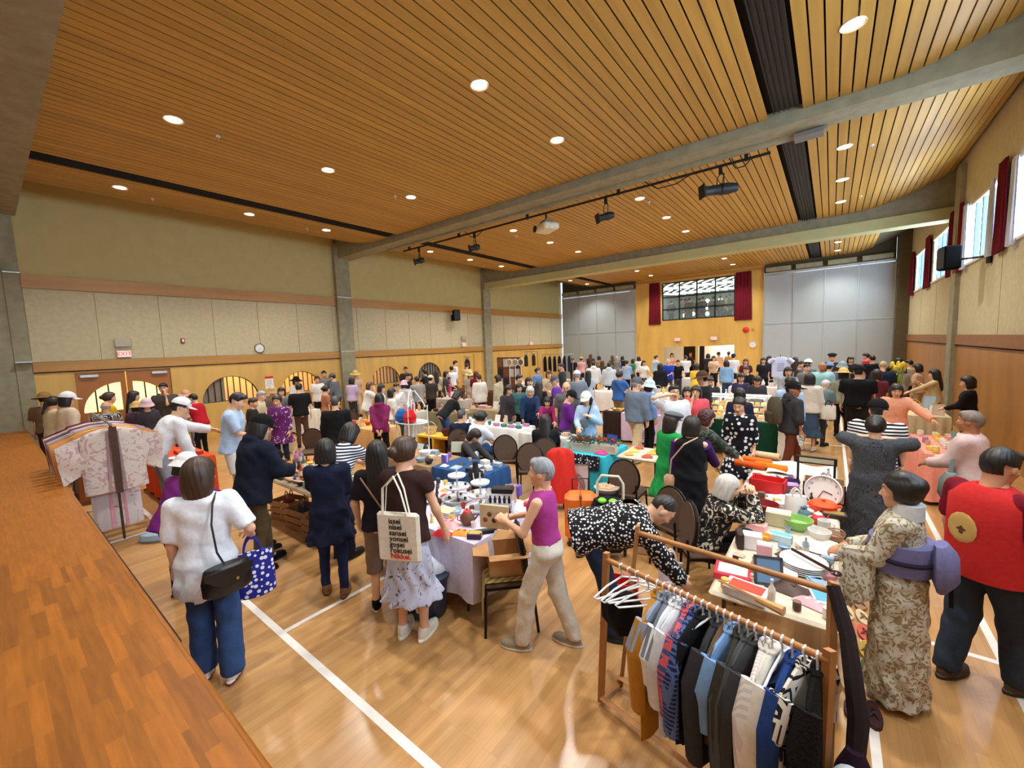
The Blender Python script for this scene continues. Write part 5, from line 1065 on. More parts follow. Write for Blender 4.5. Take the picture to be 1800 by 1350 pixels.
# ------------------------------------------------------------------ tables and cloths
TZ = .74
def rings(mb, rows, n=16, axis='x', rip=0., k=9, ph=0.):
    """closed loft of elliptical rings: rows (z, half width, half depth, cx, cy)"""
    vs = []; fs = []
    for r_ in rows:
        z, a, b_ = r_[:3]; cx, cy = (r_[3:5] if len(r_) > 3 else (0, 0))
        for i in range(n):
            t = 2*math.pi*i/n; f = 1+rip*math.sin(k*t+ph+z*7); vs.append((cx+a*f*math.cos(t), cy+b_*f*math.sin(t), z))
    for j in range(len(rows)-1):
        for i in range(n): fs.append((j*n+i, j*n+(i+1) % n, (j+1)*n+(i+1) % n, (j+1)*n+i))
    fs.append(tuple(range(n-1, -1, -1))); fs.append(tuple(range((len(rows)-1)*n, len(rows)*n))); mb.add(vs, fs); return mb
M_LEG = mat((62, 60, 58), .4, .5, name='table_leg_steel')
def table(key):
    x0, x1, y0, y1, look, c2, label = TAB[key]; cx, cy = (x0+x1)/2, (y0+y1)/2; w, d = x1-x0, y1-y0
    bare = look == 'bare'; t = thing('folding_table', label if bare else label.replace('table', 'folding table') + ' (the board under the cloth)' if False else label, 'table', (cx, cy, 0))
    MB().rbox((0, 0, TZ-.022), (w, d, .044), .02).build('table_top', mat(c2 if bare else (190, 180, 165), .5, name='laminate'), t)
    lx = (w > d); a = (w if lx else d)/2-.18; b_ = (d if lx else w)/2-.07
    for s in (-1, 1):
        for q in (-1, 1):
            p = (s*a, q*b_) if lx else (q*b_, s*a); MB().tube([(p[0], p[1], TZ-.04), (p[0], p[1], .0)], .014, 8).build('leg', M_LEG, t)
        p1 = (s*a, -b_, .12) if lx else (-b_, s*a, .12); p2 = (s*a, b_, .12) if lx else (b_, s*a, .12); MB().tube([p1, p2], .011, 6).build('crossbar', M_LEG, t)
    if not bare:
        mb = MB(); rx, ry = w/2+.012, d/2+.012; n = 28; loop = []
        for (p, q) in (((-rx, -ry), (rx, -ry)), ((rx, -ry), (rx, ry)), ((rx, ry), (-rx, ry)), ((-rx, ry), (-rx, -ry))):
            for i in range(n): loop.append((p[0]+(q[0]-p[0])*i/n, p[1]+(q[1]-p[1])*i/n))
        m_ = len(loop); vs = []; fs = []; hem = .06 if key not in ('lilac', 'tan') else .2
        for k, z in enumerate((TZ+.004, TZ-.06, .4, hem)):
            for i, (x, y) in enumerate(loop):
                f = 0 if k == 0 else (.012+.022*k*(.5+.5*math.sin(i*2*math.pi/7.0+x*3))*.7); r_ = math.hypot(x, y); ux, uy = (0, math.copysign(1, y)) if abs(abs(y)-ry) < 1e-6 else (math.copysign(1, x), 0)
                vs.append((x+ux*f, y+uy*f, z))
        for k in range(3):
            for i in range(m_): fs.append((k*m_+i, (k+1)*m_+i, (k+1)*m_+(i+1) % m_, k*m_+(i+1) % m_))
        fs.append(tuple(range(m_))); mb.add(vs, fs)
        colour = {'lilac': 'pale lilac', 'bottle': 'sand', 'brown': 'brown paper', 'blue': 'deep blue', 'orange': 'bright orange', 'tan': 'tan', 'white': 'white', 'turq': 'turquoise', 'green': 'dark green', 'lav': 'lavender', 'choc': 'dark chocolate', 'pink': 'salmon pink', 'leath': 'dark leather brown'}.get(key, 'plain pale')
        one('tablecloth', mb, cloth(look), '%s tablecloth hanging over the %s' % (colour, ' '.join(label.replace('table under ', 'table in ').split()[:9])), 'tablecloth', (cx, cy, 0), smooth=True)
    return t
for k in TAB: table(k)
# ------------------------------------------------------------------ small goods
M_RACK0 = wood((150, 104, 62)); OCC = []
def item(kind, p, label, col, s=(.12, .1, .08), rz=0., group=None, col2=None, mt=None):
    """one piece of merchandise standing on p; kinds have their own parts"""
    w, d, h = s; m_ = mt or mat(col, .55, var=.06, name='ware'); m2 = mat(col2 or tuple(min(255, int(v*.75+50)) for v in col), .5, var=.04, name='ware2')
    OCC.append((p[0], p[1])); nm = {'plates': 'plate_stack', 'bottle': 'bottle', 'jar': 'jar'}.get(kind, kind); t = thing(nm, label, kind.replace('_', ' ') if kind != 'plates' else 'plates', p, rz, group)
    B = lambda mb, n, m=m_, sm=False: mb.build(n, m, t, sm)
    if kind in ('box', 'gift_box', 'book', 'tin'):
        B(MB().rbox((0, 0, h/2), (w, d, h), .004), 'body'); B(MB().rbox((0, 0, h+.001), (w*.8, d*.7, .003), .001), 'printed_panel', m2)
        if kind == 'book': B(MB().bx(-w/2+.006, w/2+.001, -d/2+.006, d/2-.006, .006, h-.006), 'pages', mat((232, 226, 210), .8, name='paper'))
        if kind == 'gift_box': B(MB().bx(-w/2-.002, w/2+.002, -.012, .012, -.0, h+.004), 'ribbon', m2)
    elif kind == 'open_box':
        th = .012
        B(MB().bx(-w/2, w/2, -d/2, -d/2+th, 0, h).bx(-w/2, w/2, d/2-th, d/2, 0, h).bx(-w/2, -w/2+th, -d/2, d/2, 0, h).bx(w/2-th, w/2, -d/2, d/2, 0, h).bx(-w/2, w/2, -d/2, d/2, 0, .01), 'carton')
    elif kind == 'bowl': B(MB().lathe([(w*.22, 0), (w*.26, .004), (w*.42, h*.5), (w*.5, h), (w*.47, h), (w*.38, h*.5), (.001, h*.16)], n=18, cap=False), 'body', m_, True); B(MB().lathe([(w*.24, 0), (w*.24, .008), (w*.2, .008)], n=14), 'foot', m2)
    elif kind == 'cup':
        B(MB().lathe([(w*.3, 0), (w*.42, h*.4), (w*.45, h), (w*.41, h), (w*.36, h*.4), (.001, h*.1)], n=14, cap=False), 'body', m_, True); B(MB().tube([(w*.43, 0, h*.8), (w*.66, 0, h*.75), (w*.66, 0, h*.4), (w*.41, 0, h*.3)], w*.05, 6), 'handle', m_)
    elif kind == 'plates':
        n = max(2, int(h/.014))
        for i in range(n): B(MB().lathe([(w*.28, i*.014), (w*.34, i*.014), (w*.5, i*.014+.016), (w*.49, i*.014+.019), (w*.33, i*.014+.006), (.001, i*.014+.005)], n=22, cap=False), 'plate', m_, True)
    elif kind == 'bottle': B(MB().lathe([(w*.4, 0), (w*.45, .01), (w*.45, h*.58), (w*.16, h*.76), (w*.15, h*.92)], n=12), 'body', m_, True); B(MB().cyl((0, 0, h*.9), w*.19, h*.1, 10), 'cap', m2); B(MB().lathe([(w*.46, h*.18), (w*.46, h*.5)], n=12, cap=False), 'paper_band', mat((226, 216, 190), .7, name='label_paper'))
    elif kind == 'jar': B(MB().lathe([(w*.4, 0), (w*.48, .008), (w*.48, h*.75), (w*.4, h*.84)], n=14), 'body', m_, True); B(MB().cyl((0, 0, h*.82), w*.45, h*.16, 14), 'lid', m2)
    elif kind == 'vase': B(MB().lathe([(w*.28, 0), (w*.5, h*.4), (w*.42, h*.65), (w*.18, h*.82), (w*.26, h), (w*.22, h), (w*.13, h*.82)], n=16, cap=False), 'body', m_, True); B(MB().lathe([(w*.46, h*.3), (w*.505, h*.4), (w*.46, h*.5)], n=16, cap=False), 'band', m2)
    elif kind == 'teapot':
        B(MB().lathe([(w*.25, 0), (w*.45, h*.25), (w*.46, h*.5), (w*.25, h*.75)], n=16), 'body', m_, True); B(MB().lathe([(w*.26, h*.75), (w*.2, h*.85), (w*.05, h*.88), (w*.06, h*.97), (.001, h)], n=12), 'lid', m2, True); B(MB().tube([(w*.4, 0, h*.3), (w*.62, 0, h*.5), (w*.7, 0, h*.72)], [w*.08, w*.05, w*.035], 8), 'spout', m_); B(MB().tube([(-w*.42, 0, h*.6), (-w*.65, 0, h*.55), (-w*.62, 0, h*.25), (-w*.42, 0, h*.2)], w*.035, 6), 'handle', m2)
    elif kind == 'casserole':
        B(MB().lathe([(w*.38, 0), (w*.46, h*.1), (w*.48, h*.6)], n=20), 'body', m_, True); B(MB().lathe([(w*.49, h*.6), (w*.4, h*.8), (w*.06, h*.86), (w*.06, h*.95), (w*.1, h)], n=20), 'lid', m2, True)
        for s_ in (-1, 1): B(MB().box((s_*w*.54, 0, h*.52), (w*.14, w*.26, h*.1)), 'handle', m_)
    elif kind == 'basket':
        for i in range(5): B(MB().lathe([(w*(.36+.03*i), h*.11*i), (w*(.385+.03*i), h*(.11*i+.055)), (w*(.37+.03*i), h*.11*(i+1))], n=18, cap=i == 0), 'weave_ring', m_ if i % 2 else m2, True)
        B(MB().tube([(w*.5*math.cos(a), 0, h*.5+h*.5*math.sin(a)) for a in [math.pi*i/8 for i in range(9)]], .008, 6), 'handle', m2)
    elif kind == 'figurine': B(MB().lathe([(w*.4, 0), (w*.42, h*.1), (w*.25, h*.5), (w*.32, h*.62), (w*.12, h*.7)], n=12), 'body', m_, True); B(MB().ball((0, 0, h*.83), w*.3, 10), 'head', m2, True)
    elif kind == 'frame':
        M = Matrix.Translation((0, 0, 0)) @ Matrix.Rotation(math.radians(-14), 4, 'X'); e = .018
        B(MB().bx(-w/2, w/2, 0, .015, 0, e, M).bx(-w/2, w/2, 0, .015, h-e, h, M).bx(-w/2, -w/2+e, 0, .015, 0, h, M).bx(w/2-e, w/2, 0, .015, 0, h, M), 'moulding'); B(MB().bx(-w/2+e, w/2-e, .003, .01, e, h-e, M), 'picture', m2); B(MB().box((0, .08, h*.3), (.03, .012, h*.6)), 'strut', m_)
    elif kind == 'cloth_fold':
        for i in range(max(2, int(h/.022))): B(MB().rbox((rnd.uniform(-.01, .01), 0, .011+i*.022), (w*rnd.uniform(.9, 1), d*rnd.uniform(.9, 1), .021), .01), 'fold', cloth(tuple(max(0, min(255, v+rnd.randint(-26, 26))) for v in col)), True)
    elif kind == 'fabric_roll': B(MB().lathe([(d/2, -w/2), (d/2, w/2)], (0, 0, 0), 16, Matrix.Translation((0, 0, d/2)) @ Matrix.Rotation(math.pi/2, 4, 'Y')), 'cloth_wrap', cloth(col), True); B(MB().lathe([(d*.16, -w/2-.012), (d*.16, w/2+.012)], (0, 0, 0), 10, Matrix.Translation((0, 0, d/2)) @ Matrix.Rotation(math.pi/2, 4, 'Y')), 'core', mat((170, 130, 84), .8, name='card_tube'))
    elif kind == 'packet':
        mb = MB(); mb.sheet(lambda u, v: ((u-.5)*w, (v-.5)*d, h*math.sin(math.pi*u)*math.sin(math.pi*v)+.003), 8, 8, .004); B(mb, 'wrapper', m_, True); B(MB().rbox((0, 0, h*.9), (w*.4, d*.3, .01), .003), 'paper_band', m2)
    elif kind == 'bag': carry_bag(t, w, d, h, m_, m2)
    elif kind == 'bust':
        mb = MB(); rings(mb, [(0, w*.4, d*.5), (.02, w*.35, d*.45), (h*.3, w*.3, d*.3), (h*.55, w*.48, d*.4), (h*.7, w*.44, d*.36), (h*.8, w*.18, d*.24), (h, w*.16, d*.22)], 16); B(mb, 'form', m_, True)
        B(MB().tube([(w*.2*math.cos(a), -d*.42-.005, h*.72-h*.3*math.sin(a)) for a in [math.pi*i/10 for i in range(11)]], .006, 6), 'necklace', M_WHITE); B(MB().box((0, -d*.46, h*.45), (w*.4, .004, h*.18)), 'price_card', m2)
    elif kind == 'tiers':
        for i, (r_, z) in enumerate(((.17, .02), (.14, .16), (.1, .29))): B(MB().lathe([(r_, z), (r_+.004, z+.02), (r_-.004, z+.02), (r_-.006, z+.006), (.001, z+.006)], n=22, cap=False), 'tray', m_, True)
        B(MB().cyl((0, 0, 0), .012, .36, 8), 'stem', M_ALU)
        for i in range(7): a = i*.9; B(MB().ball((.1*math.cos(a), .1*math.sin(a), .045+.14*(i % 2)), .018, 8), 'ring', m2, True)
    elif kind == 'rack_case':
        B(MB().bx(-w/2, w/2, -d/2, d/2, 0, .01).bx(-w/2, w/2, -d/2, d/2, h*.5, h*.5+.006).bx(-w/2, w/2, d/2-.006, d/2, 0, h).bx(-w/2, -w/2+.006, -d/2, d/2, 0, h).bx(w/2-.006, w/2, -d/2, d/2, 0, h), 'shelf', mat((226, 232, 236), .1, var=0., alpha=.45, name='acrylic'))
        for i in range(5):
            for k in (0, 1): B(MB().lathe([(.014, 0), (.016, .04), (.008, .055), (.008, .075)], (-w/2+.04+i*(w-.08)/4, -.02, k*h*.5+.008), 8), 'perfume_bottle', m_, True)
    return t
def carry_bag(t, w, d, h, m_, m2):
    mb = MB(); rings(mb, [(0, w*.42, d*.42), (.015, w*.5, d*.5), (h*.5, w*.5, d*.46), (h, w*.47, d*.2)], 20); mb.build('body', m_, t, True)
    for s in (-1, 1): MB().tube([(w*.2*math.cos(a), s*d*.16, h-.02+h*.42*math.sin(a)) for a in [math.pi*i/10 for i in range(11)]], .008, 6).build('handle', m2, t, True)
PAL = [(196, 60, 44), (222, 160, 60), (60, 92, 150), (230, 226, 216), (120, 84, 56), (54, 110, 82), (210, 176, 150), (40, 40, 46), (176, 120, 160), (150, 176, 196), (236, 206, 96), (92, 60, 44)]
CN_ = {0: 'red', 1: 'amber', 2: 'blue', 3: 'white', 4: 'brown', 5: 'green', 6: 'tan', 7: 'black', 8: 'mauve', 9: 'pale blue', 10: 'yellow', 11: 'dark brown'}
SZ = {'box': (.15, .11, .07), 'book': (.15, .2, .03), 'bowl': (.15, .15, .07), 'cup': (.085, .085, .085), 'bottle': (.075, .075, .24), 'jar': (.085, .085, .1), 'vase': (.1, .1, .2), 'teapot': (.15, .15, .14), 'figurine': (.07, .07, .15), 'frame': (.17, .02, .22), 'cloth_fold': (.2, .16, .08), 'packet': (.14, .11, .035), 'basket': (.2, .2, .2), 'gift_box': (.12, .09, .06), 'plates': (.2, .2, .045), 'tin': (.1, .1, .1)}
def scatter(key, n, kinds, where, pal=range(12), sc=1., x0=None, x1=None, y0=None, y1=None, cell=.19, avoid=0.):
    a0, a1, b0, b1 = TAB[key][:4]; a0 = x0 if x0 is not None else a0; a1 = x1 if x1 is not None else a1; b0 = y0 if y0 is not None else b0; b1 = y1 if y1 is not None else b1
    cs = cell*sc; nx, ny = max(1, int((a1-a0-.04)/cs)), max(1, int((b1-b0-.04)/cs)); cells = [(i, j) for i in range(nx) for j in range(ny)]; rnd.shuffle(cells); seen = {}
    for i, j in cells[:n]:
        x = a0+.02+(i+.5)*(a1-a0-.04)/nx; y = b0+.02+(j+.5)*(b1-b0-.04)/ny
        if avoid and any(abs(x-q[0]) < avoid and abs(y-q[1]) < avoid for q in OCC): continue
        k = rnd.choice(kinds); ci = rnd.choice(list(pal)); f = sc*rnd.uniform(.82, 1.02); s = tuple(v*f for v in SZ[k])
        if k == 'cloth_fold' and ci == 11: ci = 4
        item(k, (x+rnd.uniform(-.01, .01), y+rnd.uniform(-.01, .01), TZ+.005), '%s %s at the %s %s of the %s' % (CN_[ci], k.replace('_', ' ').replace('cloth fold', 'folded cloth').replace('plates', 'stack of plates'), 'front' if j < ny/2 else 'back', ['far left', 'left', 'middle', 'right', 'far right'][min(4, int(5*(i+.5)/nx))] if nx >= ny else ['near end', 'middle', 'far end'][min(2, int(3*(j+.5)/ny))], where), PAL[ci], s, rnd.uniform(-.5, .5), '%s goods' % where)
scatter('bottle', 70, ['bottle', 'jar', 'cup', 'figurine', 'vase', 'bottle', 'bowl', 'box'], 'bottle table beside the navy coat', cell=.155)
scatter('brown', 12, ['bowl', 'box', 'vase', 'gift_box', 'cup'], 'brown-clothed table', [3, 6, 8, 3, 9, 7])
scatter('blue', 5, ['book', 'box', 'packet'], 'blue-clothed table', [3, 9, 3])
scatter('orange', 26, ['cloth_fold', 'cloth_fold', 'packet', 'box'], 'orange-clothed table', [0, 3, 6, 4, 7, 1, 0])
scatter('tan', 14, ['jar', 'box', 'figurine', 'frame', 'bowl'], 'tan-clothed table', [3, 1, 0, 6, 10])
scatter('lstall', 8, ['box', 'cup', 'frame', 'bowl'], 'stall by the first half-round window')
scatter('white', 20, ['bowl', 'frame', 'box', 'jar', 'cup'], 'white-clothed table', [3, 6, 5, 9, 8, 3])
scatter('mid', 10, ['bowl', 'plates', 'box', 'jar'], 'table before the violet sweater', [3, 6, 7, 4])
scatter('candy', 12, ['packet'], 'sweets table', [0, 1, 10, 0, 1], sc=1.15)
scatter('green', 34, ['jar', 'box', 'gift_box', 'jar', 'cup'], 'green-skirted food table', [1, 10, 3, 6, 1, 10], cell=.17)
scatter('lav', 8, ['box', 'bowl', 'frame', 'packet'], 'lavender-clothed table', [3, 8, 9, 0, 10])
scatter('choc', 4, ['bowl', 'packet', 'box'], 'dark brown-clothed table', [10, 1, 6])
scatter('pink', 26, ['jar', 'box', 'cup', 'gift_box', 'jar'], 'salmon pink table', [3, 10, 6, 3, 8, 1], cell=.17)
scatter('leath', 20, ['box', 'frame', 'box', 'book'], 'leather goods table', [4, 11, 6, 4, 11])
scatter('mirror', 8, ['box', 'jar', 'frame'], 'mirror table', [3, 9, 7])
for k, w_ in (('far1', 'centre distance stall'), ('far2', 'stall before the far left partition'), ('far3', 'stall before the far doorways'), ('far4', 'stall below the wall clock'), ('far5', 'glass shelf stall'), ('far6', 'stall near the right partition'), ('wall1', 'stall at the right wall'), ('far7', 'farthest left stall')):
    scatter(k, 12, ['box', 'frame', 'bowl', 'vase', 'jar', 'basket'], w_, [3, 6, 1, 3, 9, 10, 4], sc=1.35)
for k, w_, pl in (('f1', 'counter by the second window', [3, 6, 9, 3]), ('f2', 'stall behind the chestnut bob', [0, 1, 3, 6, 8]), ('f3', 'stall by the third window', [3, 9, 7, 6]), ('f4', 'olive-draped stall', [4, 6, 5, 11]), ('f5', 'stall before the pink dress', [4, 11, 6, 3]), ('f6', 'white stall beside the food table', [3, 9, 1, 10]), ('f7', 'stall before the royal blue tee', [3, 6, 1, 8]), ('f8', 'stall below the left partition', [3, 4, 6, 7]), ('f9', 'low stall past the white cloth', [4, 6, 7, 3])):
    scatter(k, 14, ['box', 'frame', 'bowl', 'vase', 'jar', 'basket', 'cloth_fold'], w_, pl, sc=1.2)
# ------------------------------------------------------------------ the beige near table, piece by piece (photograph pixel, table-top height)
def on(px, py, z=TZ+.003): v = at_z(px, py, z); return (v.x, v.y, z)
item('box', on(1288, 1012), 'red and white alphabet game box at the near left corner of the beige table', (206, 40, 66), (.24, .2, .05), .1, col2=(240, 228, 210))
item('box', on(1312, 1046), 'flat white and red game box at the front edge of the beige table', (228, 224, 220), (.26, .16, .06), -.15, col2=(206, 70, 50))
item('frame', on(1352, 1030), 'blue print in a dark frame lying near the alphabet game', (70, 74, 84), (.18, .02, .2), .3, col2=(110, 150, 190))
item('gift_box', on(1343, 992), 'tall pink gift carton with a black oval mark', (238, 178, 184), (.1, .09, .17), .1, col2=(240, 200, 204))
item('box', on(1322, 962), 'plain white carton beside the pink gift carton', (226, 228, 232), (.14, .11, .12), .15, col2=(214, 218, 224))
item('box', on(1300, 960), 'dark brown lacquer box standing on end', (50, 30, 28), (.05, .13, .13), .3, col2=(60, 40, 36))
item('box', on(1330, 930), 'pink and orange card box by the seated person', (240, 176, 184), (.16, .11, .06), -.1, col2=(244, 150, 84))
item('box', on(1368, 922), 'cream wooden chest with a printed lid', (206, 196, 160), (.2, .14, .13), .0, col2=(226, 218, 196))
item('gift_box', on(1373, 950), 'pale blue gift box tied with a ribbon', (190, 214, 228), (.16, .1, .06), -.1, col2=(110, 190, 224))
item('plates', on(1441, 968), 'stack of large cream oval platters', (232, 224, 210), (.33, .33, .05), 0.)
item('plates', on(1412, 1000), 'stack of white dinner plates under lacquer chopsticks', (234, 232, 228), (.31, .31, .07), 0.)
item('bowl', on(1345, 905), 'deep red lacquer bowl in front of the seated person', (132, 14, 26), (.24, .24, .12), 0., col2=(90, 8, 18))
item('jar', on(1371, 900), 'pale ceramic canister with a flat lid', (206, 198, 180), (.11, .11, .1), 0., col2=(220, 214, 200))
item('tin', on(1376, 912), 'small red and black tin', (206, 30, 40), (.12, .08, .04), .2, col2=(30, 26, 28))
item('bowl', on(1402, 930), 'large clear green glass bowl', (150, 206, 110), (.24, .24, .1), 0., mt=mat((150, 206, 110), .1, var=0., alpha=.7, name='green_glass'))
item('vase', on(1413, 912), 'dull blue pottery vase', (86, 120, 136), (.11, .11, .12), 0.)
item('casserole', on(1432, 878), 'bright orange enamel casserole, rear one', (236, 70, 24), (.17, .17, .14), .4, col2=(240, 84, 30))
item('casserole', on(1447, 898), 'bright orange enamel casserole, front one by the clock', (232, 60, 20), (.24, .2, .12), .2, col2=(240, 84, 30))
item('teapot', on(1438, 920), 'red and black patterned teapot', (206, 42, 54), (.13, .13, .12), .5, col2=(236, 232, 226))
item('cup', on(1448, 935), 'white mug with a large handle', (226, 226, 226), (.11, .11, .11), .0)
item('box', on(1465, 908), 'black and gold lacquer tray box at the right edge', (40, 34, 24), (.2, .12, .04), .1, col2=(150, 120, 50))
item('bowl', on(1440, 952), 'clear plastic tub of lids', (216, 212, 206), (.17, .17, .1), 0.)
item('basket', on(1466, 948), 'brown paper packet basket at the right edge', (170, 120, 84), (.15, .13, .1), .2)
for i, (px, py, col, lab) in enumerate([(1388, 1010, (228, 228, 232), 'white'), (1430, 1018, (150, 190, 220), 'pale blue'), (1447, 1010, (226, 150, 170), 'pink'), (1440, 1030, (120, 160, 200), 'sky blue')]):
    item('book', on(px, py), '%s paperback in the row at the right of the beige table' % lab, col, (.1, .15, .03), .2*i, 'paperbacks on the beige table')
item('book', on(1448, 1052), 'blue and white book with a bird drawing at the near right corner', (206, 220, 226), (.14, .2, .02), .25, col2=(90, 170, 200))
item('packet', on(1385, 1035), 'clear packet with a dark brown leather purse', (74, 48, 40), (.24, .17, .05), -.2, col2=(60, 40, 34))
item('packet', on(1428, 1062), 'clear packet of pink socks at the front right', (236, 160, 170), (.2, .12, .03), -.35, col2=(240, 200, 205))
item('packet', on(1395, 985), 'dark lacquer ladle packet on the plates', (70, 44, 36), (.26, .08, .02), -.5)
# fans, chopsticks
cz = TZ+.08
a_, b_ = at_z(1262, 1020, cz), at_z(1378, 1075, cz)
t = thing('folding_fan', 'closed wooden fan laid across the game boxes', 'fan', (0, 0, 0))
MB().tube([a_, a_.lerp(b_, .62)], .006, 6).build('stick', wood((190, 140, 84)), t); MB().tube([a_.lerp(b_, .6), b_], [.018, .03], 8).build('blade', wood((200, 150, 92)), t); MB().tube([a_ + Vector((.01, 0, .004)), a_.lerp(b_, .62)+Vector((.01, 0, .004))], .006, 6).build('stick', wood((190, 140, 84)), t)
a_, b_ = at_z(1392, 965, TZ+.1), at_z(1470, 1008, TZ+.1)
t = thing('ladle', 'dark lacquered ladle lying over the plates', 'ladle'); MB().tube([a_, b_], .012, 8).build('shaft', mat((52, 26, 22), .25, name='lacquer'), t); MB().ball(tuple(b_), .035, 10, .5).build('scoop', mat((60, 30, 24), .25, name='lacquer2'), t, True)
# wall clock leaning on a cardboard box
def clock(loc, nrm_rz, r, label, tilt=0., rim=(232, 230, 228)):
    t = thing('wall_clock', label, 'clock', loc, nrm_rz); M = Matrix.Rotation(math.pi/2-tilt, 4, 'X')
    MB().lathe([(r, 0), (r, .03), (r*.94, .035), (r*.9, .02)], n=32, M=M, cap=False).build('rim', mat(rim, .4, name='clock_rim'), t, True)
    dl_ = MB().lathe([(.001, .012), (r*.92, .012)], n=32, M=M, cap=False).build('dial', mat((238, 236, 232), .6, var=0., name='clock_dial'), t)
    MB().lathe([(.001, -.004), (r, -.004), (r, .0)], n=32, M=M, cap=False).build('back', M_GREY, t)
    for k in range(12):
        a = k*math.pi/6; lettering(str(12 if k == 0 else k), r*.2, M_BLACK, dl_, M @ Matrix.Translation((r*.74*math.sin(a), r*.74*math.cos(a), .0135)), depth=.0006)
    for a, l, w in ((1.9, .5, .05), (3.6, .72, .035)): MB().box((0, l*r/2, .018), (w*r, l*r, .002), 0, M @ Matrix.Rotation(-a, 4, 'Z')).build('hand', M_BLACK, dl_)
    return t
p = at_z(1441, 905, TZ+.01); clock((p.x+.02, p.y+.28, TZ+.17), -.1, .16, 'round white clock leaning against the cardboard box on the goods table', .25, (236, 228, 232))
item('open_box', (-.02, 5.42, TZ+.004), 'open cardboard box behind the leaning clock', (176, 140, 100), (.36, .26, .2), 0.)
item('bag', (-.02, 5.42, TZ+.018), 'clear bag of bottles inside the cardboard box', (150, 140, 150), (.16, .14, .2), .2)
item('open_box', on(1350, 862), 'open red and white shoe carton on the goods table', (206, 34, 34), (.34, .22, .14), -.1)
item('packet', on(1384, 880, TZ+.003), 'white lace cloth heap beside the red carton', (232, 230, 232), (.34, .3, .05), .2)
item('bag', on(1398, 905), 'white knotted plastic bag of wares', (228, 224, 222), (.19, .17, .2), .3)
for px, py, col, lab in ((1330, 815, (232, 110, 40), 'orange'), (1345, 805, (226, 190, 150), 'pale peach'), (1355, 826, (236, 120, 30), 'deep orange'), (1318, 822, (222, 90, 30), 'rust')):
    item('fabric_roll', on(px, py), '%s fabric roll on the rear goods table' % lab, col, (.36, .09, .09), -.15)
one('lace_cloth', MB().sheet(lambda u, v: (-.62+u*.72, 6.1+v*.62, TZ+.02+.02*math.sin(u*9+v*5)), 14, 10, .004), cloth((232, 228, 222)), 'white cloth spread over the rear end of the goods table', 'cloth', smooth=True)
t = thing('wire_display', 'black metal stand with a framed sign on the goods table', 'stand', (-.1, 5.78, TZ+.003))
for x in (-.17, .17): MB().bx(x-.012, x+.012, -.012, .012, 0, .3).build('post', M_BLACK, t)
MB().bx(-.19, .19, -.02, .02, .28, .36).build('sign_board', M_BLACK, t); MB().bx(-.16, .16, -.024, -.019, .295, .345).build('sign_panel', mat((190, 186, 160), .6, name='sign_card'), t)
# lilac table: jewellery
item('bust', on(838, 872), 'tall black velvet necklace bust with a price card on the lilac table', (18, 18, 20), (.2, .14, .42), .9, col2=(226, 222, 226))
item('bust', on(768, 900), 'small black necklace bust leaning at the back of the lilac table', (20, 20, 22), (.13, .1, .2), .5, col2=(200, 196, 190))
item('tiers', on(805, 880), 'three-tier white jewellery stand, left one', (232, 230, 236), rz=.2, col2=(60, 56, 56))
item('tiers', on(846, 895), 'three-tier white jewellery stand, right one under the black case', (232, 230, 236), rz=.6, col2=(150, 130, 60))
item('rack_case', on(880, 905), 'clear acrylic case with rows of small dark perfume bottles', (40, 36, 44), (.28, .16, .26), .5)
item('box', on(884, 868, TZ+.25), 'open black jewellery case on top of the acrylic case', (18, 18, 20), (.22, .12, .05), .5, col2=(40, 40, 42)).location.z = TZ+.27
item('teapot', on(822, 922), 'round brown wooden trinket pot with a red and green ball lid', (110, 76, 56), (.16, .16, .17), .5, col2=(206, 60, 40))
item('jar', on(858, 905), 'golden brown lidded jar on the lilac table', (186, 140, 70), (.1, .1, .13))
item('gift_box', on(835, 945), 'small purple and gold trinket box at the front corner of the lilac table', (64, 36, 84), (.13, .1, .05), .5, col2=(206, 176, 80))
item('bowl', on(800, 905), 'pale blue glass dish on the lilac table', (176, 200, 216), (.15, .15, .06))
item('packet', on(790, 925), 'pink printed scarf bundle on the lilac table', (236, 170, 176), (.2, .14, .07), .3, col2=(220, 90, 90))
item('packet', on(778, 940), 'red lattice scarf at the front left of the lilac table', (196, 34, 40), (.2, .12, .06), .2, col2=(230, 120, 110))
item('packet', on(812, 938), 'orange and yellow bead necklace heap', (240, 150, 40), (.2, .12, .04), .4, col2=(206, 40, 40))
item('cloth_fold', on(782, 905), 'folded cream fabrics at the back left of the lilac table', (220, 206, 190), (.22, .16, .08), .2)
item('jar', on(866, 930), 'black cylindrical case at the right of the lilac table', (22, 22, 24), (.11, .11, .1))
item('box', on(850, 938), 'black velvet bracelet roll at the right edge of the lilac table', (18, 18, 20), (.2, .05, .04), .9)
item('gift_box', on(905, 870), 'violet gift bag box behind the acrylic case', (92, 70, 170), (.15, .1, .12), .3)
item('box', on(897, 884), 'brown card packet with dark lettering behind the acrylic case', (190, 150, 100), (.12, .09, .2), .3, col2=(120, 90, 60))
for x, y in ((-3.9, 2.75), (-3.75, 3.05), (-3.5, 3.1), (-3.3, 3.15), (-3.95, 3.15)):
    item('book', (x, y, TZ+.005), 'grey or white catalogue laid on the lilac table', (rnd.choice([(200, 198, 196), (120, 120, 124)])), (.15, .2, .025), rnd.uniform(-.4, .4), 'catalogues on the lilac table')
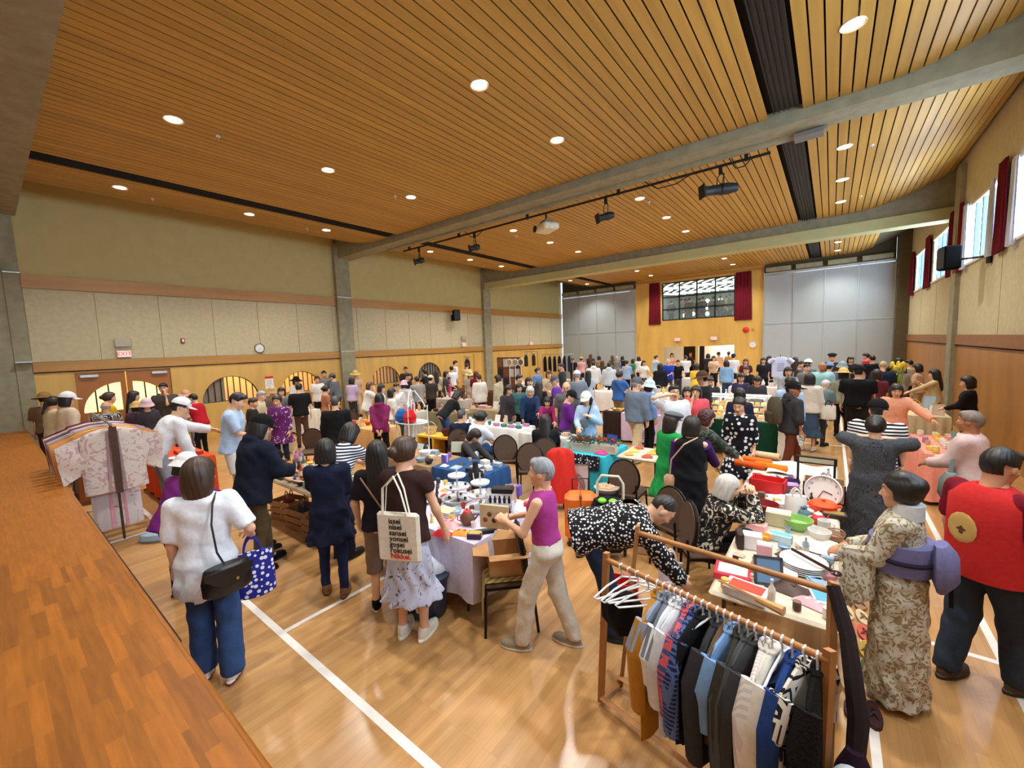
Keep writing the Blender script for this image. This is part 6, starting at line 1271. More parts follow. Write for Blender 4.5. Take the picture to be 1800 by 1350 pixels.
# brown and blue tables
item('bowl', on(748, 805), 'white tilted bowl on the brown-clothed table', (232, 234, 240), (.2, .2, .12))
item('gift_box', on(783, 812), 'purple candle box at the corner of the brown-clothed table', (120, 92, 190), (.09, .09, .12), 0., col2=(206, 196, 226))
item('frame', on(806, 795), 'pale box lid standing open on the blue-clothed table', (206, 204, 180), (.26, .02, .18), .5, col2=(190, 200, 176))
pz = on(775, 840, .6); t = thing('price_card', 'white price card pinned to the brown tablecloth', 'sign', (-5.1, 3.895, .56)); MB().bx(-.11, .11, -.003, .003, -.14, .14).build('card', M_WHITE, t)
for k, (w, z) in enumerate(((.12, .07), (.16, .0), (.14, -.05))): MB().bx(-w/2, w/2, -.0045, -.003, z-.008, z+.008).build('print_line', M_GREY, t)
# turquoise table
g = thing('pine_garland', 'pine garland with red baubles in a pale planter box on the turquoise table', 'garland', (-3.0, 5.98, TZ+.004), .15)
MB().bx(-.36, .36, -.09, .09, 0, .13).build('planter_box', wood((196, 186, 166)), g)
nd = MB()
for i in range(220):
    x, y, z = rnd.uniform(-.42, .42), rnd.uniform(-.12, .12), .13+rnd.uniform(0, .1); dx, dy, dz = rnd.uniform(-.09, .09), rnd.uniform(-.09, .09), rnd.uniform(-.02, .09); nd.tube([(x, y, z), (x+dx, y+dy, z+dz)], [.007, .001], 4)
o = nd.build('pine_needles', mat((44, 74, 44), .8, name='pine_green'), g); o['kind'] = 'stuff'
for i in range(6): MB().ball((-.3+i*.12, rnd.uniform(-.06, .02), .2), .035, 10).build('bauble', mat((186, 20, 28), .2, name='red_bauble'), g, True)
item('frame', (-2.85, 6.25, TZ+.004), 'cobalt blue folder standing on the turquoise table', (50, 60, 170), (.2, .02, .24), -.2, col2=(62, 74, 200)); item('packet', (-2.84, 5.9, TZ+.01), 'hot pink cloth on the turquoise table', (230, 40, 120), (.2, .16, .05))
item('box', (-3.4, 6.35, TZ+.004), 'open black laptop-like case on the turquoise table', (24, 24, 26), (.22, .16, .14)); item('jar', (-3.48, 5.98, TZ+.004), 'clear jar at the left of the pine garland', (200, 190, 170), (.09, .09, .12))
one('spotted_runner', MB().sheet(lambda u, v: (-3.62+u*.85, 5.70-.035*math.sin(v*1.5)-.02*v, TZ+.012-.22*v), 18, 6, .004), pattern('dots', (26, 28, 34), (230, 230, 230), 26, thr=.3), 'black and white spotted runner hanging over the turquoise table edge', 'cloth', smooth=True)

scatter('near', 120, ['cup', 'bowl', 'jar', 'packet', 'tin', 'gift_box', 'book', 'figurine', 'bottle'], 'beige near table', [0, 3, 4, 6, 7, 9, 1, 11], sc=.7, avoid=.095)
scatter('near2', 40, ['cup', 'jar', 'packet', 'cloth_fold', 'bottle', 'box'], 'rear goods table', [0, 3, 4, 6, 7, 8], sc=.9, avoid=.15, y1=6.05)
scatter('lilac', 80, ['cup', 'packet', 'jar', 'gift_box', 'figurine', 'tin'], 'lilac jewellery table', [0, 1, 3, 7, 8, 4, 10], sc=.75, avoid=.085)
scatter('brown', 16, ['cup', 'packet', 'box', 'jar'], 'brown-clothed table top', [3, 6, 9, 4], sc=.9, avoid=.13)
scatter('blue', 10, ['packet', 'cup', 'box'], 'blue-clothed table top', [3, 9, 6, 7], sc=.85, avoid=.14)
scatter('turq', 12, ['cup', 'packet', 'jar', 'bowl'], 'turquoise-clothed table', [3, 6, 7, 9], sc=.9, avoid=.17, y0=6.2)
for i, (x, y, lab) in enumerate(((-5.4, 2.62, 'beside the navy coat'), (-5.95, 2.66, 'behind the navy hooded jacket'), (-6.5, 2.7, 'at the far end of the bottle table'))):
    t = thing('wooden_crate', 'slatted wooden crate under the bottle table ' + lab, 'crate', (x, y, 0), .1*i)
    for s in (-1, 1):
        for k in range(3): MB().bx(-.22, .22, s*.16-.008, s*.16+.008, .02+k*.1, .1+k*.1).build('slat', M_RACK0, t)
        for k in range(3): MB().bx(s*.22-.008, s*.22+.008, -.16, .16, .02+k*.1, .1+k*.1).build('slat', M_RACK0, t)
    MB().bx(-.22, .22, -.16, .16, 0, .015).build('base', M_RACK0, t)
    item('bag', (x, y, .02), 'dark cloth bundle in the crate ' + lab, [(60, 44, 34), (40, 40, 48), (120, 40, 34)][i], (.3, .22, .3))
# ------------------------------------------------------------------ banquet chairs
M_CHAIR = cloth((92, 74, 62), name='brown_chair_cloth'); M_FRAME = mat((30, 28, 27), .35, .6, name='dark_chair_frame')
def chair(loc, rz, label, col=None, group='brown banquet chairs'):
    m_ = M_CHAIR if col is None else cloth(col); t = thing('banquet_chair', label, 'chair', loc, rz, group)
    MB().rbox((0, 0, .455), (.42, .42, .06), .025).build('seat', m_, t, True)
    pr = [(.205*math.cos(a), .68+.235*math.sin(a)) for a in [2*math.pi*i/24 for i in range(24)]]
    Mb = Matrix.Translation((0, -.225, 0)) @ Matrix.Rotation(-.12, 4, 'X') @ Matrix(((1, 0, 0, 0), (0, 0, -1, 0), (0, 1, 0, 0), (0, 0, 0, 1)))
    bk_ = MB().prism(pr, .05, Mb, -.025).build('backrest', m_, t); MB().tube([Mb @ Vector((x*1.04, y+(y-.68)*.04, 0)) for x, y in pr], .014, 8, True).build('back_frame', M_FRAME, bk_, True)
    for s in (-1, 1):
        MB().tube([(s*.19, .19, .43), (s*.205, .215, 0)], .013, 8).build('leg', M_FRAME, t); MB().tube([(s*.19, -.22, .62), (s*.195, -.21, .43), (s*.205, -.25, 0)], .013, 8).build('leg', M_FRAME, t)
    MB().tube([(-.19, .19, .42), (.19, .19, .42), (.19, -.2, .42), (-.19, -.2, .42)], .012, 6, True).build('seat_frame', M_FRAME, t); return t
for p, l in ((PSEAT, 'under the person in floral blouse'), (P53, 'under the seated navy jacket'), (P69, 'under the seated white tee'), (P70, 'under the person with bowed head'), (P68, 'under the seated black top in the centre')):
    m_ = p['M']; v = m_ @ Vector((0, -.02, 0)); chair((v.x, v.y, 0), p['rz'], 'brown banquet chair ' + l)
for px, py, rel, l in ((887, 768, 0, 'empty, left of two behind the jewellery table'), (932, 782, 5, 'empty, right of two behind the jewellery table'), (545, 760, 200, 'behind the bottle table, left aisle'), (1103, 812, 20, 'empty between the sweets table and the orange suitcase'), (618, 726, 170, 'behind the tan-clothed table'), (1196, 862, 40, 'half hidden behind the bending person')):
    v = at_z(px, py, .86); chair((v.x, v.y, 0), -(math.atan2(v.x, v.y)+math.radians(rel)), 'brown banquet chair ' + l)
chair((2.2, 7.9, 0), 1.3, 'grey-brown banquet chair beside the right plywood wall'); CH_BOX = chair((-2.28, 2.74, 0), 2.35, 'banquet chair with gold seat cloth holding the cardboard box')
one('gold_cloth', MB().sheet(lambda u, v: (-2.28+(-.21+u*.44)*math.cos(2.35)-(-.15+.36*min(v*1.4, 1))*math.sin(2.35)-.0, 2.74+(-.21+u*.44)*math.sin(2.35)+(-.15+.36*min(v*1.4, 1))*math.cos(2.35)-max(v-.72, 0)*.1, .495-max(v-.72, 0)*1.1), 12, 16, .006), pattern('vstripe', (196, 176, 116), (150, 124, 70), 6, thr=.5), 'gold striped cloth hanging over the chair seat', 'cloth', smooth=True)
# cardboard box on the chair
t = thing('cardboard_box', 'open cardboard box with flaps spread on the chair', 'box', (-2.27, 2.75, .502), .78); M_CARD = mat((186, 140, 92), .85, var=.06, name='cardboard'); w, d, h = .34, .3, .2
MB().bx(-w/2, w/2, -d/2, -d/2+.006, 0, h).bx(-w/2, w/2, d/2-.006, d/2, 0, h).bx(-w/2, -w/2+.006, -d/2, d/2, 0, h).bx(w/2-.006, w/2, -d/2, d/2, 0, h).bx(-w/2, w/2, -d/2, d/2, 0, .006).build('carton', M_CARD, t)
for ang, ax, off in ((.5, 'x', -1), (.9, 'x', 1), (.45, 'y', -1), (.8, 'y', 1)):
    L_ = .15; mb = MB()
    if ax == 'x': mb.add([(-w/2, off*d/2, h), (w/2, off*d/2, h), (w/2, off*(d/2+L_*math.cos(ang)), h+L_*math.sin(ang)*.6-.02), (-w/2, off*(d/2+L_*math.cos(ang)), h+L_*math.sin(ang)*.6-.02), (-w/2, off*d/2, h-.005), (w/2, off*d/2, h-.005), (w/2, off*(d/2+L_*math.cos(ang)), h+L_*math.sin(ang)*.6-.025), (-w/2, off*(d/2+L_*math.cos(ang)), h+L_*math.sin(ang)*.6-.025)], [(0, 1, 2, 3), (7, 6, 5, 4), (0, 4, 5, 1), (2, 6, 7, 3), (1, 5, 6, 2), (3, 7, 4, 0)])
    else: mb.add([(off*w/2, -d/2, h), (off*w/2, d/2, h), (off*(w/2+L_*math.cos(ang)), d/2, h+L_*math.sin(ang)*.6-.02), (off*(w/2+L_*math.cos(ang)), -d/2, h+L_*math.sin(ang)*.6-.02), (off*w/2, -d/2, h-.005), (off*w/2, d/2, h-.005), (off*(w/2+L_*math.cos(ang)), d/2, h+L_*math.sin(ang)*.6-.025), (off*(w/2+L_*math.cos(ang)), -d/2, h+L_*math.sin(ang)*.6-.025)], [(0, 1, 2, 3), (7, 6, 5, 4), (0, 4, 5, 1), (2, 6, 7, 3), (1, 5, 6, 2), (3, 7, 4, 0)])
    mb.build('flap', M_CARD, t)
# book held by the magenta tank top
hl, hr = P16['J']['wrl'], P16['J']['wrr']; mid = (hl+hr)/2; f_ = P16['M'].to_3x3() @ Vector((0, 1, 0)); t = thing('picture_book', 'picture book held by the person in magenta tank top', 'book', mid + f_*.13 - Vector((0, 0, .1)), math.atan2(-mid.x, mid.y)-.35)
MB().bx(-.13, .13, -.012, .012, 0, .2).build('cover', mat((206, 186, 150), .6, name='book_cover'), t); MB().bx(-.125, .128, -.008, .008, .004, .196).build('pages', M_WHITE, t)
for k in range(5): MB().ball((-.08+.04*k, -.013, .07+.05*(k % 2)), .022, 8, 1., None, 1, .12).build('drawing', mat([(150, 70, 40), (110, 70, 50), (60, 40, 34)][k % 3], .7, name='print_ink'), t)
# storage bin under the lilac table
t = thing('storage_bin', 'navy storage bin with white cloth on top beside the lilac table', 'bin', (-3.02, 2.40, 0), .12)
rings(MB(), [(0, .2, .15), (.02, .22, .17), (.36, .25, .19), (.37, .27, .21), (.4, .27, .21)], 24).build('tub', mat((40, 52, 74), .5, name='navy_plastic'), t, True)
for x in (-.1, .1): MB().sheet(lambda u, v: (x-.015+.03*v, -.2-.02*math.sin(u*3), .42-u*.3), 6, 2, .005).build('strap', M_WHITE, t)
o = MB(); rings(o, [(0, .2, .13), (.05, .19, .13), (.1, .13, .1), (.14, .06, .05)], 18, rip=.12, k=5); one('white_bundle', o, cloth((222, 228, 236)), 'crumpled white cloth bundle on the navy bin', 'cloth', (-3.02, 2.4, .405), .3, smooth=True)
# ------------------------------------------------------------------ wooden clothes rack in front
M_RACK = world_wood((172, 118, 66), (8, 8, 8), .12, .5, 0, 'rack_wood'); FL, FR = Vector((-1.1, 2.33, 1.12)), Vector((.03, 2.09, 1.12)); BL, BRR = Vector((-1.0, 2.60, 1.22)), Vector((.04, 2.50, 1.22))
t = thing('clothes_rack', 'double-rail wooden clothes rack in the foreground', 'clothes rack')
MB().tube([FL, FR], .017, 10).build('front_rail', M_RACK, t, True); MB().tube([BL, BRR], .017, 10).build('rear_rail', M_RACK, t, True)
for a, b_, nm in ((FL, Vector((-1.2, 2.42, 0)), 'post'), (BL, Vector((-1.14, 2.62, 0)), 'post'), (FR, Vector((.02, 2.14, 0)), 'post'), (BRR, Vector((.05, 2.52, 0)), 'post')):
    dr = (a-b_).normalized(); MB().tube([b_+dr*.02, a+dr*.05], .026, 4, flat=.6).build(nm, M_RACK, t)
for a, b_ in ((Vector((-1.19, 2.41, .06)), Vector((.02, 2.15, .06))), (Vector((-1.15, 2.6, .1)), Vector((.05, 2.5, .1))), (Vector((-1.19, 2.41, .06)), Vector((-1.14, 2.62, .06))), (Vector((.02, 2.15, .06)), Vector((.05, 2.5, .06)))):
    MB().tube([a, b_], .022, 4, flat=.7).build('bottom_rail', M_RACK, t)
U = (FR-FL).normalized(); PN = Vector((-U.y, U.x, 0)); M_HANG = mat((236, 238, 242), .35, var=.02, name='white_hanger')
def hanger(p, label, yaw=0., mt=M_HANG, w=.2):
    t = thing('clothes_hanger', label, 'hanger', p, math.atan2(PN.y, PN.x)+yaw, 'clothes hangers on the wooden rack')
    MB().tube([(.005, 0, .018), (-.016, 0, .012), (-.016, 0, -.012), (0, 0, -.028), (0, 0, -.07)], .005, 6).build('hook', mt, t, True)
    MB().tube([(0, 0, -.065), (w*.55, 0, -.1), (w, 0, -.15), (w*.9, 0, -.165), (0, 0, -.165), (-w*.9, 0, -.165), (-w, 0, -.15), (-w*.55, 0, -.1)], .006, 6, True).build('shoulders', mt, t, True)
def garment_on(p, label, mt, L_=.62, w=.2, sl=.5, th=.035, yaw=0., style='shirt'):
    t = thing('hanging_' + {'shirt': 'shirt', 'coat': 'jacket', 'pants': 'trousers', 'dress': 'dress'}[style], label, {'shirt': 'shirt', 'coat': 'jacket', 'pants': 'trousers', 'dress': 'dress'}[style], p, math.atan2(PN.y, PN.x)+yaw)
    mb = MB(); ph = rnd.random()*6
    if style == 'pants': rings(mb, [(-L_, w*.5, th*.8), (-L_*.5, w*.62, th), (-.2, w*.75, th), (-.16, w*.75, th*.8)], 18, rip=.05, ph=ph)
    else: rings(mb, [(-L_, w*1.02, th*1.15), (-L_*.6, w*.98, th*1.1), (-.32, w*.96, th), (-.19, w*1.0, th*.9), (-.15, w*.95, th*.8), (-.11, w*.6, th*.7), (-.085, w*.25, th*.6)], 22, rip=.06, ph=ph)
    mb.build('body', mt, t, True)
    if style in ('shirt', 'coat', 'dress') and sl:
        for s in (-1, 1): MB().tube([(s*w*.9, 0, -.16), (s*(w+.05), th*.3, -.3), (s*(w+.04), th*.4, -.16-sl*.55), (s*(w+.02), th*.3, -.16-sl)], [.05, .055, .05, .045], 10, flat=.7).build('sleeve', mt, t, True)
        MB().tube([(w*.26*math.cos(a), th*.62*math.sin(a), -.085+.008*math.sin(a)) for a in [2*math.pi*i/10 for i in range(10)]], .009, 6, True).build('collar', mt, t, True)
    return t
CL = [(.10, 'empty', None), (.15, 'empty', None), (.20, 'empty', None), (.26, 'empty', None),
 (.31, 'mustard yellow long shirt', cloth((176, 122, 40)), .85, .5), (.345, 'grey-blue shirt', cloth((140, 150, 170)), .55, .3), (.375, 'slate grey blouse', cloth((112, 118, 130)), .52, .2), (.405, 'first white blouse', cloth((228, 228, 232)), .6, .3), (.435, 'second white blouse with grey trim', cloth((206, 208, 214)), .75, .4), (.465, 'red and blue plaid shirt', pattern('plaid', (66, 84, 130), (206, 90, 100), 9), .62, .42), (.50, 'navy tartan shirt', pattern('plaid', (34, 46, 92), (90, 110, 160), 12), .7, .5), (.535, 'black short jacket', cloth((24, 24, 28)), .72, .5, 'coat'), (.565, 'empty mid', None), (.60, 'charcoal cardigan', cloth((48, 48, 52)), .75, .55, 'coat'), (.63, 'brown waistcoat', cloth((96, 74, 56)), .6, 0), (.66, 'pale denim shirt', cloth((120, 156, 200)), .55, .35), (.69, 'dark olive jacket', cloth((52, 50, 42)), .75, .55, 'coat'), (.725, 'grey wool coat with red collar', cloth((74, 74, 76)), .95, .6, 'coat'), (.755, 'long charcoal coat', cloth((58, 58, 60)), 1.0, .62, 'coat'), (.79, 'cream striped blouse', pattern('vstripe', (226, 220, 214), (206, 196, 196), 20, thr=.5), .8, .5), (.815, 'white knit cardigan with tan edge', cloth((220, 212, 200)), .9, .55, 'coat'), (.85, 'dark navy jeans', cloth((26, 36, 66)), .95, 0, 'pants'), (.885, 'blue denim jacket', cloth((34, 60, 118)), .6, .5, 'coat'), (.925, 'black and white geometric knit dress', pattern('geo', (214, 206, 192), (36, 28, 34), 11, thr=.1), .95, .3, 'dress'), (.965, 'black fur-like coat', cloth((16, 14, 14), bump=.8, scale=70.), .98, .6, 'coat')]
for r_ in CL:
    p = FL.lerp(FR, r_[0]); p.z -= .0
    if r_[1].startswith('empty'):
        hanger(p, 'empty white plastic hanger, %s' % {.10: 'leftmost on the rack', .15: 'second on the rack', .20: 'third on the rack', .26: 'fourth on the rack', .565: 'in the middle of the rack'}[r_[0]], rnd.uniform(-.7, -.3))
        continue
    yw = rnd.uniform(-.25, .12); hanger(p, 'white plastic hanger holding the ' + r_[1], yw)
    garment_on(p+Vector((0, 0, .022)), '%s hanging on the wooden rack' % r_[1], r_[2], r_[3], .2, r_[4], rnd.uniform(.026, .036), yw, r_[5] if len(r_) > 5 else 'shirt')
o = MB(); rings(o, [(-.26, .05, .04), (-.18, .11, .06), (-.08, .12, .06), (0, .06, .04)], 14, rip=.15, k=5); one('black_scarf', o, cloth((18, 18, 20)), 'black scarf bundle hanging from the leftmost hangers', 'scarf', (-.98, 2.29, .96), .3, smooth=True)
o = MB(); o.tube([BRR+Vector((0, 0, .03)), BRR+Vector((.06, -.1, -.15)), BRR+Vector((.1, -.3, -.4)), BRR+Vector((.08, -.4, -.75))], [.03, .035, .04, .03], 8); one('dark_sash', o, cloth((40, 30, 30)), 'dark brown sash tied to the right end of the rack', 'scarf', smooth=True)
t = thing('plush_bird', 'white plush bird with a yellow beak hanging at the right end of the rack', 'plush toy', (.12, 2.05, .52))
rings(MB(), [(-.3, .05, .05), (-.22, .085, .08), (-.1, .09, .08), (.02, .07, .065), (.08, .03, .03)], 16, rip=.03).build('body', cloth((206, 214, 226), bump=.6), t, True); MB().ball((0, 0, .1), .075, 14).build('head', cloth((196, 204, 216), bump=.6), t, True); MB().ball((.04, -.05, .085), .045, 12, 1.2).build('beak', mat((236, 196, 60), .5, name='yellow_felt'), t, True)
t = thing('plush_pouch', 'dark purple pouch with a red patch beside the plush bird', 'pouch', (.13, 2.14, .52)); rings(MB(), [(-.24, .06, .04), (-.1, .09, .06), (.1, .07, .05), (.2, .03, .03)], 14, rip=.06).build('body', cloth((46, 24, 40)), t, True); MB().ball((.0, -.055, .02), .04, 10, 1, None, 1, .3).build('patch', cloth((176, 40, 50)), t, True)
t = thing('plastic_crate', 'clear plastic bag with dark clothes under the rack', 'bag', (-.86, 2.62, 0)); rings(MB(), [(0, .14, .1), (.05, .18, .12), (.25, .17, .12), (.34, .1, .08)], 16, rip=.05).build('bag_film', cloth((58, 50, 48)), t, True)
# ------------------------------------------------------------------ kimono rail at the left
KX, KY = -7.55, .98
t = thing('garment_rail', 'steel garment rail carrying kimono at the left beside the stage', 'clothes rack'); M_ST = mat((176, 182, 186), .3, .8, name='rail_steel')
MB().tube([(KX+.06, KY, 1.66), (KX-1.9, KY+.05, 1.66)], .016, 8).build('rail', M_ST, t, True)
for x in (KX+.02, KX-1.85): MB().tube([(x, KY, 1.66), (x, KY, .08)], .015, 8).build('upright', M_ST if x < KX-1 else mat((70, 50, 40), .5, name='dark_upright'), t, True); MB().tube([(x, KY-.32, .08), (x, KY+.32, .08)], .015, 8).build('foot', M_ST, t, True)
def kimono(x, label, mt, inner, L_=.85, yaw=0., w=.3):
    t = thing('hanging_kimono', label, 'kimono', (x, KY, 1.62), math.pi/2+yaw, 'kimono on the steel rail'); ph = rnd.random()*6
    rings(MB(), [(-L_, w*1.02, .05), (-L_*.5, w, .05), (-.14, w*1.02, .045), (-.07, w*.9, .04), (-.03, w*.35, .035)], 26, rip=.05, k=11, ph=ph).build('body', mt, t, True)
    for s in (-1, 1):
        MB().sheet(lambda u, v: (s*(w*.85+u*.27-.04*v*u), .02*math.sin(v*6+u*4)+.02, -.09-u*.1-v*.5*(.9+.1*u)), 8, 10, .035).build('sleeve', mt, t, True)
        MB().sheet(lambda u, v: (s*(.03+.03*v+.03*u), -.052-.004*u, -.05-v*(L_-.06)), 3, 10, .008).build('collar_band', inner, t, True)
KM1 = pattern('floral', (212, 200, 190), (188, 158, 160), 9, thr=.52); kimono(KX, 'nearest kimono on the rail, cream with mauve flowers', KM1, cloth((170, 140, 140)), .86)
kimono(KX-.16, 'long pale kimono with pink lining under the nearest one', pattern('floral', (206, 204, 206), (206, 130, 150), 5, thr=.6), cloth((226, 160, 180)), 1.4, 0., .24)
for i, (lab, col, L_) in enumerate((('peach orange', (226, 160, 96), 1.0), ('sandy brown', (186, 146, 104), 1.1), ('dusty lavender', (190, 176, 196), .95), ('grey plum', (120, 96, 110), 1.2), ('cream', (216, 204, 186), 1.0), ('dark magenta', (110, 30, 66), .9))):
    kimono(KX-.34-.2*i, '%s kimono further along the rail' % lab, cloth(col), cloth(tuple(int(v*.7) for v in col)), L_, .06*(i % 3-1), .32)
one('obi_sash', MB().sheet(lambda u, v: (KX+.075+.02*math.sin(v*5), KY-.03+u*.075, 1.63-v*.9), 3, 14, .01), cloth((84, 62, 54)), 'dark brown sash hanging down the front of the nearest kimono', 'sash', smooth=True)
t = thing('zip_bag', 'pale blue zipped bag lying at the foot of the kimono rail', 'bag', (-7.3, 1.28, 0), .9); rings(MB(), [(0, .2, .09), (.04, .23, .11), (.1, .2, .09), (.12, .12, .05)], 18).build('body', cloth((150, 172, 196)), t, True)
# ------------------------------------------------------------------ bags people carry
def cam_rz(x, y): return math.atan2(-x, y)
def strap(a, b_, mt, t, r=.012, sag=.0): m_ = (a+b_)/2; MB().tube([a, a.lerp(m_, .5)+Vector((0, 0, -sag*.5)), m_+Vector((0, 0, -sag)), m_.lerp(b_, .5)+Vector((0, 0, -sag*.5)), b_], r, 6, flat=.35).build('strap', mt, t, True)
v = P22['M'] @ Vector((.07, -.27, .84)); t = thing('tote_bag', 'white canvas tote with black and red lettering on the shoulder', 'tote bag', v, P22['rz']); M_CANV = cloth((226, 220, 204))
mb = MB(); mb.rbox((0, 0, .2), (.36, .05, .4), .02); mb.build('body', M_CANV, t, True)
for s in (-1, 1): MB().tube([(-.12, s*.02, .39), (-.1, s*.03, .6), (-.0, s*.035, .70), (.05, s*.03, .58), (.09, s*.02, .39)], .012, 6, flat=.4).build('handle', M_CANV, t, True)
for k, wd in enumerate(('issei', 'nisei', 'sansei', 'yonsei', 'gosei', 'rokusei', 'Nikkei.')):
    lettering(wd, .062, M_BLACK if k < 6 else M_RED, t, Matrix.Translation((-.07, -.028, .335-k*.047)) @ Matrix.Rotation(math.pi/2, 4, 'X'), 'LEFT', .0012, True)
v = W1['M'] @ Vector((.17, -.25, 0)); x, y = v.x, v.y; sh_ = [W1['M'] @ Vector(q) for q in ((.12, -.235, 1.1), (.1, -.215, 1.3), (.1, -.13, 1.43), (.1, .0, 1.47))]; t = thing('shoulder_bag', 'black leather shoulder bag at the hip of the white shirt', 'handbag', (x, y, .80), cam_rz(x, y)+.25); M_LEA = mat((20, 20, 22), .35, name='black_leather')
rings(MB(), [(0, .13, .05), (.02, .155, .06), (.12, .16, .065), (.2, .14, .05), (.21, .13, .04)], 20).build('body', M_LEA, t, True); MB().sheet(lambda u, v: (-.15+.3*u, -.07+.0*v, .2-.13*v*math.sin(math.pi*(.1+.8*u))), 10, 5, .006).build('flap', M_LEA, t, True); MB().ball((.04, -.078, .11), .012, 8).build('clasp', mat((206, 170, 90), .3, .8, name='brass'), t, True)
Mi = t.matrix_basis.inverted()
MB().tube([Mi @ Vector((x, y, .98))] + [Mi @ q for q in sh_], .012, 6, flat=.4).build('strap', M_LEA, t, True)
v = W1['J']['wrr']; x, y = v.x, v.y; t = thing('printed_bag', 'blue cloth bag printed with white shapes held by the white shirt', 'bag', (x, y, v.z-.53), cam_rz(x, y)); carry_bag(t, .3, .16, .36, pattern('dots', (40, 44, 140), (226, 228, 240), 24, thr=.36), cloth((40, 44, 140)))
v = P11['J']['wrr']; t = thing('plastic_bag', 'bright blue plastic bag held by the reaching white cap', 'bag', (v.x, v.y, v.z-.42)); carry_bag(t, .3, .18, .3, mat((20, 124, 190), .3, name='blue_plastic'), mat((20, 124, 190), .3, name='blue_plastic'))
M_ = PBACK['M']; t = thing('backpack', 'brown canvas backpack on the dark hooded jacket', 'backpack', M_ @ Vector((0, -.26, 1.0)), PBACK['rz']); rings(MB(), [(0, .13, .08), (.03, .16, .1), (.25, .17, .11), (.4, .14, .09), (.46, .07, .05)], 18).build('body', cloth((84, 74, 58)), t, True); rings(MB(), [(.03, .1, .04, 0, -.1), (.18, .11, .05, 0, -.1), (.22, .08, .03, 0, -.09)], 14).build('pocket', cloth((74, 64, 50)), t, True)
for s in (-1, 1): MB().tube([(s*.09, .07, .42), (s*.11, .16, .44), (s*.12, .3, .36)], .018, 6, flat=.4).build('strap', cloth((60, 54, 44)), t, True)
v = PBACK['J']['wrr']; t = thing('drink_can', 'tall patterned can carried by the backpack wearer', 'drink', (v.x, v.y, v.z-.2), 0); MB().cyl((0, 0, 0), .033, .17, 14).build('can', pattern('floral', (226, 232, 226), (40, 40, 44), 30, thr=.5), t, True); MB().cyl((0, 0, .17), .03, .012, 14).build('lid', mat((150, 206, 180), .4, name='mint_lid'), t)
M_ = PTOTE['M']; t = thing('bucket_bag', 'cream bucket bag on the arm of the cream sweater', 'handbag', M_ @ Vector((.34, 0, .72)), PTOTE['rz']); carry_bag(t, .26, .14, .3, cloth((226, 222, 210)), cloth((40, 44, 60)))
v = PWB['J']['wrl']; t = thing('cream_bag', 'cream handbag hanging from the hand of the white blouse', 'handbag', (v.x, v.y, v.z-.4)); carry_bag(t, .26, .12, .26, cloth((226, 196, 166)), cloth((150, 90, 60)))
M_ = PPINK['M']; t = thing('sling_bag', 'grey cloth sling bag of the person in pink cardigan', 'handbag', M_ @ Vector((-.30, .06, .68)), PPINK['rz']+.4); rings(MB(), [(0, .12, .06), (.06, .18, .09), (.22, .16, .08), (.3, .08, .04)], 18, rip=.04).build('body', cloth((120, 132, 128)), t, True); MB().tube([(0, 0, .28), (.1, -.03, .5), (.2, -.03, .72)], .02, 6, flat=.4).build('strap', cloth((104, 116, 114)), t, True)
M_ = PPURP['M']; t = thing('crossbody_strap_bag', 'small tan pouch on a slim strap over the black pinafore', 'handbag', M_ @ Vector((-.2, -.1, .74)), PPURP['rz']); rings(MB(), [(0, .05, .03), (.03, .07, .04), (.14, .07, .04), (.17, .04, .02)], 14).build('body', cloth((206, 160, 130)), t, True); MB().tube([(0, 0, .15), (.05, -.07, .38), (.2, -.09, .58), (.32, -.0, .66)], .009, 6).build('strap', cloth((216, 186, 160)), t, True)
M_ = PPURP['M'];
for side in 'lr':
    a, e, w_ = (PPURP['J'][k+side] for k in ('sh', 'el', 'wr')); Mi = PPURP['root'].matrix_basis.inverted(); MB().tube([Mi @ a, Mi @ e, Mi @ (e.lerp(w_, .85))], [.075, .062, .05], 12).build('sleeve', cloth((62, 32, 96)), PPURP['root'], True)
M_ = PBLUE['M']; t = thing('crossbody_bag', 'dark crossbody bag over the cobalt tee', 'handbag', M_ @ Vector((.22, .02, .9)), PBLUE['rz']); rings(MB(), [(0, .07, .04), (.03, .1, .05), (.16, .1, .05), (.19, .06, .03)], 14).build('body', M_LEA, t, True); MB().tube([(0, -.06, .16), (-.1, -.2, .34), (-.26, -.18, .5), (-.36, -.05, .56)], .014, 6, flat=.5).build('strap', M_LEA, t, True)
M_ = P66['M']; t = thing('grey_crossbody_bag', 'small grey crossbody bag over the pale blue shirt', 'handbag', M_ @ Vector((.0, .19, .98)), P66['rz']+math.pi); rings(MB(), [(0, .06, .03), (.02, .085, .04), (.13, .085, .04), (.15, .05, .02)], 14).build('body', cloth((120, 124, 132)), t, True); MB().tube([(.04, .0, .13), (.1, .06, .34), (.12, .16, .5)], .01, 6).build('strap', M_LEA, t, True)
M_ = P21['M']; t = thing('slim_crossbody', 'slim tan crossbody pouch on the brown cargo shorts', 'handbag', M_ @ Vector((.16, -.14, .70)), P21['rz']); rings(MB(), [(0, .06, .02), (.02, .08, .03), (.14, .08, .03), (.16, .05, .02)], 14).build('body', cloth((150, 120, 96)), t, True); MB().tube([(-.03, -.0, .15), (-.16, -.05, .42), (-.3, -.02, .66)], .008, 6).build('strap', cloth((160, 130, 104)), t, True)
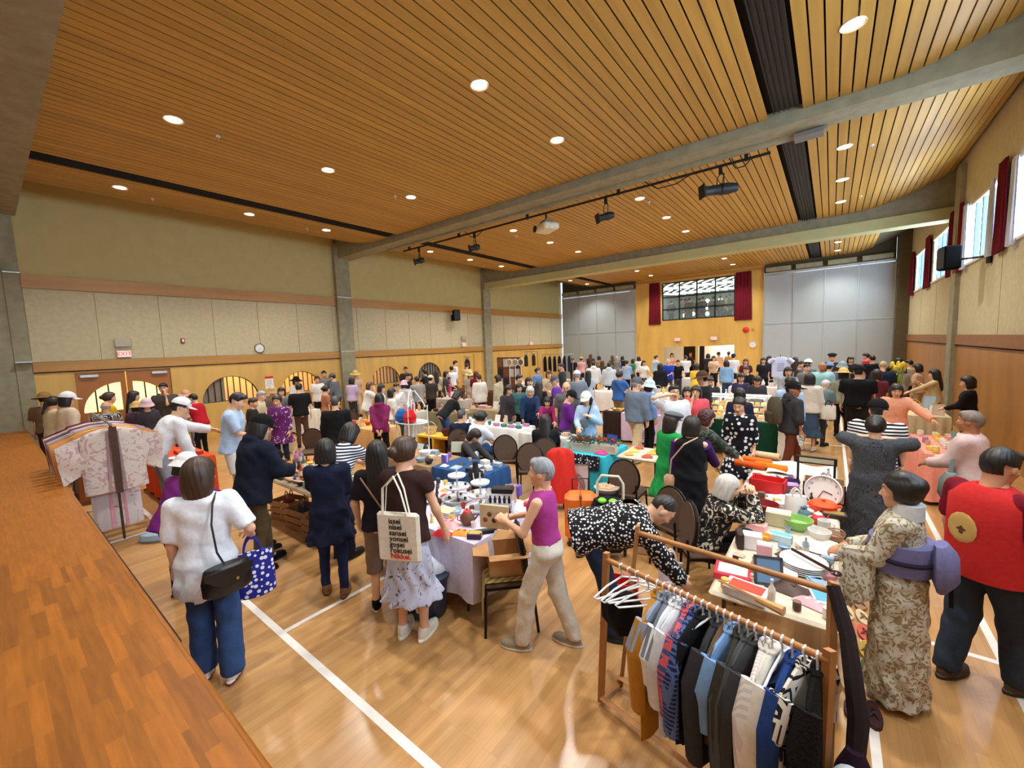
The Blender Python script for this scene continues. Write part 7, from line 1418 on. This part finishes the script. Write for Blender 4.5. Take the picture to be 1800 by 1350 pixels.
# kimono wearer: sash, bow, collar, sleeves
M_ = PKIM['root']; s_ = PKIM['s']
def band(z0, z1, a, b_, name, mt, cy=0.): rings(MB(), [(z0*s_, a*s_, b_*s_, 0, cy), ((z0+z1)/2*s_, (a+.008)*s_, (b_+.008)*s_, 0, cy), (z1*s_, a*s_, b_*s_, 0, cy)], 24).build(name, mt, M_, True)
M_OBI = cloth((110, 108, 150)); band(1.0, 1.2, .196, .176, 'obi', M_OBI); band(1.08, 1.11, .208, .188, 'obi_cord', cloth((40, 36, 60)))
mb = MB(); rings(mb, [(.93*s_, .1, .03, 0, -.2), (1.0*s_, .14, .06, 0, -.21), (1.16*s_, .13, .06, 0, -.2), (1.23*s_, .08, .03, 0, -.18)], 18, rip=.04); mb.build('obi_bow', M_OBI, M_, True); MB().sheet(lambda u, v: (-.05+.1*u, -.235-.01*v, (1.08-.24*v)*s_), 4, 6, .02).build('obi_tail', cloth((22, 20, 28)), M_, True)
KMAT = pattern('floral', (196, 192, 178), (140, 122, 88), 20, thr=.5)
for side, g_ in (('l', -1), ('r', 1)):
    Mi = M_.matrix_basis.inverted(); e, w_ = Mi @ PKIM['J']['el'+side], Mi @ PKIM['J']['wr'+side]
    MB().sheet(lambda u, v: e.lerp(w_, u*.85)+Vector((g_*.03, 0, .05-v*(.34+.1*u))), 8, 8, .05).build('hanging_sleeve', KMAT, M_, True)
rings(MB(), [(1.36*s_, .1, .085, 0, -.02), (1.43*s_, .088, .078, 0, -.025), (1.46*s_, .08, .075, 0, -.03)], 20).build('collar', cloth((196, 198, 200)), M_, True)
# red vest with a gold emblem on the walker at the right
r_ = PVEST['root']; s_ = PVEST['s']
rings(MB(), [(.80*s_, .222, .186), (.95*s_, .22, .182), (1.15*s_, .218, .18), (1.3*s_, .215, .17), (1.37*s_, .15, .13), (1.4*s_, .1, .1)], 28).build('vest', cloth((196, 44, 44)), r_, True)
t_ = MB().ball((0, 0, 0), .085, 14, 1.25, None, 1, .1).build('emblem', mat((206, 170, 96), .5, name='gold_emblem'), r_, True); t_.location = (-.02, -.178, 1.12*s_); MB().ball((0, 0, 0), .05, 12, 1.1, None, 1, .14).build('emblem_centre', mat((96, 56, 34), .6, name='emblem_brown'), r_, True).location = (-.02, -.18, 1.11*s_)
# ------------------------------------------------------------------ luggage in the middle
t = thing('suitcase', 'orange upright suitcase beside the bending person', 'suitcase', (-2.42, 4.42, 0), .5); MB().rbox((0, 0, .36), (.40, .26, .6), .06).build('shell', mat((226, 110, 30), .45, name='orange_shell'), t, True)
for x in (-.15, .15):
    for y in (-.09, .09): MB().ball((x, y, .03), .03, 8).build('wheel', M_BLACK, t, True)
MB().tube([(-.1, .1, .64), (-.1, .1, .8), (.1, .1, .8), (.1, .1, .64)], .01, 6).build('handle', M_BLACK, t); MB().rbox((0, 0, .36), (.03, .268, .605), .01).build('trim_band', mat((150, 66, 20), .5, name='suitcase_trim'), t)
t = thing('shopping_trolley', 'black shopping trolley with a cream handle and a green bow', 'trolley', (-1.98, 4.28, 0), .3)
rings(MB(), [(.12, .17, .13), (.2, .2, .15), (.55, .22, .16), (.7, .16, .12)], 18, rip=.05).build('bag_body', cloth((24, 24, 27)), t, True); MB().tube([(-.15, .12, .05), (-.15, .14, .85), (-.1, .15, .93), (.1, .15, .93), (.15, .14, .85), (.15, .12, .05)], .016, 8).build('handle_frame', mat((220, 212, 190), .4, name='cream_handle'), t, True)
for x in (-.17, .17): MB().lathe([(.06, -.015), (.06, .015)], n=16, M=Matrix.Translation((x, .1, .06)) @ Matrix.Rotation(math.pi/2, 4, 'Y')).build('wheel', M_BLACK, t)
for s in (-1, 1): MB().ball((s*.06, -.1, .72), .05, 10, .6).build('bow', mat((120, 226, 40), .5, name='lime_bow'), t, True)
t = thing('paper_shopping_bag', 'cream paper bag beside the shopping trolley', 'bag', (-1.68, 4.62, 0), .4); carry_bag(t, .26, .14, .42, cloth((222, 200, 166)), cloth((226, 206, 176)))
t = thing('bread_basket', 'clear tray of pastries on a stool by the turquoise table', 'basket', (-2.35, 5.02, .5), .4); MB().lathe([(.13, 0), (.17, .06), (.16, .06)], n=20).build('tray', mat((226, 220, 214), .2, alpha=.5, var=0., name='clear_tray'), t, True)
for i in range(5): MB().ball((.07*math.cos(i*1.3), .07*math.sin(i*1.3), .06), .05, 10, .6).build('pastry', mat((214, 160, 120), .7, name='pastry'), t, True)
t = thing('stool', 'dark stool under the pastry tray', 'stool', (-2.35, 5.02, 0)); MB().cyl((0, 0, .46), .16, .04, 18).build('seat', M_BLACK, t)
for a in range(4): MB().tube([(.11*math.cos(a*1.57+.7), .11*math.sin(a*1.57+.7), .46), (.14*math.cos(a*1.57+.7), .14*math.sin(a*1.57+.7), 0)], .012, 6).build('leg', M_FRAME, t)
v = at_z(985, 790, .92); one('red_jacket', rings(MB(), [(.12, .2, .12), (.4, .23, .13), (.7, .2, .1), (.86, .19, .08), (.93, .12, .06), (.95, .03, .03)], 40, rip=.13, k=7), cloth((216, 52, 44)), 'bright red jacket draped over a chair back in the centre', 'jacket', (v.x, v.y, 0), .5, smooth=True)
t = thing('poster_board', 'framed line drawing board standing beside the red jacket', 'poster', (-3.02, 5.38, 0), .35); MB().bx(-.2, .2, -.01, .01, 0, .68).build('board', mat((206, 190, 190), .6, name='poster_paper'), t); MB().tube([(-.2, -.012, 0), (.2, -.012, 0), (.2, -.012, .68), (-.2, -.012, .68)], .01, 4, True).build('frame', M_DARK, t)
for k in range(6): MB().tube([(.02+.13*math.cos(a)*(.4+.1*k), -.013, .36+.2*math.sin(a)*(.4+.1*k)) for a in [2*math.pi*i/16 for i in range(16)]], .004, 4, True).build('line_drawing', mat([(80, 60, 60), (200, 110, 110)][k % 2], .7, name='ink'), t)
t['label'] = 'framed line drawing board standing beside the red jacket'
for (x, y, c1, lab) in ((-1.18, 3.95, (206, 196, 206), 'white paper gift bag with lilac print'), (-1.02, 3.62, (190, 180, 176), 'crumpled grey and brown paper bag')):
    t = thing('paper_bag', lab + ' on the floor beside the seated person', 'bag', (x, y, 0), .4); carry_bag(t, .24, .14, .34, cloth(c1), cloth((236, 236, 240)))
item('open_box', (-1.55, 3.62, 0), 'red and white carton on the floor before the bending person', (206, 44, 50), (.3, .2, .2), .3)
# sandals laid out along the right of the near table
zcols = [(60, 24, 26), (206, 176, 130), (44, 96, 44), (196, 160, 60), (206, 90, 70), (220, 196, 150), (170, 130, 96), (90, 56, 40), (214, 186, 96), (206, 200, 190)]
for i in range(10):
    y = 3.35+i*.235; nm = ['dark red', 'straw', 'green', 'yellow and black', 'orange-red', 'cream', 'tan', 'brown', 'mustard', 'grey'][i]
    for s in (0, 1):
        t = thing('sandal', '%s sandal, %s of its pair on the floor right of the beige table' % (nm, 'left' if s == 0 else 'right'), 'sandal', (.18+s*.105, y, 0), math.pi/2+rnd.uniform(-.2, .2), 'sandals laid out on the floor')
        Q_ = [(.045*math.cos(a)*(1+.15*math.sin(a)), .12*math.sin(a)) for a in [2*math.pi*k/16 for k in range(16)]]; M90 = Matrix.Rotation(math.pi/2, 4, 'Z'); MB().prism(Q_, .028, M90).build('sole', mat(zcols[i], .7, name='sandal_sole'), t); MB().tube([(-.05, -.035, .02), (-.02, 0, .055), (.05, 0, .03), (-.02, 0, .055), (-.05, .035, .02)], .007, 6).build('thong', mat(tuple(int(v*.6) for v in zcols[i]), .6, name='sandal_thong'), t)
# ------------------------------------------------------------------ white wire stand with two lanterns
t = thing('wire_shelf', 'arched white wire stand with a round shelf', 'stand', (-6.35, 4.98, 0)); M_W = mat((222, 230, 232), .4, var=.03, name='white_enamel')
for a in range(4):
    q = a*math.pi/2+.5; cx_, sy_ = math.cos(q), math.sin(q)
    MB().tube([(.46*cx_, .3*sy_, 0), (.40*cx_, .27*sy_, .2), (.37*cx_, .25*sy_, .6), (.37*cx_, .25*sy_, 1.4), (.39*cx_, .26*sy_, 1.44), (.33*cx_, .22*sy_, 1.42), (.24*cx_, .16*sy_, 1.56), (.1*cx_, .07*sy_, 1.72), (.03*cx_, .02*sy_, 1.7), (.02*cx_, .01*sy_, 1.62)], .012, 8).build('leg', M_W, t, True)
    MB().tube([(.2*cx_+(.085-.011*k)*math.cos(k*.8)*cx_, .14*sy_+(.085-.011*k)*math.cos(k*.8)*sy_, 1.47+(.085-.011*k)*math.sin(k*.8)) for k in range(7)], .007, 6).build('scroll', M_W, t, True)
MB().tube([(0, 0, .15), (0, 0, 1.76)], .014, 8).build('mast', M_W, t, True)
for z in (.62, 1.12): MB().tube([(.37*math.cos(a), .25*math.sin(a), z) for a in [2*math.pi*i/24 for i in range(24)]], .01, 6, True).build('shelf_rim', M_W, t, True); MB().lathe([(.001, z-.006), (.365, z-.006), (.365, z), (.001, z)], n=24, sy=.67, cap=False).build('shelf', mat((196, 206, 206), .5, alpha=.9, var=0., name='wire_mesh'), t)
for i, (x, col, lab) in enumerate(((-.13, (20, 92, 170), 'blue'), (.12, (206, 20, 30), 'red'))):
    tt = thing('lantern', 'glossy %s faceted lantern on the white wire stand' % lab, 'lantern', (-6.35+x, 4.9-.05, 1.125), .4); MB().lathe([(.06, 0), (.12, .03), (.13, .13), (.08, .22), (.03, .26)], n=7).build('body', mat(col, .2, name='glossy_' + lab), tt); MB().tube([(.03*math.cos(a), 0, .26+.03*math.sin(a)) for a in [math.pi*i/8 for i in range(9)]], .005, 6).build('loop', M_BLACK, tt)
# yellow crates and baskets behind the stand
t = thing('yellow_crate', 'yellow wooden display crate behind the wire stand', 'crate', (-6.7, 5.95, 0), .1)
for x in (-.45, 0, .45): MB().bx(x-.02, x+.02, -.2, .2, 0, .62).build('panel', mat((230, 180, 60), .6, name='yellow_paint'), t)
for z in (.02, .62): MB().bx(-.47, .47, -.2, .2, z-.02, z+.02).build('panel', mat((230, 180, 60), .6, name='yellow_paint'), t)
MB().bx(-.43, .43, .17, .19, .04, .6).build('dark_back', M_BLACK, t)
item('basket', (-6.95, 5.95, .645), 'woven basket with a white hoop handle on the yellow crate', (206, 176, 120), (.3, .26, .26), .2); item('bag', (-7.1, 5.62, .0), 'pale lilac paper bag left of the yellow crate', (206, 206, 226), (.2, .12, .34)); item('bowl', (-6.45, 5.95, .645), 'dark red pot on the yellow crate', (84, 16, 24), (.24, .24, .14))
# leather stall boards, round mirrors, hanging tee, flower stand
t = thing('display_board', 'dark board of framed leather pieces near the left wall', 'display', (-10.4, 13.2, 0), 0); MB().bx(-.6, -.56, -.02, .02, 0, .7).bx(.56, .6, -.02, .02, 0, .7).build('stand_leg', M_DARK, t); MB().bx(-.6, .6, -.02, .02, .7, 2.05).build('board', mat((96, 64, 46), .7, name='brown_board'), t)
for i in range(4):
    for j in range(3): MB().bx(-.55+i*.29, -.32+i*.29, -.035, -.02, .85+j*.4, 1.18+j*.4).build('framed_piece', mat([(196, 180, 176), (40, 36, 46), (130, 80, 50), (206, 200, 190)][(i+j) % 4], .6, name='framed_piece'), t)
for i in range(3):
    v = at_y(897+i*10, 637, 10.9); tt = thing('round_mirror', 'round white-rimmed mirror on a stand, %s of three' % ['left', 'middle', 'right'][i], 'mirror', (v.x, 10.85, TZ+.005)); r_ = .115; Mx = Matrix.Translation((0, 0, v.z-TZ)) @ Matrix.Rotation(math.pi/2, 4, 'X')
    MB().lathe([(r_*1.1, -.01), (r_*1.1, .012), (r_*.85, .012)], n=22, M=Mx).build('rim', M_WHITE, tt, True); MB().lathe([(.001, .014), (r_*.82, .014)], n=22, M=Mx, cap=False).build('glass', mat((150, 140, 140), .1, .9, var=0., name='mirror_glass'), tt); MB().tube([(0, 0, v.z-TZ-r_), (0, 0, 0)], .012, 6).build('stem', M_WHITE, tt); MB().cyl((0, 0, 0), .07, .015, 14).build('base', M_WHITE, tt)
t = thing('hanging_tee', 'pale blue tee with small print hung up at the stall below the wall clock', 'shirt', (-1.36, 16.9, 1.2)); rings(MB(), [(-.1, .27, .05), (.3, .27, .05), (.48, .26, .05), (.58, .14, .04), (.6, .06, .03)], 20).build('body', cloth((196, 206, 236)), t, True)
for s in (-1, 1): MB().tube([(s*.2, 0, .52), (s*.36, 0, .4)], [.08, .07], 10).build('sleeve', cloth((196, 206, 236)), t, True)
for k in range(5): MB().bx(-.1, .1, -.056, -.05, .12+k*.06, .135+k*.06).build('print_line', mat((110, 120, 160), .7, name='tee_ink'), t)
MB().tube([(0, 0, .6), (0, 0, .7)], .01, 6).build('hook', M_ALU, t); MB().tube([(-.02, .06, .68), (-.02, .06, -1.2)], .015, 6).build('pole', M_DARK, t)
t = thing('flower_bucket', 'tall yellow flowers on the stall near the right partition', 'flowers', (1.42, 14.95, .0)); rings(MB(), [(0, .12, .12), (.5, .15, .15)], 14).build('bucket', mat((120, 130, 120), .5, name='bucket'), t)
for i in range(9):
    a = i*.7; MB().tube([(0, 0, .45), (.12*math.cos(a), .12*math.sin(a), 1.55+.05*(i % 3))], .012, 5).build('stem', mat((150, 170, 60), .7, name='stem_green'), t); MB().ball((.12*math.cos(a), .12*math.sin(a), 1.55+.05*(i % 3)), .05, 8, 1.6).build('bloom', mat((230, 206, 70), .6, name='yellow_bloom'), t, True)
# clothes rail far left (dark garments)
t = thing('garment_rail', 'far rail of dark garments before the left far corner', 'clothes rack', (-12.0, 19.6, 0), .15); MB().tube([(-.9, 0, 1.95), (.9, 0, 1.95)], .02, 8).build('rail', M_ST, t)
for x in (-.9, .9): MB().tube([(x, 0, 1.95), (x, 0, 0)], .02, 8).build('upright', M_ST, t)
for i in range(6):
    o_ = MB(); rings(o_, [(-.95, .2, .06), (-.3, .19, .06), (-.1, .1, .05)], 12, rip=.05); oo = o_.build('hanging_jacket', cloth([(24, 24, 28), (36, 34, 40), (30, 36, 60)][i % 3]), None, True, (-12.0+(-.75+i*.29)*math.cos(.15), 19.6+(-.75+i*.29)*math.sin(.15), 1.95)); oo.rotation_euler[2] = 1.72; tag(oo, 'dark jacket hanging on the far garment rail', 'jacket', 'dark jackets on the far rail')
# ------------------------------------------------------------------ food display on the green table
t = thing('food_display', 'glass-fronted tiered food display with a lit top on the green table', 'display case', (-1.75, 10.08, TZ+.006)); G_ = mat((225, 238, 240), .05, var=0., alpha=.14, name='display_glass')
MB().bx(-.75, .75, -.28, .28, .0, .03).build('base', M_WHITE, t); MB().bx(-.75, .75, -.29, -.283, .03, .5).build('front_glass', G_, t); MB().bx(-.78, .78, -.3, .1, .5, .525).build('top', M_WHITE, t); MB().bx(-.74, .74, -.27, -.23, .485, .5).build('light_strip', mat((255, 236, 190), .5, var=0., emit=26., name='food_light'), t)
for k, (y0, z) in enumerate(((-.24, .05), (-.05, .16), (.12, .27))):
    MB().bx(-.7, .7, y0, y0+.18, z-.012, z).build('shelf', wood((206, 176, 120)), t)
    for i in range(12): MB().rbox((-.64+i*.115, y0+.09, z+.035), (.085, .1, .07), .01).build('food_pack', mat([(240, 180, 60), (246, 220, 150), (226, 140, 60), (244, 236, 214)][(i*7+k) % 4], .5, name='food_pack'), t)
for x in (-.74, .74): MB().bx(x-.012, x+.012, -.29, -.26, 0, .5).build('post', M_WHITE, t)
for i, (x, lab) in enumerate(((-.98, 'tall'), (-.86, 'low'))):
    tt = thing('menu_sign', '%s cream menu card standing on the green table' % lab, 'sign', (x+.05, 9.86+.12*(1-i), TZ+.006+(.0))); hgt = .42 if i == 0 else .24; MB().bx(-.12, .12, -.006, .006, 0, hgt).build('card', M_WHITE, tt); MB().bx(-.1, .1, -.009, -.006, .02, hgt-.02).build('panel', mat((214, 226, 190) if i else (244, 238, 220), .6, name='menu_paper'), tt)
    for k in range(3): MB().bx(-.04, .05, -.011, -.009, .05+k*.06, .075+k*.06).build('print_line', M_GREY, tt)
tt = thing('pink_panel', 'pink display panel at the right end of the green table', 'sign', (-.78, 10.28, TZ+.006)); MB().bx(-.14, .14, -.01, .01, 0, .4).build('panel', mat((236, 176, 186), .6, name='pink_card'), tt); MB().bx(-.15, .15, -.05, .05, 0, .012).build('foot', M_WHITE, tt)
# lavender banner print
t = thing('banner_print', 'pale flower print on the lavender table front', 'sign', (-3.55, 9.62, .42))
for k in range(5): MB().ball((.1*math.cos(k*1.26), 0, .09*math.sin(k*1.26)+.06), .07, 10, .55, None, 1, .1).build('petal', mat((240, 232, 244), .7, name='print_white'), t, True)
for k in range(3): MB().bx(-.25, .25, -.006, .0, -.14-k*.06, -.115-k*.06).build('print_line', mat((150, 130, 170), .7, name='print_lilac'), t)
# ------------------------------------------------------------------ wall and ceiling fittings
def exit_sign(p, right, nrm, label, w=.3):
    t = thing('exit_sign', label, 'exit sign', p); r = Vector(right); n_ = Vector(nrm); Mx = Matrix.Identity(4)
    for i in range(3): Mx[i][0] = r[i]; Mx[i][1] = n_[i]*-1; Mx[i][2] = (0, 0, 1)[i]
    MB().rbox((0, -.04, 0), (w, .07, .19), .012, Mx).build('housing', mat((206, 200, 190), .5, name='sign_housing'), t); MB().bx(-w*.44, w*.44, -.079, -.075, -.075, .075, Mx).build('face', mat((236, 190, 186), .5, var=0., emit=.5, name='exit_face'), t)
    lettering('EXIT', .14, mat((230, 40, 40), .5, var=0., emit=1.2, name='exit_red'), t, face_frame(Vector((0, 0, 0))+n_*.081, right, (0, 0, 1)), depth=.001, bold=True)
exit_sign((XL+.01, 2.38, 2.66), (0, 1, 0), (1, 0, 0), 'red exit sign above the double doors at the left'); exit_sign((XL+.01, 15.3, 2.66), (0, 1, 0), (1, 0, 0), 'red exit sign above the middle side door'); exit_sign((XL+.01, 21.3, 2.62), (0, 1, 0), (1, 0, 0), 'red exit sign near the far left corner'); exit_sign((-7.15, YF-.01, 2.53), (1, 0, 0), (0, -1, 0), 'left one of two exit signs on the far wall', .34); exit_sign((-5.2, YF-.01, 2.52), (1, 0, 0), (0, -1, 0), 'right one of two exit signs on the far wall', .34)
for y, z, l in ((2.38, 2.95, 'above the nearest exit sign'), (15.3, 2.98, 'above the middle exit sign')):
    t = thing('emergency_light', 'clear caged emergency lamp ' + l, 'lamp', (XL+.005, y, z)); MB().rbox((.06, 0, 0), (.12, .34, .22), .02).build('cage', mat((190, 182, 156), .2, alpha=.5, var=0., name='clear_cage'), t)
    for s in (-1, 1): MB().ball((.07, s*.06, 0), .035, 10).build('lamp_head', M_WHITE, t, True)
t = thing('fire_strobe', 'small white and red alarm strobe on the concrete panel', 'alarm', (XL+.005, 3.68, 3.0)); MB().rbox((.02, 0, 0), (.05, .09, .14), .01).build('plate', mat((150, 40, 34), .5, name='strobe_red'), t); MB().rbox((.05, 0, 0), (.03, .05, .09), .01).build('lens', M_WHITE, t)
t = thing('fire_bell', 'round red fire bell on the far wall', 'alarm', (-3.63, YF-.005, 2.92)); MB().lathe([(.001, .07), (.08, .06), (.15, .03), (.16, 0)], n=20, M=Matrix.Rotation(math.pi/2, 4, 'X'), cap=False).build('gong', M_RED, t, True); MB().rbox((.32, -.02, 0), (.09, .04, .11), .01).build('call_point', M_TRIM, t)
tc_ = clock((-3.3, YF-.01, 2.12), 0., .165, 'white round clock on the far plywood wall')
c2_ = clock((XL+.015, 5.71, 2.73), math.pi/2, .15, 'black-rimmed round clock on the left concrete panel', 0., (24, 24, 26))
t = thing('paper_notice', 'white paper notice with a red heading on the left plywood wall', 'notice', (XL+.005, 5.92, 1.57)); MB().bx(0, .004, -.13, .13, -.21, .21).build('sheet', M_WHITE, t); MB().bx(.004, .006, -.13, .13, .13, .21).build('heading', M_RED, t)
for k in range(6): MB().bx(.004, .0055, -.09, .09, .07-k*.04, .08-k*.04).build('print_line', M_GREY, t)
def speaker(p, label, rz, arm):
    t = thing('loudspeaker', label, 'speaker', p, rz); cb_ = MB().rbox((0, 0, 0), (.34, .3, .52), .03).build('cabinet', mat((12, 12, 13), .9, spec=.1, name='matt_black'), t); MB().rbox((0, -.152, 0), (.3, .012, .46), .004).build('grille', M_DARK, cb_); MB().tube([(0, .12, -.05), (arm[0], arm[1], -.1)], .022, 8).build('bracket_arm', M_DARK, t); MB().box((arm[0], arm[1], -.1), (.12, .06, .3)).build('wall_plate', M_DARK, t)
speaker((XL+.42, 14.5, 4.1), 'black loudspeaker on a bracket high on the left wall', math.radians(60), (-.113, .396)); speaker((XR-.55, 13.6, 4.12), 'black loudspeaker on a bracket below the right windows', math.radians(-75), (.6176, .373))
# lighting bar under the nearest beam, spotlights, projector
BY, BZ = 9.42, 5.93
t = thing('lighting_bar', 'long black lighting bar below the nearest beam', 'lighting bar'); MB().tube([(-11.9, BY, BZ), (-1.0, BY, BZ)], .028, 8).build('pipe', M_DARK, t, True)
for x in (-11.6, -9.2, -6.6, -4.0, -1.4): MB().bx(x-.03, x+.03, BY-.03, BY+.03, BZ-.03, BZ+.28).build('hanger_clamp', M_DARK, t)
for a, b_ in ((-8.9, -8.2), (-3.4, -2.4), (-1.7, -1.3)): MB().tube([(a, BY-.1, BZ+.1), (a+(b_-a)*.3, BY, BZ-.12), (a+(b_-a)*.7, BY, BZ-.12), (b_, BY, BZ)], .012, 6).build('cable', M_BLACK, t, True)
M_CAN = mat((40, 46, 46), .5, .3, name='spot_body')
def spot(x, L_, label, yaw, tilt=.25, r=.1):
    t = thing('stage_spotlight', label, 'spotlight', (x, BY, BZ-.03)); Mx = Matrix.Translation((0, 0, -.42)) @ Matrix.Rotation(yaw, 4, 'Z') @ Matrix.Rotation(math.pi/2+tilt, 4, 'X')
    bar_ = MB().lathe([(.03, -L_*.5), (r*.7, -L_*.45), (r*.95, -L_*.2), (r*.95, 0), (r*.8, .02), (r*.8, L_*.4), (r*.9, L_*.42), (r*.9, L_*.5)], n=18, M=Mx).build('barrel', M_CAN, t, True); MB().lathe([(.001, L_*.505), (r*.72, L_*.505)], n=18, M=Mx, cap=False).build('lens', mat((150, 120, 104), .1, name='spot_lens'), t); MB().box((0, 0, L_*.52), (r*2.1, r*2.1, .02), 0, Mx).build('colour_frame', M_DARK, bar_)
    c_, s_ = math.cos(yaw), math.sin(yaw); MB().tube([(-r*1.1*c_, -r*1.1*s_, -.42), (-r*1.1*c_, -r*1.1*s_, -.16), (0, 0, -.12), (r*1.1*c_, r*1.1*s_, -.16), (r*1.1*c_, r*1.1*s_, -.42)], .01, 6).build('yoke', M_DARK, t); MB().bx(-.03, .03, -.03, .03, -.13, .05).build('clamp', M_DARK, t)
    MB().tube([(0, 0, .02), (.12*c_, .12*s_, -.2), (.0, .1, -.36)], .008, 6).build('cable', M_BLACK, t, True)
spot(-11.1, .34, 'short stage spotlight at the left end of the lighting bar', -.6); spot(-8.55, .32, 'small stage spotlight, second on the lighting bar', -.6); spot(-4.32, .42, 'stage spotlight right of the projector', -.7); spot(-1.85, .72, 'long stage spotlight at the right end of the lighting bar', -.9, .1, .12)
t = thing('projector', 'white ceiling projector hanging from the lighting bar', 'projector', (-6.0, BY, BZ-.28), -.5); MB().rbox((0, 0, -.1), (.62, .46, .17), .04).build('case', mat((226, 222, 196), .4, name='projector_case'), t); MB().lathe([(.085, 0), (.085, .02), (.06, .03)], n=18, M=Matrix.Translation((-.19, -.235, -.1)) @ Matrix.Rotation(math.pi/2, 4, 'X')).build('lens', M_BLACK, t, True); MB().rbox((0, 0, .04), (.3, .24, .1), .02).build('mount', M_GREY, t); MB().tube([(0, 0, .08), (0, 0, .3)], .025, 8).build('stem', M_DARK, t)
for i, (px, py) in enumerate(((1533, 255), (1513, 345), (383, 240), (268, 350), (540, 402), (695, 345), (1141, 355), (908, 415), (850, 470), (1320, 470))):
    v = at_z(px, py, ZC-.01); tt = thing('sprinkler', 'small ceiling sprinkler head ' + ['right of the second right-row light', 'right of the third right-row light', 'near the two nearest left lights', 'at the left end of the left diffuser', 'before the beam near the left wall', 'left of the middle light before the beam', 'right of the light behind the projector', 'left of the light above the left diffuser', 'close to the farther beam at the left', 'in front of the gallery window'][i], 'sprinkler', (v.x, v.y, zc(v.x)), 0., 'ceiling sprinklers'); MB().cyl((0, 0, -.02), .035, .02, 12).build('plate', M_WHITE, tt); MB().tube([(0, 0, -.02), (0, 0, -.08)], .012, 6).build('nozzle', M_ALU, tt)
